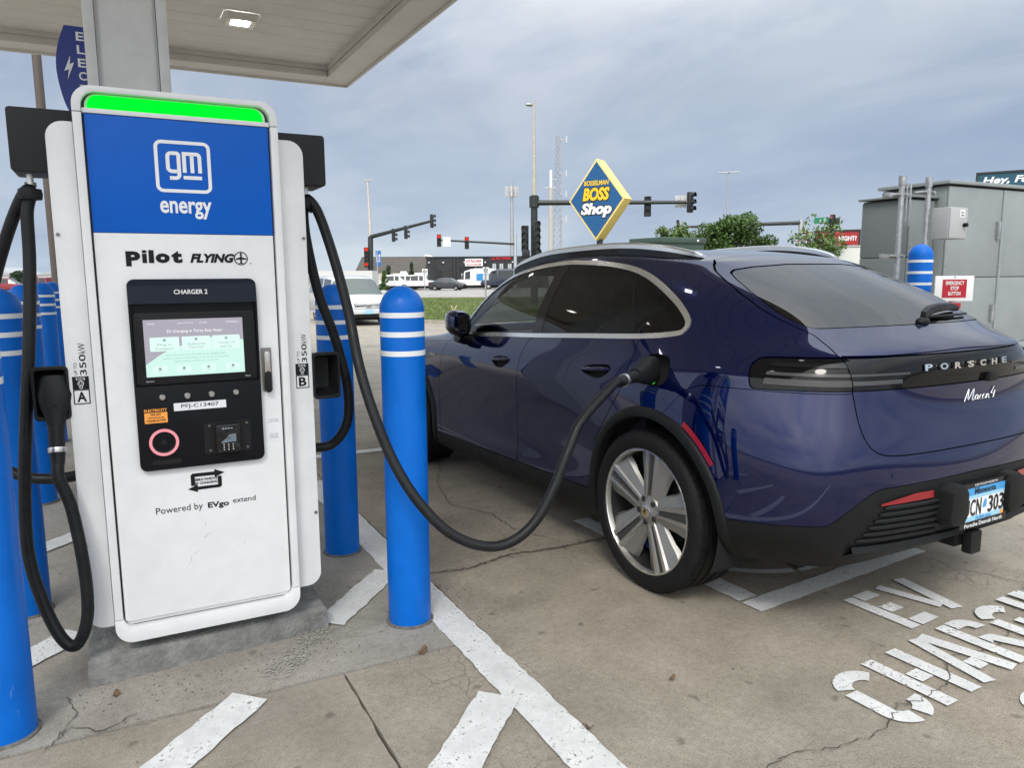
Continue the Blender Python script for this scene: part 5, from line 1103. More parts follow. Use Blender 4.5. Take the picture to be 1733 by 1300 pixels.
# script badge
cur = [[(0, 0), (.10, .85), (.13, .9), (.12, .1), (.30, .95), (.27, .05), (.33, .12)], [(.47, .38), (.42, .45), (.36, .25), (.38, .05), (.47, .38), (.45, .08), (.50, .12)], [(.60, .38), (.54, .36), (.53, .1), (.60, .08)], [(.72, .38), (.66, .4), (.62, .15), (.67, .04), (.72, .25), (.73, .08)], [(.78, .40), (.75, .05), (.80, .36), (.85, .36), (.83, .06), (.88, .1)], [(1.02, .95), (.93, .42), (1.06, .42)], [(1.06, .62), (1.01, .05)]]
m = MB(); Mr = REAR(.03, .945, .0005)
for st in cur:
    pts = [tuple(Mr @ Vector((p[0]*.205+p[1]*.012, p[1]*.050, .0015))) for p in spline(st, 5)]; m.tube(pts, .0019, 6)
m.build('script_badge', 'chrome_letter', hatch_o, smooth=True, local=True)
# rear view camera pod, wiper
Mp = REAR(-.155, 1.032, .0)
MB().prism([(-.035, -.006), (-.020, .020), (.020, .022), (.038, -.004), (.03, -.012), (-.028, -.012)], -.002, .020, 'z').build('camera_pod', 'cladding', lbar, local=True, matrix=Mp, bevel=.003)
wp = [surf_pt(y, z)[0]+surf_pt(y, z)[1]*o_ for y, z, o_ in ((-.01, 1.265, .018), (-.10, 1.282, .028), (-.22, 1.290, .030), (-.33, 1.293, .026), (-.40, 1.290, .020))]
m = MB(); P_ = spline([tuple(p) for p in wp], 6); v = []
for i, p in enumerate(P_):
    t = i/(len(P_)-1); hw = .024*(1-.35*t) if t > .04 else .010
    for dy, dz in ((-.016, -hw), (-.016, hw), (.010, hw*.8), (.014, 0), (.010, -hw*.8)): v.append((p[0]-dy, p[1], p[2]+dz))
n = len(P_); m.add(v, [(i*5+j, i*5+(j+1) % 5, (i+1)*5+(j+1) % 5, (i+1)*5+j) for i in range(n-1) for j in range(5)]+[tuple(range(5)), tuple(range((n-1)*5, n*5))])
wo = m.build('wiper', 'black_plastic', hatch_o, bevel=.004, local=True)
bl = [surf_pt(y, 1.272)[0]+surf_pt(y, 1.272)[1]*.010 for y in (-.02, -.12, -.25, -.38, -.46)]
MB().tube([tuple(p) for p in bl], .006, 8).build('wiper_blade', 'black_plastic', wo, local=True)
pv, nv = surf_pt(-.01, 1.262); MB().sphere(pv, .03, 14, 8, (.8, 1.3, .7)).build('wiper_pivot', 'black_plastic', wo, smooth=True, local=True)
# side reflectors on the rear wing edge and rear reflectors
for sgn in (1, -1):
    m = MB(); v = []
    for i in range(9):
        t = i/8; a = R(118)+R(26)*(t)
        for r_ in (.486, .510):
            x, z = ACX[0]+r_*math.cos(a)*1.0, ACZ+r_*math.sin(a); p, n = surf_pt(x, z, 'side'); q = p+n*.004; v.append((q.x, sgn*q.y, q.z))
    m.add(v, [(2*i, 2*i+1, 2*i+3, 2*i+2) for i in range(8)]); m.build('side_reflector', 'reflector_red', car, local=True)
    v = []; m = MB()
    for i in range(11):
        t = i/10; y = .565+(.300-.565)*t
        for z in (.592+.006*t, .600+.026*min(1, t*1.6)): p, n = surf_pt(y, z); q = p+n*.012; v.append((q.x, sgn*q.y, q.z))
    m.add(v, [(2*i, 2*i+1, 2*i+3, 2*i+2) for i in range(10)]); m.build('rear_reflector', 'reflector_red', bump_o, local=True)
    # ribs of the lower grille
    for k, z in enumerate((.455, .480, .505, .530, .555, .580)):
        y0 = .645-.022*k*.9; pts = []
        for i in range(12):
            y = y0+(.245-y0)*i/11; p, n = surf_pt(y, z); q = p+n*.008; pts.append((q.x, sgn*q.y, q.z))
        MB().tube(pts, [.004]+[.0085]*10+[.006], 6).build('grille_rib', 'cladding', bump_o, smooth=True, local=True)
    # pods beside the plate
    pod = MB(); oc = [(.268, .50), (.256, .625), (.212, .648), (.165, .642), (.140, .605), (.140, .50), (.165, .466), (.242, .470)]; base_ = [surf_pt(y, z)[0] for y, z in oc]
    nn = len(oc); cy_, cz_ = .204, .56
    v = [(p.x+.02, sgn*p.y, p.z) for p in base_]+[(-1.022, sgn*(cy_+(y-cy_)*.92), cz_+(z-cz_)*.92) for y, z in oc]
    pod.add(v, [tuple(range(nn, 2*nn))]+[(i, (i+1) % nn, nn+(i+1) % nn, nn+i) for i in range(nn)]); pod.build('plate_pod', 'cladding', bump_o, bevel=.008, local=True)
    # park sensors
    for y, z in ((.80, .455), (.50, .70)):
        p, n = surf_pt(y, z) if y < .76 else surf_pt(-.70, .44, 'side'); q = p+n*.003; MB().cyl((p.x, sgn*p.y, p.z), (q.x, sgn*q.y, q.z), .010, n=16).build('park_sensor', 'cladding' if z < .6 else CP, bump_o, local=True)
# diffuser lip, hitch
dl = MB(); v = []
for i in range(25):
    y = -.66+1.32*i/24; z0 = .425 if abs(y) > .1 else .425; p, n = surf_pt(y, .43); w = .05*(1-abs(y)/.66*.6); v += [(p.x-.012, y, .428), (p.x-.020, y, .405), (p.x+.10, y, .335+.02*abs(y)), (p.x+.14, y, .40)]
dl.add(v, [(i*4+j, i*4+(j+1) % 4, (i+1)*4+(j+1) % 4, (i+1)*4+j) for i in range(24) for j in range(4)]); dl.build('diffuser', 'cladding', bump_o, smooth=40, local=True)
ht = MB().box(-.945, -.80, .0, .09, .345, .400).build('hitch_receiver', 'cladding', car, local=True, bevel=.006)
MB().prism(rrect(-.025, .050, .318, .415, .010, 3), -.990, -.950, 'x').build('hitch_cover', 'cladding', ht, local=True, bevel=.005)
# number plate
PM = Matrix(((0, 0, -1, -1.001), (-1, 0, 0, 0.0), (0, 1, 0, 0), (0, 0, 0, 1)))
PX = lambda u, z, d=0.0: Matrix(((0, 0, -1, -1.0020-d), (-1, 0, 0, -u), (0, 1, 0, z), (0, 0, 0, 1)))   # u: right of centre line
plm = mat('plate_blue', (.30, .55, .72), .4); mat('plate_white', (.78, .80, .80), .4); mat('plate_sky', (.06, .30, .62), .4)
fr = MB().ring([(y, z) for y, z in rrect(-.168, .168, .445, .632, .012, 3)], [(y, z) for y, z in rrect(-.145, .145, .472, .612, .006, 3)], -1.003, -.985, 'x').build('plate_frame', 'black_gloss', car, local=True)
plt = MB().prism(rrect(-.152, .152, .464, .616, .008, 3), -1.000, -.988, 'x').build('number_plate', 'plate_white', car, local=True)
MB().box(-1.0012, -1.0002, -.150, .150, .580, .614).build('plate_band', 'plate_sky', plt, local=True); MB().box(-1.0011, -1.0002, -.150, .150, .566, .5795).build('plate_band', plm, plt, local=True); MB().box(-1.0011, -1.0002, -.150, .150, .466, .492).build('plate_band', plm, plt, local=True)
text_fit('plate_text', 'Minnesota', .150, .026, PX(-.075, .583), 'letter_black', plt, bold=.01, depth=.0008, local=True)
for c_, u in zip('JCN', (-.140, -.098, -.056)): text_fit('plate_text', c_, .034, .070, PX(u, .493), 'letter_black', plt, bold=.012, depth=.0008, local=True)
MB().prism([(-.004, .555), (-.014, .553), (-.017, .530), (-.013, .520), (.008, .518), (.006, .536)], -1.0022, -1.0012, 'x').build('plate_map', 'plate_sky', plt, local=True)
for c_, u in zip('303', (.028, .068, .108)): text_fit('plate_text', c_, .034, .070, PX(u, .493), 'letter_black', plt, bold=.012, depth=.0008, local=True)
text_fit('plate_text', '10,000 lakes', .11, .016, PX(-.055, .472), 'plate_sky', plt, depth=.0008, local=True)
MB().box(-1.0021, -1.0012, -.147, -.122, .470, .488).build('plate_sticker', 'orange_label', plt, local=True)
text_fit('frame_text', 'Porsche Detroit North', .27, .016, PX(-.135, .449, .0012), 'letter_white', fr, bold=.01, depth=.0008, local=True)
text_fit('frame_text', 'DETROITNORTH', .16, .008, PX(-.08, .618, .0012), 'letter_white', fr, depth=.0006, local=True)
# e-badge on the wing, green charge light
text_fit('wing_badge', 'electric', .10, .022, Matrix(((-1, 0, 0, 2.49), (0, 0, 1, .9445), (0, 1, 0, .895), (0, 0, 0, 1))), 'satin_silver', car, shear=.3, depth=.002, local=True)
MB().ring([(.0+.014*math.cos(a), .990+.014*math.sin(a)) for a in np.linspace(0, 6.2, 24)], [(.0+.0105*math.cos(a), .990+.0105*math.sin(a)) for a in np.linspace(0, 6.2, 24)], .915, .918).build('charge_indicator', emis('charge_green', (.1, 1, .15), .4), car, local=True)
# cabin
def seat(x, y, w, wide=.5):
    s_ = thing_part = MB().prism(rrect(x-.10, x+.42, .50, .66, .06, 4), y-wide/2, y+wide/2, 'y').build('seat', 'seat_black', car, local=True, bevel=.03)
    Mb = Matrix.Translation((x-.06, y, .60)) @ Matrix.Rotation(R(-20), 4, 'Y')
    MB().prism(rrect(-.08, .06, 0, .62, .05, 4), -wide/2+.01, wide/2-.01, 'y').build('seat_back', 'seat_black', s_, local=True, bevel=.03, matrix=Mb)
    for dy in ((0,) if wide < .8 else (-.42, 0, .42)):
        MB().prism(rrect(-.06, .05, .64, .83, .04, 4), dy-.12, dy+.12, 'y').build('head_rest', 'seat_black', s_, local=True, bevel=.03, matrix=Mb)
seat(1.15, .38, 0); seat(1.15, -.38, 0); seat(.25, 0, 0, 1.30)
MB().prism([(1.75, .55), (1.70, .90), (1.78, 1.02), (2.35, 1.06), (2.4, .55)], -.80, .80, 'y').build('dashboard', 'seat_black', car, local=True, bevel=.03)
MB().box(-.40, 2.5, -.84, .84, .30, .42).build('cabin_floor', 'liner_black', car, local=True); MB().box(-.45, .02, -.70, .70, .42, .98).build('boot_trim', 'liner_black', car, local=True)
sw = MB().lathe([(.172+.014*math.cos(a), .014*math.sin(a)) for a in np.linspace(0, 2*math.pi, 9)[:-1]], 40, Matrix.Translation((1.62, .38, .98)) @ Matrix.Rotation(R(-65), 4, 'Y'), True).build('steering_wheel', 'seat_black', car, smooth=True, local=True)
MB().cyl((1.62, .38, .98), (1.78, .38, .90), .05, n=14).box(1.60, 1.63, .22, .54, .965, .995).build('steering_hub', 'seat_black', sw, local=True)
for sgn in (1, -1): 
    p0, n0 = surf_pt(1.6, 1.0, 'side'); MB().box(.15, 2.2, sgn*.80-.03, sgn*.80+.03, .42, 1.04).build('door_trim', 'seat_black', car, local=True)
# front lamps and grille (seen only in passing)
for sgn in (1, -1):
    hl_ = clip(clip(BASE, np.where(BASE.X > 3.0, np.abs(BASE.Z-.80)-.05, 1.0)), 0*clip(BASE, np.where(BASE.X > 3.0, np.abs(BASE.Z-.80)-.05, 1.0)).X-1)
    hl_ = clip(hl_, .52-hl_.Y); hl_ = clip(hl_, 3.12-hl_.X); surf_obj('head_light', hl_ if sgn > 0 else mirror(hl_), 'lamp_clear', car, off=.003, flange=.004)
# ------------------------------------------------------------------ utility yard on the right
mat('cabinet_grey', (.245, .268, .272), .5, var=.08, vscale=2.5, rvar=.08); mat('cabinet_dark', (.165, .185, .188), .5, var=.08, vscale=2.5); mat('galvanised', (.42, .43, .44), .42, .7, var=.25, vscale=20, rvar=.1)
mat('sign_red', (.42, .006, .02), .4); mat('sign_white', (.76, .77, .77), .4); mat('pad_concrete', (.33, .32, .29), .9, var=.15)
def panel_box(name, label, x0, x1, y0, y1, z1, m, rows_l, cols_l, rows_f, cols_f, roof=.05):
    t = thing(name, label, 'electrical cabinet', ((x0+x1)/2, (y0+y1)/2, 0)); g = .004
    MB().box(x0+.01, x1-.01, y0+.01, y1-.01, .10, z1-.01).build('carcass', 'seam_dark', t); MB().box(x0-.08, x1+.08, y0-.08, y1+.08, 0, .10).build('pad', 'pad_concrete', t, bevel=.01)
    for (za, zb) in zip(rows_l, rows_l[1:]):
        for ya, yb in zip(cols_l, cols_l[1:]): MB().box(x0, x0+.02, ya+g, yb-g, za+g, zb-g).build('side_panel', m, t, bevel=.003)
    for (za, zb) in zip(rows_f, rows_f[1:]):
        for xa, xb in zip(cols_f, cols_f[1:]):
            MB().box(xa+g, xb-g, y0-.018, y0, za+g, zb-g).build('front_panel', m, t, bevel=.003)
            for xs in (xa+.03, xb-.03): MB().cyl((xs, y0-.018, za+.12), (xs, y0-.024, za+.12), .009, n=8).build('bolt', 'galvanised', t)
    for xx in cols_f[1:-1]: MB().box(xx-.018, xx+.018, y0-.030, y0-.019, .12, z1-.03).build('seam_strip', m, t, bevel=.003)
    MB().box(x0-.045, x1+.02, y0-.045, y1+.02, z1, z1+roof).build('roof_cap', m, t, bevel=.006)
    return t
panel_box('switchgear_cabinet', 'tall grey steel switchgear cabinet at the right edge behind the car', 7.38, 10.2, 4.83, 5.56, 2.335, 'cabinet_grey', (.12, 2.315), (4.83, 4.98, 5.56), (.12, .72, 1.42, 2.315), (7.38, 8.30, 9.2, 10.2), .035)
panel_box('meter_cabinet', 'lower dark grey steel cabinet left of the tall switchgear', 6.98, 7.36, 4.95, 5.48, 2.20, 'cabinet_dark', (.12, 1.62, 2.18), (4.95, 5.48), (.12, 1.62, 2.18), (6.98, 7.36), .02)
for (x_, z_) in ((8.22, 1.05), (8.22, 1.9), (9.12, 1.05)): MB().box(x_-.02, x_+.02, 4.83-.05, 4.83-.019, z_-.09, z_+.09).build('door_handle', 'galvanised', bpy.data.objects['switchgear_cabinet'], bevel=.005)
for k in range(7): MB().box(8.45, 9.05, 4.795, 4.8115, .30+k*.05, .32+k*.05).build('louvre', 'cabinet_grey', bpy.data.objects['switchgear_cabinet'], bevel=.003)
st_ = thing('strut_frame', 'galvanised post frame holding a small grey disconnect box before the cabinets', 'post frame', (6.3, 4.6, 0))
pA = pd(1519, 575, 6.9); pA2 = pd(1527, 312, 6.9); pB = pd(1566, 575, 6.7); pB2 = pd(1572, 315, 6.7)
for p, q, r_ in ((pA, pA2, .025), (pB, pB2, .022)):
    pos = MB().cyl((q[0], q[1], 0), (q[0], q[1], q[2]), r_, n=14).build('post', 'galvanised', st_, smooth=30); MB().cyl((q[0], q[1], q[2]-.005), (q[0], q[1], q[2]+.075), r_+.008, n=14).build('post_cap', 'galvanised', pos, smooth=30)
for zz in (2.17, 1.62):
    MB().box(pA2[0]-.16, pB2[0]+.10, pA2[1]+.035, pA2[1]+.075, zz-.02, zz+.02).build('strut', 'galvanised', st_, bevel=.004)
    for q in (pA2, pB2):
        for dx in (-.05, .05): MB().cyl((q[0]+dx, q[1]-.03, zz), (q[0]+dx, q[1]+.09, zz), .014, n=8).build('clamp', 'galvanised', st_)
for dx in (.10, .15): MB().cyl((pA2[0]+dx, pA2[1]+.02, 2.28), (pA2[0]+dx, pA2[1]+.02, 1.9), .010, n=8).build('conduit', 'galvanised', st_, smooth=30)
dc = thing('disconnect_box', 'small light grey disconnect box with a black knob on the post frame', 'electrical box', (pA2[0]+.2, pA2[1]-.05, 1.75)); x0_, y0_ = pA2[0]+.03, pB2[1]-.20
MB().box(x0_, x0_+.25, y0_, y0_+.16, 1.76, 2.03).build('box', mat('box_grey', (.40, .41, .41), .5), dc, bevel=.008); MB().box(x0_+.005, x0_+.245, y0_-.008, y0_-.0005, 1.765, 2.025).build('box_door', 'box_grey', dc, bevel=.003)
MB().cyl((x0_+.20, y0_-.008, 1.88), (x0_+.20, y0_-.04, 1.88), .018, n=12).build('knob', 'black_plastic', dc); lb_ = MB().box(x0_+.135, x0_+.205, y0_-.0095, y0_-.0085, 1.945, 2.01).build('label', 'sign_white', dc); text_fit('label_text', 'LOCK', .04, .014, FRONT(x0_+.15, y0_-.0096, 1.98), 'letter_black', lb_); text_fit('label_text', 'OPEN', .04, .014, FRONT(x0_+.15, y0_-.0096, 1.955), 'letter_black', lb_)
bo = bollard(pd(1547, 600, 6.3)[:2]+(0,), 'blue bollard with white bands beside the post frame behind the car', 1.70, .092)
e0 = pd(1615, 488, 6.0); es = thing('emergency_stop_sign', 'white board with red EMERGENCY STOP BUTTON plate behind the car', 'sign', (e0[0], e0[1], 0), -R(30))
Ms = Matrix.Translation((e0[0], e0[1], e0[2])) @ Matrix.Rotation(-R(24), 4, 'Z')
MB().box(-.158, .158, 0, .012, -.100, .098).build('board', 'sign_white', es, matrix=Ms, bevel=.002); rp = MB().box(-.098, .098, -.004, -.0005, -.072, .070).build('red_plate', 'sign_red', es, matrix=Ms)
for s_, z_, w in (('EMERGENCY', .027, .15), ('STOP', -.014, .068), ('BUTTON', -.055, .10)): text_fit('sign_text', s_, w, .030, Ms @ FRONT(-w/2, -.0045, z_), 'sign_white', rp, bold=.02)
MB().cyl(Ms @ Vector((.01, .03, -.10-e0[2]+.1)), Ms @ Vector((.01, .03, .05)), .022, n=10).build('post', 'galvanised', es); MB().box(-.05, .05, -.02, .03, -.19, -.115).build('stop_button_box', 'sign_red', es, matrix=Ms); 
MB().cyl(Ms @ Vector((0, -.001, .09)), Ms @ Vector((0, -.005, .09)), .006, n=8).build('bolt', 'galvanised', es)
gb = thing('utility_box', 'dark green flat topped utility box just above the blue car roof', 'utility box', pd(1130, 470, 17)[:2]+(0,)); q0 = pd(1130, 402, 17); Mg = Matrix.Translation((q0[0], q0[1], 0)) @ Matrix.Rotation(R(4), 4, 'Z')
mat('box_green', (.045, .075, .058), .5, var=.1); MB().box(-.62, .62, -.5, .5, 0, q0[2]-.14).build('body', 'box_green', gb, matrix=Mg); MB().box(-.66, .66, -.54, .54, q0[2]-.14, q0[2]-.02).build('lid', 'box_green', gb, matrix=Mg, bevel=.02); MB().box(.36, .42, -.546, -.541, q0[2]-.10, q0[2]-.06).build('label', 'sign_white', gb, matrix=Mg)

# ------------------------------------------------------------------ shop sign on its post
mat('boss_yellow', (.80, .60, .20), .45, var=.05); mat('boss_blue', (.008, .085, .23), .4); mat('letter_yellow', (.80, .52, .02), .4); mat('pole_dark', (.018, .022, .022), .5, var=.2); mat('pole_tan', (.44, .41, .36), .5, var=.1)
DB = 27.0; bc = pd(1009, 338, DB); bs = thing('shop_sign', 'blue and yellow diamond BOSS Shop sign on a dark post', 'sign', (bc[0], bc[1], 0))
face_dir = math.atan2(-bc[1], -bc[0])                      # towards the viewer
Mb_ = Matrix.Translation(bc) @ Matrix.Rotation(face_dir+R(90)+R(-27), 4, 'Z')   # local -y is the face
hh, hw, dp = 1.42, 1.10, .62
dia = [(0, -hh), (hw, 0), (0, hh), (-hw, 0)]
MB().prism(dia, 0, dp).build('case', 'boss_yellow', bs, matrix=Mb_, bevel=.01); MB().prism([(a*.93, b*.93) for a, b in dia], -.012, -.001).build('face', 'boss_blue', bs, matrix=Mb_)
def fl_text(s_, w, h, x, z, m, b=.03, sh=.22, ol=None):
    if ol: text_fit('sign_outline', s_, w*1.06, h*1.16, Mb_ @ FRONT(x-w*.03, -.014, z-h*.08), ol, bs, bold=b+.05, shear=sh, depth=.004)
    text_fit('sign_letters', s_, w, h, Mb_ @ FRONT(x, -.019, z), m, bs, bold=b, shear=sh, depth=.006)
fl_text('BOSSELMAN', .98, .17, -.48, .50, 'letter_yellow', .03, .2); fl_text('BOSS', 1.06, .46, -.53, -.03, 'letter_yellow', .05, .22, 'letter_black'); fl_text('Shop', 1.22, .52, -.60, -.62, 'sign_white', .05, .22, 'letter_black')
MB().cyl(Mb_ @ Vector((0, dp*.5, -hh+.05)), (Mb_ @ Vector((0, dp*.5, 0))).to_2d().to_3d()+Vector((0, 0, ZF)), .11, n=14).build('post', 'pole_dark', bs)
# ------------------------------------------------------------------ traffic signals
mat('signal_black', (.012, .012, .013), .45); red_on = emis('red_lamp', (1.0, .05, .03), .9); mat('lens_off', (.03, .028, .026), .3)
FACE = lambda p, extra=0.0: Matrix.Translation(p) @ Matrix.Rotation(math.atan2(-p[1], -p[0])+R(90)+extra, 4, 'Z')
def head(par, p, extra=0.0, lit=None, n=3, s=1.0, back=False):
    M = FACE(p, extra); b = MB().box(-.19*s, .19*s, 0, .22*s, -.18*n*s, .18*n*s).build('signal_head', 'signal_black', par, matrix=M, bevel=.03*s, seg=1)
    if back: return b
    for k in range(n):
        z = (.36*(n-1)/2-.36*k)*s; Mk = M @ Matrix.Translation((0, 0, z)) @ Matrix.Rotation(R(90), 4, 'X')
        MB().lathe([(.0001, .004), (.15*s, .004)], 16, Mk).build('lens', red_on if lit == k else 'lens_off', b)
        v = []; 
        for i in range(13):
            a = R(-20)+R(220)*i/12
            for z_ in (.002, .20*s): v.append(Mk @ Vector((.16*s*math.cos(a), .16*s*math.sin(a), z_)))
        MB().add(v, [(2*i, 2*i+1, 2*i+3, 2*i+2) for i in range(12)]).build('visor', 'signal_black', b)
    return b
def arm_tube(name, a, b, r0, r1, m, par): return MB().cyl(a, b, r0, r1, 12).build(name, m, par, smooth=30)
d = 42; b_ = pd(903, 440, d); t1 = thing('traffic_signal', 'large black traffic signal mast with long arm behind the shop sign', 'traffic signal', (b_[0], b_[1], ZF))
j = pd(904, 343, d); arm_tube('pole', (j[0], j[1], ZF), (j[0], j[1], j[2]+.4), .20, .19, 'pole_dark', t1); MB().cyl((j[0], j[1], j[2]-.25), (j[0], j[1], j[2]+.35), .27, n=14).build('arm_clamp', 'pole_dark', t1)
tip = pd(1176, 342, 41.0); arm_tube('arm', j, tip, .15, .09, 'pole_dark', t1); top = pd(903, 174, d); lpz = MB().cyl((j[0], j[1], j[2]+.4), (j[0], j[1], top[2]), .13, .06, 12).build('lamp_pole', 'pole_tan', t1, smooth=30)
MB().sphere(pd(896, 177, d), .26, 12, 6, (1, .6, .35)).build('luminaire', 'galvanised', lpz)
head(t1, pd(1096, 349, 41.6)); head(t1, pd(1171, 342, 41.0), R(60)); head(t1, pd(888, 404, d), R(-10), n=4); head(t1, pd(909, 402, d-.4), R(15), n=5)
for u_ in (890, 910): MB().box(-.22, .22, 0, .2, -.2, .2).build('walk_signal', 'signal_black', t1, matrix=FACE(pd(u_, 429, d)), bevel=.03)
MB().box(-.3, .3, 0, .03, -.33, .33).build('arm_sign', mat('sign_back', (.50, .50, .49), .5), t1, matrix=FACE(pd(1152, 341, 41.3))); MB().cyl(pd(1150, 339, 41.1), pd(1151, 332, 41.1), .04, n=8).build('sensor', 'galvanised', t1)
d = 65; b_ = pd(627, 487, d); t2 = thing('traffic_signal', 'black traffic signal mast with rising arm and three hanging lights, left of centre', 'traffic signal', (b_[0], b_[1], ZF)); j = pd(627, 401, d)
arm_tube('pole', (b_[0], b_[1], ZF), (j[0], j[1], j[2]), .24, .22, 'pole_dark', t2); arm_tube('arm', j, pd(734, 373, 62), .18, .10, 'pole_dark', t2); lpz = arm_tube('lamp_pole', (j[0], j[1], j[2]), pd(622, 306, d), .14, .08, 'pole_tan', t2)
MB().box(-.45, .45, -.1, .1, -.05, .06).build('luminaire', 'galvanised', lpz, matrix=FACE(pd(623, 305, d)))
for u_, v_, dd in ((668, 398, 64), (689, 393, 63.2), (733, 374, 62)): head(t2, pd(u_, v_, dd), R(75), back=False)
head(t2, pd(620, 433, 64.5), 0, 0, 4); MB().box(-.22, .22, 0, .2, -.22, .22).build('walk_signal', 'signal_black', t2, matrix=FACE(pd(621, 448, 64.5)), bevel=.03); MB().cyl(FACE(pd(620, 447.5, 64.4)) @ Vector((0, -.01, 0)), FACE(pd(620, 447.5, 64.4)) @ Vector((0, -.03, 0)), .14, n=12).build('walk_lamp', red_on, t2)
d = 85; b_ = pd(872, 480, d); t3 = thing('traffic_signal', 'far traffic signal arm with two red lights above the dark shop', 'traffic signal', (b_[0], b_[1], ZF)); j = pd(872, 413, d)
arm_tube('pole', (b_[0], b_[1], ZF), pd(872, 396, d), .2, .18, 'galvanised', t3); arm_tube('arm', j, pd(740, 406, 84), .13, .10, 'pole_dark', t3); head(t3, pd(743, 407, 84), 0, 0, 3, 1.25); head(t3, pd(790, 411, 84.4), 0, 0, 3, 1.25); MB().box(-.42, .42, 0, .03, -.5, .5).build('arm_sign', 'sign_white', t3, matrix=FACE(pd(756, 409, 84)))
d = 60; b_ = pd(1356, 430, d); t4 = thing('traffic_signal', 'silver signal pole with a dark arm beyond the car roof', 'traffic signal', (b_[0], b_[1], ZF)); j = pd(1355, 377, d); arm_tube('pole', (b_[0], b_[1], ZF), pd(1356, 372, d), .22, .20, 'galvanised', t4)
arm_tube('arm', j, pd(1160, 384, 62), .16, .10, 'pole_dark', t4); head(t4, pd(1147, 379, 62), 0, None, 3, .6); head(t4, pd(1273, 376, 61), 0, None, 3, .6)
t5 = thing('traffic_signal', 'dark signal head with green street name plate beside the silver pole', 'traffic signal', pd(1409, 430, 58)[:2]+(0,)); b_ = pd(1409, 420, 58); arm_tube('pole', (b_[0], b_[1], ZF), pd(1409, 365, 58), .2, .18, 'pole_dark', t5); head(t5, pd(1409, 375, 57.6), 0, None, 3, 1.0)
for u_ in (1400, 1417): MB().box(-.18, .18, 0, .2, -.25, .25).build('signal_side', 'signal_black', t5, matrix=FACE(pd(u_, 374, 57.7)), bevel=.02)
gs = MB().box(-.55, .45, 0, .03, -.22, .22).build('street_plate', mat('plate_green', (.01, .20, .09), .4), t5, matrix=FACE(pd(1391, 373, 57.5))); text_fit('plate_text', 't S', .5, .28, FACE(pd(1391, 373, 57.5)) @ FRONT(-.2, -.01, -.13), 'sign_white', gs)
# lamp posts, masts, towers
def lamp_post(u, v0, v1, d, label, tee=True, r=.10, m='galvanised'):
    b_ = pd(u, 470, d); t = thing('street_lamp', label, 'street lamp', (b_[0], b_[1], ZF)); q = pd(u, v1, d); MB().cyl((b_[0], b_[1], ZF), (b_[0], b_[1], q[2]), r, r*.55, 10).build('pole', m, t, smooth=30)
    for s_ in ((-1, 1) if tee else (-1,)): MB().box(min(0, s_*.95), max(0, s_*.95), -.12, .12, -.05, .05).build('lamp_head', m, t, matrix=FACE((b_[0], b_[1], q[2])), bevel=.03)
lamp_post(1227, 400, 295, 72, 'thin twin headed street lamp standing beyond the trees')
pb_ = thing('lamp_pole', 'slim dark brown pole behind the left cable arm', 'pole', px(93, 470, 17)[:2]+(0,)); q = px(93, 440, 17); MB().cyl((q[0], 17, 0), (q[0], 17, 9.5), .085, .075, 12).build('shaft', mat('pole_brown', (.085, .065, .055), .5, var=.1), pb_, smooth=30)
MB().box(q[0]-.2, q[0]+.2, 16.8, 17.2, 0, .05).build('base_plate', 'pole_brown', pb_)
b_ = pd(867, 470, 130); mo = thing('cell_mast', 'grey monopole with antenna panels left of the tall signal mast', 'mast', (b_[0], b_[1], ZF)); MB().cyl((b_[0], b_[1], ZF), (b_[0], b_[1], pd(867, 311, 130)[2]), .42, .22, 12).build('pole', 'galvanised', mo, smooth=30); zc_ = pd(867, 324, 130)[2]
for k in range(9): a = k*.698; MB().box(1.0, 1.15, -.15, .15, zc_-.8, zc_+.9).build('antenna', 'sign_back', mo, matrix=Matrix.Translation((b_[0], b_[1], ZF)) @ Matrix.Rotation(a, 4, 'Z'))
for k in range(3): a = k*2.094; MB().box(0, 1.2, -.06, .06, zc_-.05, zc_+.05).build('bracket', 'galvanised', mo, matrix=Matrix.Translation((b_[0], b_[1], ZF)) @ Matrix.Rotation(a, 4, 'Z'))
b_ = pd(932, 470, 100); m2 = thing('signal_mast', 'plain tan pole with a thin white tip beside the lattice tower', 'mast', (b_[0], b_[1], ZF)); MB().cyl((b_[0], b_[1], ZF), (b_[0], b_[1], pd(932, 320, 100)[2]), .30, .24, 10).build('pole', 'pole_tan', m2, smooth=30); MB().cyl((b_[0], b_[1], pd(932, 320, 100)[2]), (b_[0], b_[1], pd(932, 291, 100)[2]), .16, n=8).build('tip', 'sign_white', m2); MB().box(-.7, .7, -.1, .1, -.1, .1).build('cross_arm', 'galvanised', m2, matrix=FACE((b_[0], b_[1], pd(932, 320, 100)[2])))
b_ = pd(945, 470, 150); lt = thing('lattice_tower', 'slender grey lattice radio tower with side antennas', 'tower', (b_[0], b_[1], ZF)); H_ = pd(945, 236, 150)[2]; m = MB()
def leg(k, z): r_ = 1.15-(1.15-.55)*z/H_; a = k*2.094+.4; return Vector((b_[0]+r_*math.cos(a), b_[1]+r_*math.sin(a), z))
for k in range(3): MB().cyl(leg(k, 0), leg(k, H_), .10, .08, 6).build('leg', 'galvanised', lt)
nz_ = 22
for i in range(nz_):
    z0_, z1_ = H_*i/nz_, H_*(i+1)/nz_
    for k in range(3): m.cyl(leg(k, z0_), leg((k+1) % 3, z1_), .045, n=4).cyl(leg(k, z1_), leg((k+1) % 3, z1_), .04, n=4)
tag(m.build('bracing', 'galvanised', lt), kind=None)
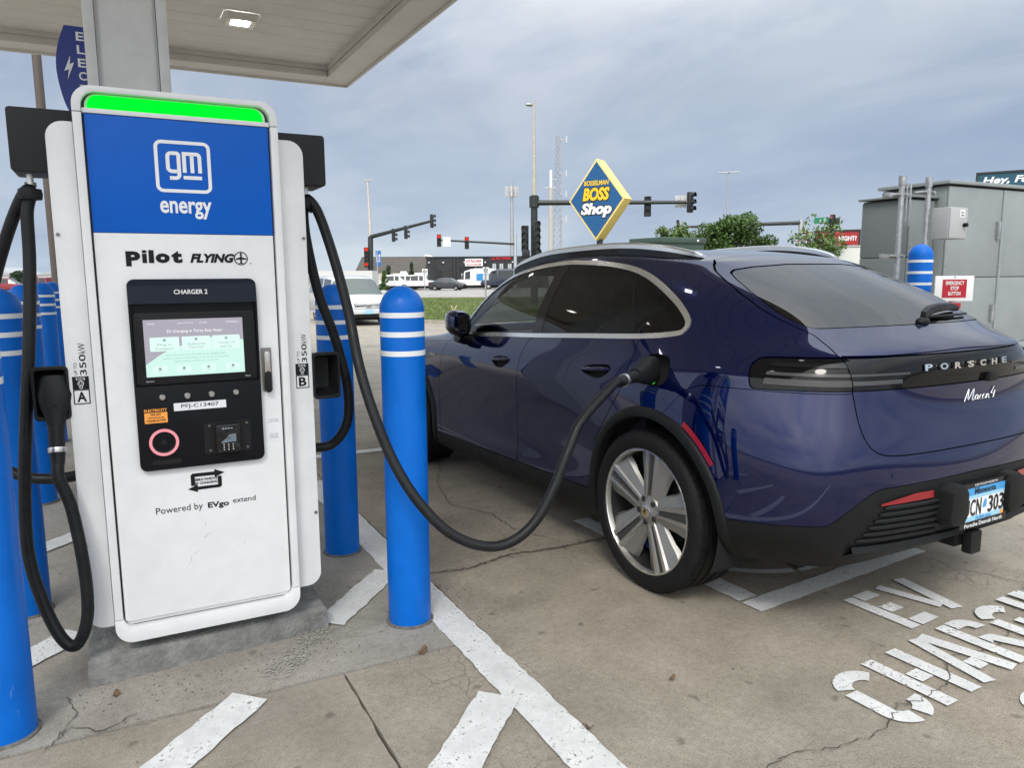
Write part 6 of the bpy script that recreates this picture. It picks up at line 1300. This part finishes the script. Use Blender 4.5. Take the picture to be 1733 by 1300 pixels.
for z_, s_ in ((H_-.4, 1), (H_*.76, 1), (H_*.72, -1), (H_*.62, 1), (H_*.45, 1)): MB().box(min(0, s_*1.5), max(0, s_*1.5), -.1, .1, z_-.06, z_+.06).box(s_*1.5-.12, s_*1.5+.12, -.2, .2, z_-.6, z_+.6).build('antenna', 'sign_back', lt, matrix=FACE((b_[0], b_[1], ZF)))
# small roadside signs
def post_sign(name, u, v0, v1, d, w, h, m, label, txt=None, tm='letter_black', off=0.0):
    b_ = pd(u, v1, d); q = pd(u, v0, d); t = thing(name, label, 'sign', (b_[0], b_[1], ZF)); MB().cyl((b_[0], b_[1], ZF), (b_[0], b_[1], q[2]), .05, n=8).build('post', 'galvanised', t); M = FACE((q[0], q[1], q[2]-h/2)); MB().box(-w/2+off, w/2+off, -.03, 0, -h/2, h/2).build('panel', m, t, matrix=M)
    if txt: text_fit('text', txt, w*.75, h*.5, M @ FRONT(-w*.37+off, -.032, -h*.25), tm, t, bold=.03)
    return t
post_sign('road_sign', 640, 424, 487, 64, .45, 1.3, mat('sign_mid_blue', (.04, .14, .42), .4), 'tall narrow blue sign beside the left traffic signal', 'PILOT', 'sign_white'); post_sign('road_sign', 719, 455, 488, 88, .62, .70, 'sign_white', 'small white route sign left of the dark shop', '97')
ps_ = post_sign('road_sign', 822, 452, 500, 46, .38, .42, 'sign_white', 'two small white plates on a dark post near the lawn', 'WEST'); MB().box(-.17, .17, -.03, 0, -.78, -.46).build('panel', 'sign_white', ps_, matrix=FACE(pd(822, 452, 46)))
vs_ = thing('survey_stakes', 'two crossed bare wooden stakes in a V on the lawn', 'stakes', pd(768, 533, 36)[:2]+(ZF+.1,)); mat('stake_wood', (.50, .38, .22), .8)
for u_ in (763, 773): MB().cyl(pd(768, 531, 36)[:2]+(ZF+.08,), pd(u_, 517, 36), .027, n=6).build('stake', 'stake_wood', vs_)
# billboards
def billboard(u0, u1, v0, v1, d, m, label, lines, posts=True):
    a = pd(u0, v1, d); b = pd(u1, v0, d); c = pd((u0+u1)/2, (v0+v1)/2, d); M = FACE(c); w = (u1-u0)*d/F; h = (v1-v0)*d/F; t = thing('billboard', label, 'billboard', (c[0], c[1], 0))
    MB().box(-w/2, w/2, 0, .4, -h/2, h/2).build('board', m, t, matrix=M); MB().ring([(-w/2-.15, -h/2-.15), (w/2+.15, -h/2-.15), (w/2+.15, h/2+.15), (-w/2-.15, h/2+.15)], [(-w/2, -h/2), (w/2, -h/2), (w/2, h/2), (-w/2, h/2)], -.08, .42).build('frame', 'pole_dark', t, matrix=M); MB().cyl((c[0], c[1], ZF), (c[0], c[1], c[2]-h/2), .4, n=12).build('post', 'pole_dark', t)
    for s_, x_, z_, ww, hh_, sh, tm in lines: text_fit('text', s_, ww, hh_, M @ FRONT(-w/2+x_, -.02, -h/2+z_), tm, t, bold=.035, shear=sh)
mat('board_teal', (.012, .075, .115), .4); mat('board_red', (.33, .02, .02), .5)
billboard(1664, 1790, 291, 345, 62, 'board_teal', 'dark teal billboard reading Hey, Farg over the right cabinet', [('Hey, Fargo', .35, 1.62, 4.6, .72, .2, 'sign_white'), ("join us", 2.2, .75, 2.6, .62, .2, 'sign_white')])
billboard(1384, 1450, 392, 425, 70, 'board_red', 'low red billboard behind the pole right of the trees', [('NIGHT?', 1.9, .95, 1.5, .42, 0, 'sign_white'), ('OPEN', .2, .9, 1.1, .5, 0, 'sign_white')])
# ------------------------------------------------------------------ trees
def leaf_mat(name, col):
    m = mat(name, col, .6, var=.55, vscale=.9); m.node_tree.nodes['Principled BSDF'].inputs['Subsurface Weight'].default_value = 0; return m
leaf_mat('leaf_green', (.060, .115, .022)); leaf_mat('leaf_dark', (.022, .048, .018)); leaf_mat('leaf_pale', (.10, .16, .035)); mat('bark', (.09, .07, .05), .9, var=.3); mat('leaf_red', (.28, .03, .05), .6)
def tree(name, label, base, h, rx, rz, zc, n, leaf, lm='leaf_green', conic=False, group=None, gaps=.25, seed=1, extra=None):
    rg = np.random.default_rng(seed); t = thing(name, label, 'tree', base, 0, group); m = MB()
    m.cyl((0, 0, 0), (0, 0, zc), .035*h, .018*h, 8)
    for k in range(6): a = rg.uniform(0, 6.28); m.cyl((0, 0, zc-rz*.6), (rx*.6*math.cos(a), rx*.6*math.sin(a), zc+rz*rg.uniform(-.1, .6)), .014*h, .004*h, 6)
    m.build('trunk', 'bark', t, local=True, smooth=40)
    cl = []
    for k in range(46):
        p = rg.normal(0, 1, 3); p /= np.linalg.norm(p); r_ = rg.random()**.38
        if conic: zz = rg.random(); w = (1-zz)*.95+.05; p = np.array([p[0]*w*r_, p[1]*w*r_, zz*2-1])
        else: p = p*r_*np.array([1, 1, 1])
        cl.append((p, rg.uniform(.22, .40)*(1 if not conic else .6)))
    V = []; Fc = []; i = 0
    while i < n:
        p, s = cl[rg.integers(len(cl))]; q = rg.normal(0, 1, 3); q /= np.linalg.norm(q); q = (p+q*s*rg.random()**.35)*np.array([rx, rx, rz])+np.array([0, 0, zc])
        a, b, c = rg.normal(0, 1, (3, 3))[:, :]; a /= np.linalg.norm(a); b = np.cross(a, b); b /= np.linalg.norm(b); s2 = leaf*rg.uniform(.6, 1.3); k = len(V)
        V += [q-a*s2, q+b*s2*.5, q+a*s2, q-b*s2*.5]; Fc.append((k, k+1, k+2, k+3)); i += 1
    mesh('crown', V, Fc, lm, t, local=True)
    if extra:
        V = []; Fc = []
        for i in range(extra[1]):
            q = rg.normal(0, .45, 3)*np.array([rx, rx, rz])+np.array([0, 0, zc-.1]); a, b, _ = rg.normal(0, 1, (3, 3)); a /= np.linalg.norm(a); b = np.cross(a, b); b /= np.linalg.norm(b); k = len(V); V += [q-a*leaf, q+b*leaf*.6, q+a*leaf, q-b*leaf*.6]; Fc.append((k, k+1, k+2, k+3))
        mesh('blossom', V, Fc, extra[0], t, local=True)
    return t
def P2(u, d): q = pd(u, 470, d); return (q[0], q[1], ZF)
tree('broadleaf_tree', 'full round green tree right of the shop sign behind the car', P2(1240, 50), 5.6, 2.2, 1.6, 3.95, 15000, .105, seed=3); tree('broadleaf_tree', 'smaller loose green tree left of the full round one', P2(1143, 52), 5.1, 1.6, 1.25, 3.7, 4600, .115, 'leaf_pale', seed=4)
tree('young_tree', 'sparse young tree with red blossom near the silver pole', P2(1378, 36), 4.2, 1.15, 1.0, 3.35, 900, .10, 'leaf_pale', seed=5, extra=('leaf_red', 30)); tree('broadleaf_tree', 'low sparse green tree right of the red blossom', P2(1402, 40), 3.6, .8, .5, 3.05, 900, .09, seed=15)
for u_, d_, h_, lab, sd_ in ((658, 96, 2.9, 'small dark conical evergreen left of the camper', 6), (697, 98, 3.2, 'small dark conical evergreen above the camper roof', 7), (650, 92, 2.2, 'small pale shrub left of the conical evergreen', 8)):
    tree('evergreen_tree', lab, P2(u_, d_), h_, .85, h_*.5, h_*.52, 1500, .14, 'leaf_dark' if sd_ != 8 else 'leaf_green', True, seed=sd_)
tree('broadleaf_tree', 'round dark green tree at far left between two white sheds', P2(42, 110), 3.2, 1.7, 1.25, 1.9, 3000, .16, 'leaf_dark', seed=9)
for k in range(26):
    pass
# ------------------------------------------------------------------ buildings
mat('wall_charcoal', (.022, .024, .027), .7, var=.15, vscale=.5); mat('wall_cream', (.50, .47, .40), .8, var=.08); mat('wall_white', (.62, .62, .60), .7, var=.06, vscale=.4); mat('roof_brown', (.070, .060, .052), .85, var=.15, vscale=1); mat('roof_grey', (.34, .35, .36), .6); mat('opening_dark', (.008, .008, .009), .5); mat('window_pale', (.42, .45, .46), .25)
def bframe(u, d, rz=0.0): q = pd(u, 470, d); return Matrix.Translation((q[0], q[1], ZF)) @ Matrix.Rotation(-YAW+rz, 4, 'Z')
def part(par, name, m, M, *boxes):
    mb = MB()
    for b_ in boxes: mb.box(*b_)
    return mb.build(name, m, par, matrix=M)
D_ = 106.0; s_ = D_/F; M = bframe(722, D_, R(-3)); db = thing('repair_shop', 'long charcoal repair shop with red lettering and white banner', 'building', tuple(M.translation)); fx = lambda u: (u-722)*s_
W_, Hs = fx(960), 4.15
part(db, 'wall', 'wall_charcoal', M, (0, W_, 0, 9, 0, Hs)); part(db, 'parapet', 'wall_charcoal', M, (-.1, W_+.1, -.12, 9.1, Hs+.002, Hs+.18))
for u_ in (735, 764, 770, 776, 806, 830, 877): part(db, 'pilaster', 'wall_charcoal', M, (fx(u_)-.12, fx(u_)+.12, -.14, -.002, 0, Hs-.01))
for u0, u1, z1, mm in ((740, 748, 2.4, 'opening_dark'), (754, 761, 2.4, 'wall_charcoal'), (773, 787, 2.9, 'opening_dark'), (789, 806, 3.0, 'opening_dark')): o_ = part(db, 'door', mm, M, (fx(u0), fx(u1), -.07, -.003, 0, z1))
for u_ in (781, 783): part(db, 'window', 'window_pale', M, (fx(u_), fx(u_)+.3, -.10, -.072, 1.2, 2.0))
for u0 in (834, 846, 860): w_ = part(db, 'window', 'window_pale', M, (fx(u0), fx(u0+6), -.08, -.003, .9, 3.3)); part(db, 'window_bar', 'opening_dark', M, (fx(u0+2.8), fx(u0+3.2), -.10, -.081, .9, 3.3))
bn = part(db, 'banner', 'sign_white', M, (fx(788), fx(818), -.22, -.16, 3.0, 4.0)); text_fit('banner_text', 'AUTO TRUCK REPAIR', 2.2, .36, M @ FRONT(fx(789), -.23, 3.5), 'sign_red', bn, bold=.04); text_fit('banner_text', 'CALL 701-204-5690', 2.1, .26, M @ FRONT(fx(789.5), -.23, 3.1), 'sign_red', bn, bold=.03)
text_fit('shop_letters', 'ALL PRO TOWING', 2.75, .40, M @ FRONT(fx(832), -.2, 3.82), mat('letters_red', (.45, .01, .015), .4), db, bold=.05)
for u_ in (727, 751, 787, 822, 868): part(db, 'wall_lamp', 'sign_white', M, (fx(u_)-.1, fx(u_)+.1, -.25, -.15, 3.45, 3.6))
def gable(name, label, u0, u1, d, hw, hr, depth, mw, mr, ridge='x', rz=0.0, doors=()):
    M = bframe(u0, d, rz); W = (u1-u0)*d/F; t = thing(name, label, 'building', tuple(M.translation)); part(t, 'wall', mw, M, (0, W, 0, depth, 0, hw)); r = MB(); o = .25
    if ridge == 'x': pr = [(-o, hw-.05), (depth/2, hr), (depth+o, hw-.05), (depth/2, hw-.04)]; r.prism(pr, -o, W+o, 'x')
    else: pr = [(-o, hw-.05), (W/2, hr), (W+o, hw-.05)]; r.prism(pr, -o, depth+o, 'y')
    r.build('roof', mr, t, matrix=M)
    for (a, b, z1) in doors: part(t, 'door', 'roof_grey', M, (a, b, -.06, -.002, 0, z1))
    return t
gable('brown_roof_building', 'low tan building with a wide brown roof left of the dark shop', 604, 716, 122, 2.4, 4.9, 12, 'wall_cream', 'roof_brown'); gable('white_barn', 'white gabled roof showing above the brown roof', 702, 742, 150, 3.9, 5.9, 10, 'wall_white', 'wall_white', 'y')
gable('white_shed', 'white gabled shed at the far left edge', -60, 27, 130, 2.3, 3.6, 9, 'wall_white', 'roof_grey', 'y', 0, ((5.0, 7.4, 1.9),)); gable('white_shed', 'white gabled shed left of the charger, right of the dark tree', 64, 180, 128, 2.3, 3.9, 9, 'wall_white', 'roof_grey', 'y', 0, ((1.4, 3.6, 1.9),))
part_t = thing('box_trailer', 'white box trailer parked behind the silver minivan', 'trailer', P2(575, 58)); M = bframe(528, 58); part(part_t, 'box', 'wall_white', M, (0, 4.6, 0, 2.4, .6, 2.15)); part(part_t, 'chassis', 'opening_dark', M, (.3, 4.3, .2, 2.2, .3, .598)); part(part_t, 'stripe', mat('stripe_red', (.5, .05, .05), .5), M, (2.6, 4.2, -.02, -.002, 1.2, 1.6))
for xx in (.9, 3.6): MB().cyl(M @ Vector((xx, .05, .35)), M @ Vector((xx, .35, .35)), .35, n=14).build('wheel', 'tyre', part_t)
tr_ = thing('semi_trailer', 'long white semi trailer top showing between the car roof and cabinets', 'trailer', P2(1430, 40)); M = bframe(1395, 40, R(-8)); part(tr_, 'box', 'wall_white', M, (-.4, 9.5, 0, 2.5, 1.2, 3.08)); part(tr_, 'top_rail', 'galvanised', M, (-.42, 9.52, -.03, 2.53, 3.082, 3.18)); part(tr_, 'chassis', 'opening_dark', M, (0, 9, .3, 2.2, .8, 1.198))
for k in range(36): part(tr_, 'rivet', 'galvanised', M, (-.35+k*.27, -.31+k*.27, -.042, -.031, 3.11, 3.15))
for xx in (1, 2.2, 8): MB().cyl(M @ Vector((xx, .1, .5)), M @ Vector((xx, .5, .5)), .5, n=16).build('wheel', 'tyre', tr_)
# ------------------------------------------------------------------ other vehicles
mat('paint_silver', (.62, .63, .64), .28, .2, coat=.8); mat('paint_white', (.72, .72, .71), .3, coat=.6); mat('paint_charcoal', (.035, .036, .040), .3, .4, coat=.8); mat('paint_red', (.22, .012, .015), .3, .2, coat=.8); mat('paint_navy', (.012, .016, .04), .3, .3, coat=.8)
mat('car_glass', (.02, .025, .025), .06, coat=.5); mat('head_lamp', (.55, .57, .58), .12, .4); mat('tail_lamp', (.45, .02, .03), .2, coat=.6); mat('chrome', (.7, .7, .7), .12, 1.0); mat('wind_glass', (.055, .075, .07), .05, coat=.5)
def loft(S, n=9):
    """S: stations (x, zlow, zmid, zbelt, ztop, wlow, wbelt, wtop); half sections mirrored into one skin; returns rows"""
    rows = []
    for x, zl, zm, zb, zt, wl, wb, wt in S:
        half = [(wl*.86, zl), (wl, zl+.06), (wl*1.015, zm), (wb, zb), (wt+(wb-wt)*.12, zt-(zt-zb)*.14 if zt > zb+.05 else zb+.004), (wt*.86, zt), (wt*.45, zt+.012), (0, zt+.018)]
        rows.append([(x, y, z) for y, z in half]+[(x, -y, z) for y, z in half[-2::-1]])
    return rows
def vehicle(name, label, loc, rz, S, paint_m, wheels, wr=.33, group=None, cabin=(0, 1), pillars=(), lamps=None, cat='car', tw=.9, gm='car_glass', wn_f=None, wn_r=None):
    """x ahead. cabin: station index range with side glass; pillars: stations kept as body"""
    t = thing(name, label, cat, loc, rz, group); rows = loft(S); k = len(rows[0]); body = MB(); gls = {}
    for i in range(len(S)-1):
        for j in range(k-1):
            q = [rows[i][j], rows[i][j+1], rows[i+1][j+1], rows[i+1][j]]; side = j in (3, k-5)
            top = 4 <= j <= k-6; tgt = body
            if side and cabin[0] <= i < cabin[1] and i not in pillars: tgt = gls.setdefault(('side_glass', j, sum(1 for p_ in pillars if p_ < i)), MB())
            if top and wn_f is not None and i == wn_f: tgt = gls.setdefault(('front_glass', 0, 0), MB())
            if top and wn_r is not None and i == wn_r: tgt = gls.setdefault(('rear_glass', 0, 0), MB())
            body.add(q, [(0, 1, 2, 3)]) if tgt is body else tgt.add(q, [(0, 1, 2, 3)])
    for i in (0, len(S)-1): body.add(rows[i], [tuple(range(k))])
    body.build('body', paint_m, t, smooth=38, local=True)
    for (nm, _, _), g in gls.items():
        if g.v: g.build(nm, gm if nm != 'front_glass' else 'wind_glass', t, smooth=38, local=True)
    MB().box(S[0][0]+.15, S[-1][0]-.15, -tw*.8, tw*.8, S[0][1]-.10 if False else .20, S[len(S)//2][1]+.05).build('underbody', 'liner_black', t, local=True)
    for x in wheels:
        for sg in (1, -1):
            Mw = Matrix.Translation((x, sg*(tw+.012), wr)) @ (Matrix.Rotation(R(-90), 4, 'X') if sg > 0 else Matrix.Rotation(R(90), 4, 'X'))
            w = MB().lathe([(wr*.62, -.01), (wr*.66, .012), (wr*.92, .012), (wr, -.02), (wr, -.20), (wr*.6, -.22)], 24, Mw).build('wheel', 'tyre', t, smooth=40, local=True)
            MB().lathe([(.0001, -.015), (wr*.18, -.012), (wr*.6, -.022), (wr*.64, -.008)], 24, Mw).build('rim', 'rim_machined', w, smooth=40, local=True)
            MB().lathe([(wr*1.02, .004), (wr*1.17, .004), (wr*1.17, -.1)], 24, Mw).build('arch', 'liner_black', w, local=True) if False else None
            for a in range(5):
                Ma = Mw @ Matrix.Rotation(a*1.2566, 4, 'Z'); MB().add([Ma @ Vector(q) for q in ((wr*.28, -.03, -.010), (wr*.56, -.07, -.016), (wr*.56, .07, -.016), (wr*.28, .03, -.010))], [(0, 1, 2, 3)]).build('rim_gap', 'rim_dark', w, local=True)
    for nm, mm, bx_ in (lamps or ()): MB().box(*bx_).build(nm, mm, t, local=True, bevel=.015, seg=1)
    return t
# stations: x, zlow, zmid, zbelt, ztop, wlow, wbelt, wtop
SEDAN = [(-2.18, .42, .60, .88, .92, .70, .66, .60), (-2.02, .30, .62, .96, 1.00, .82, .78, .66), (-1.55, .27, .62, .98, 1.06, .86, .82, .62), (-.75, .25, .60, .96, 1.43, .86, .82, .56), (-.1, .25, .60, .95, 1.47, .86, .83, .57), (.05, .25, .60, .95, 1.47, .86, .83, .57), (.55, .25, .6, .94, 1.42, .86, .83, .56), (1.30, .26, .62, .94, .98, .86, .80, .66), (2.0, .28, .60, .80, .84, .80, .72, .60), (2.2, .38, .55, .66, .68, .66, .60, .5)]
VAN = [(-2.5, .45, .80, 1.10, 1.85, .80, .86, .74), (-2.35, .30, .80, 1.12, 1.93, .90, .90, .78), (-1.2, .28, .80, 1.12, 1.97, .93, .92, .79), (-.3, .28, .80, 1.11, 1.97, .93, .92, .79), (-.15, .28, .80, 1.11, 1.97, .93, .92, .79), (.75, .28, .80, 1.09, 1.90, .93, .92, .76), (.92, .28, .80, 1.08, 1.84, .93, .92, .74), (1.75, .28, .78, 1.06, 1.12, .93, .88, .78), (2.35, .30, .72, .92, .98, .90, .80, .66), (2.55, .36, .66, .80, .84, .80, .70, .56), (2.60, .42, .62, .72, .75, .72, .62, .5)]
CARGO = [(-2.7, .5, .9, 1.25, 2.45, .90, .93, .85), (-2.6, .42, .9, 1.25, 2.52, .95, .96, .88), (.5, .42, .9, 1.25, 2.52, .97, .97, .88), (.6, .42, .9, 1.25, 2.50, .97, .97, .87), (1.3, .42, .9, 1.22, 2.28, .97, .96, .80), (1.45, .42, .9, 1.2, 2.16, .97, .95, .78), (2.1, .42, .88, 1.15, 1.22, .95, .88, .78), (2.6, .45, .8, 1.0, 1.05, .88, .78, .66), (2.7, .5, .7, .85, .88, .8, .7, .6)]
PICK = [(-2.8, .55, .8, 1.10, 1.13, .84, .88, .84), (-2.7, .48, .8, 1.12, 1.15, .9, .92, .86), (-.9, .45, .8, 1.12, 1.15, .93, .93, .86), (-.8, .45, .8, 1.12, 1.80, .93, .92, .74), (.1, .45, .8, 1.12, 1.86, .93, .93, .76), (.2, .45, .8, 1.12, 1.86, .93, .93, .76), (.7, .45, .8, 1.12, 1.78, .93, .92, .72), (1.35, .45, .8, 1.10, 1.16, .93, .90, .8), (2.5, .45, .8, 1.02, 1.06, .9, .85, .72), (2.75, .55, .75, .9, .92, .84, .78, .66)]
head_to_cam = lambda p, a: math.atan2(-p[1], -p[0])+a
def ground_at(u, d): q = pd(u, 470, d); return (q[0], q[1], ZF)
# silver minivan, front towards the viewer
fp = ground_at(622, 27.0); a_ = head_to_cam(fp, R(17)); vl = (fp[0]-2.6*math.cos(a_), fp[1]-2.6*math.sin(a_), ZF)
VANS = [(x, zl, zm, zb, zt*.90 if zt > 1.3 else zt*.97, wl*1.06, wb*1.06, wt*1.02) for x, zl, zm, zb, zt, wl, wb, wt in VAN]
mv = vehicle('minivan', 'silver minivan facing the viewer behind the blue bollard', vl, a_, VANS, 'paint_silver', (-1.5, 1.55), .34, None, (0, 7), (3, 5), [
    ('head_light', 'head_lamp', (2.30, 2.47, .56, .86, .66, .84)), ('head_light', 'head_lamp', (2.30, 2.47, -.86, -.56, .66, .84)), ('grille', 'trim_black', (2.50, 2.60, -.52, .52, .60, .80)), ('lower_grille', 'trim_black', (2.55, 2.63, -.70, .70, .30, .40)), ('bumper', 'paint_silver', (2.42, 2.66, -.90, .90, .42, .56)),
    ('number_plate', 'plate_blue', (2.655, 2.675, -.16, .16, .42, .56)), ('grille_bar', 'chrome', (2.60, 2.625, -.50, .50, .625, .655)), ('grille_bar', 'chrome', (2.60, 2.625, -.50, .50, .745, .775)), ('wiper', 'trim_black', (1.70, 1.74, -.6, .5, 1.085, 1.11)),
    ('mirror', 'paint_silver', (.95, 1.10, .98, 1.16, 1.06, 1.22)), ('mirror', 'paint_silver', (.95, 1.10, -1.16, -.98, 1.06, 1.22))], 'van', tw=.93, wn_f=6)
for yy in (-.07, .07): MB().box(2.625, 2.645, yy-.016, yy+.016, .635, .765).build('emblem', 'chrome', mv, local=True)
MB().box(2.625, 2.645, -.06, .06, .685, .715).build('emblem', 'chrome', mv, local=True)
q = ground_at(757, 91); vehicle('sedan', 'dark grey sedan waiting on the road before the repair shop', q, -YAW+R(-14), SEDAN, 'paint_charcoal', (-1.32, 1.30), .34, None, (2, 7), (4,), [('tail_light', 'tail_lamp', (-2.16, -1.98, .40, .80, .74, .92)), ('tail_light', 'tail_lamp', (-2.16, -1.98, -.80, -.40, .74, .92)), ('head_light', 'head_lamp', (2.0, 2.16, -.70, -.5, .60, .72))], tw=.85, wn_f=6, wn_r=2)
q = ground_at(806, 99); wv_ = vehicle('cargo_van', 'white cargo van with a blue graphic right of the grey sedan', q, -YAW+R(172), CARGO, 'paint_white', (-1.6, 1.7), .36, None, (3, 6), (4,), [('tail_light', 'tail_lamp', (-2.72, -2.62, .7, .9, .9, 1.3)), ('roof_rack', 'sign_white', (-2.0, .2, -.7, .7, 2.56, 2.62))], 'van', tw=.95, wn_f=5)
MB().box(-2.3, -.2, .985, .995, 1.05, 1.95).build('graphic', mat('graphic_blue', (.04, .25, .55), .4), wv_, local=True); MB().box(-2.3, -.2, -.995, -.985, 1.05, 1.95).build('graphic', 'graphic_blue', wv_, local=True)
q = ground_at(850, 97); vehicle('cargo_van', 'dark navy van partly hidden by the blue car windscreen', q, -YAW+R(178), CARGO, 'paint_navy', (-1.6, 1.7), .36, None, (1, 6), (2, 4), None, 'van', tw=.95, wn_f=5)
# camper trailer
cq = ground_at(692, 100); cp_ = thing('camper', 'white camper trailer parked left of the dark shop', 'camper', cq, -YAW); MB().prism([(-2.3, .5), (-2.3, 1.4), (-2.05, 2.0), (2.05, 2.15), (2.3, 1.9), (2.3, .5)], 0, 2.2).build('body', 'paint_white', cp_, local=True, bevel=.1); MB().box(-1.9, -1.3, -.01, -.002, 1.2, 1.6).box(.2, .9, -.01, -.002, 1.1, 1.6).box(-.7, -.3, -.01, -.002, 1.2, 1.6).build('window', 'car_glass', cp_, local=True); MB().box(1.2, 1.8, -.012, -.002, .65, 1.8).build('door', 'roof_grey', cp_, local=True); MB().box(-1.2, -.4, .6, 1.4, 2.10, 2.32).build('roof_unit', 'paint_white', cp_, local=True, bevel=.05)
for x in (-.4, .4): MB().cyl((x, .02, .34), (x, .3, .34), .34, n=14).build('wheel', 'tyre', cp_, local=True)
for u_, d_, a, S_, m_, nm, lab, ct in ((664, 95, R(15), PICK, 'paint_white', 'pickup_truck', 'white pickup nearest the evergreen, left of the camper', 'truck'), (681, 97.5, R(195), VAN, 'paint_white', 'white_van', 'white van in front of the camper', 'van'), (706, 94, R(8), PICK, 'paint_white', 'pickup_truck', 'white pickup just left of the grey sedan', 'truck'), (6, 100, R(10), VAN, 'paint_red', 'red_car', 'dark red car at the far left edge', 'car'), (74, 104, R(175), PICK, 'paint_red', 'red_truck', 'red pickup seen just left of the charger', 'truck')):
    sc_ = S_ if S_ is not VAN else [(x, zl, zm, zb, zt*.92, wl, wb, wt) for x, zl, zm, zb, zt, wl, wb, wt in VAN]
    vehicle(nm, lab, ground_at(u_, d_), -YAW+a, sc_, m_, (-1.6, 1.7), .36, None, (3 if S_ is PICK else 0, 7 if S_ is VAN else 6), (3, 5) if S_ is VAN else (4,), [('tail_light', 'tail_lamp', (S_[0][0]-.02, S_[0][0]+.1, .6, .84, .8, 1.0)), ('tail_light', 'tail_lamp', (S_[0][0]-.02, S_[0][0]+.1, -.84, -.6, .8, 1.0))], ct, tw=.92, wn_f=6)
# render limits kept modest
try:
    c_ = SC.cycles; c_.max_bounces = 8; c_.diffuse_bounces = 3; c_.glossy_bounces = 4; c_.transmission_bounces = 4; c_.transparent_max_bounces = 10; c_.caustics_reflective = False; c_.caustics_refractive = False
except Exception: pass
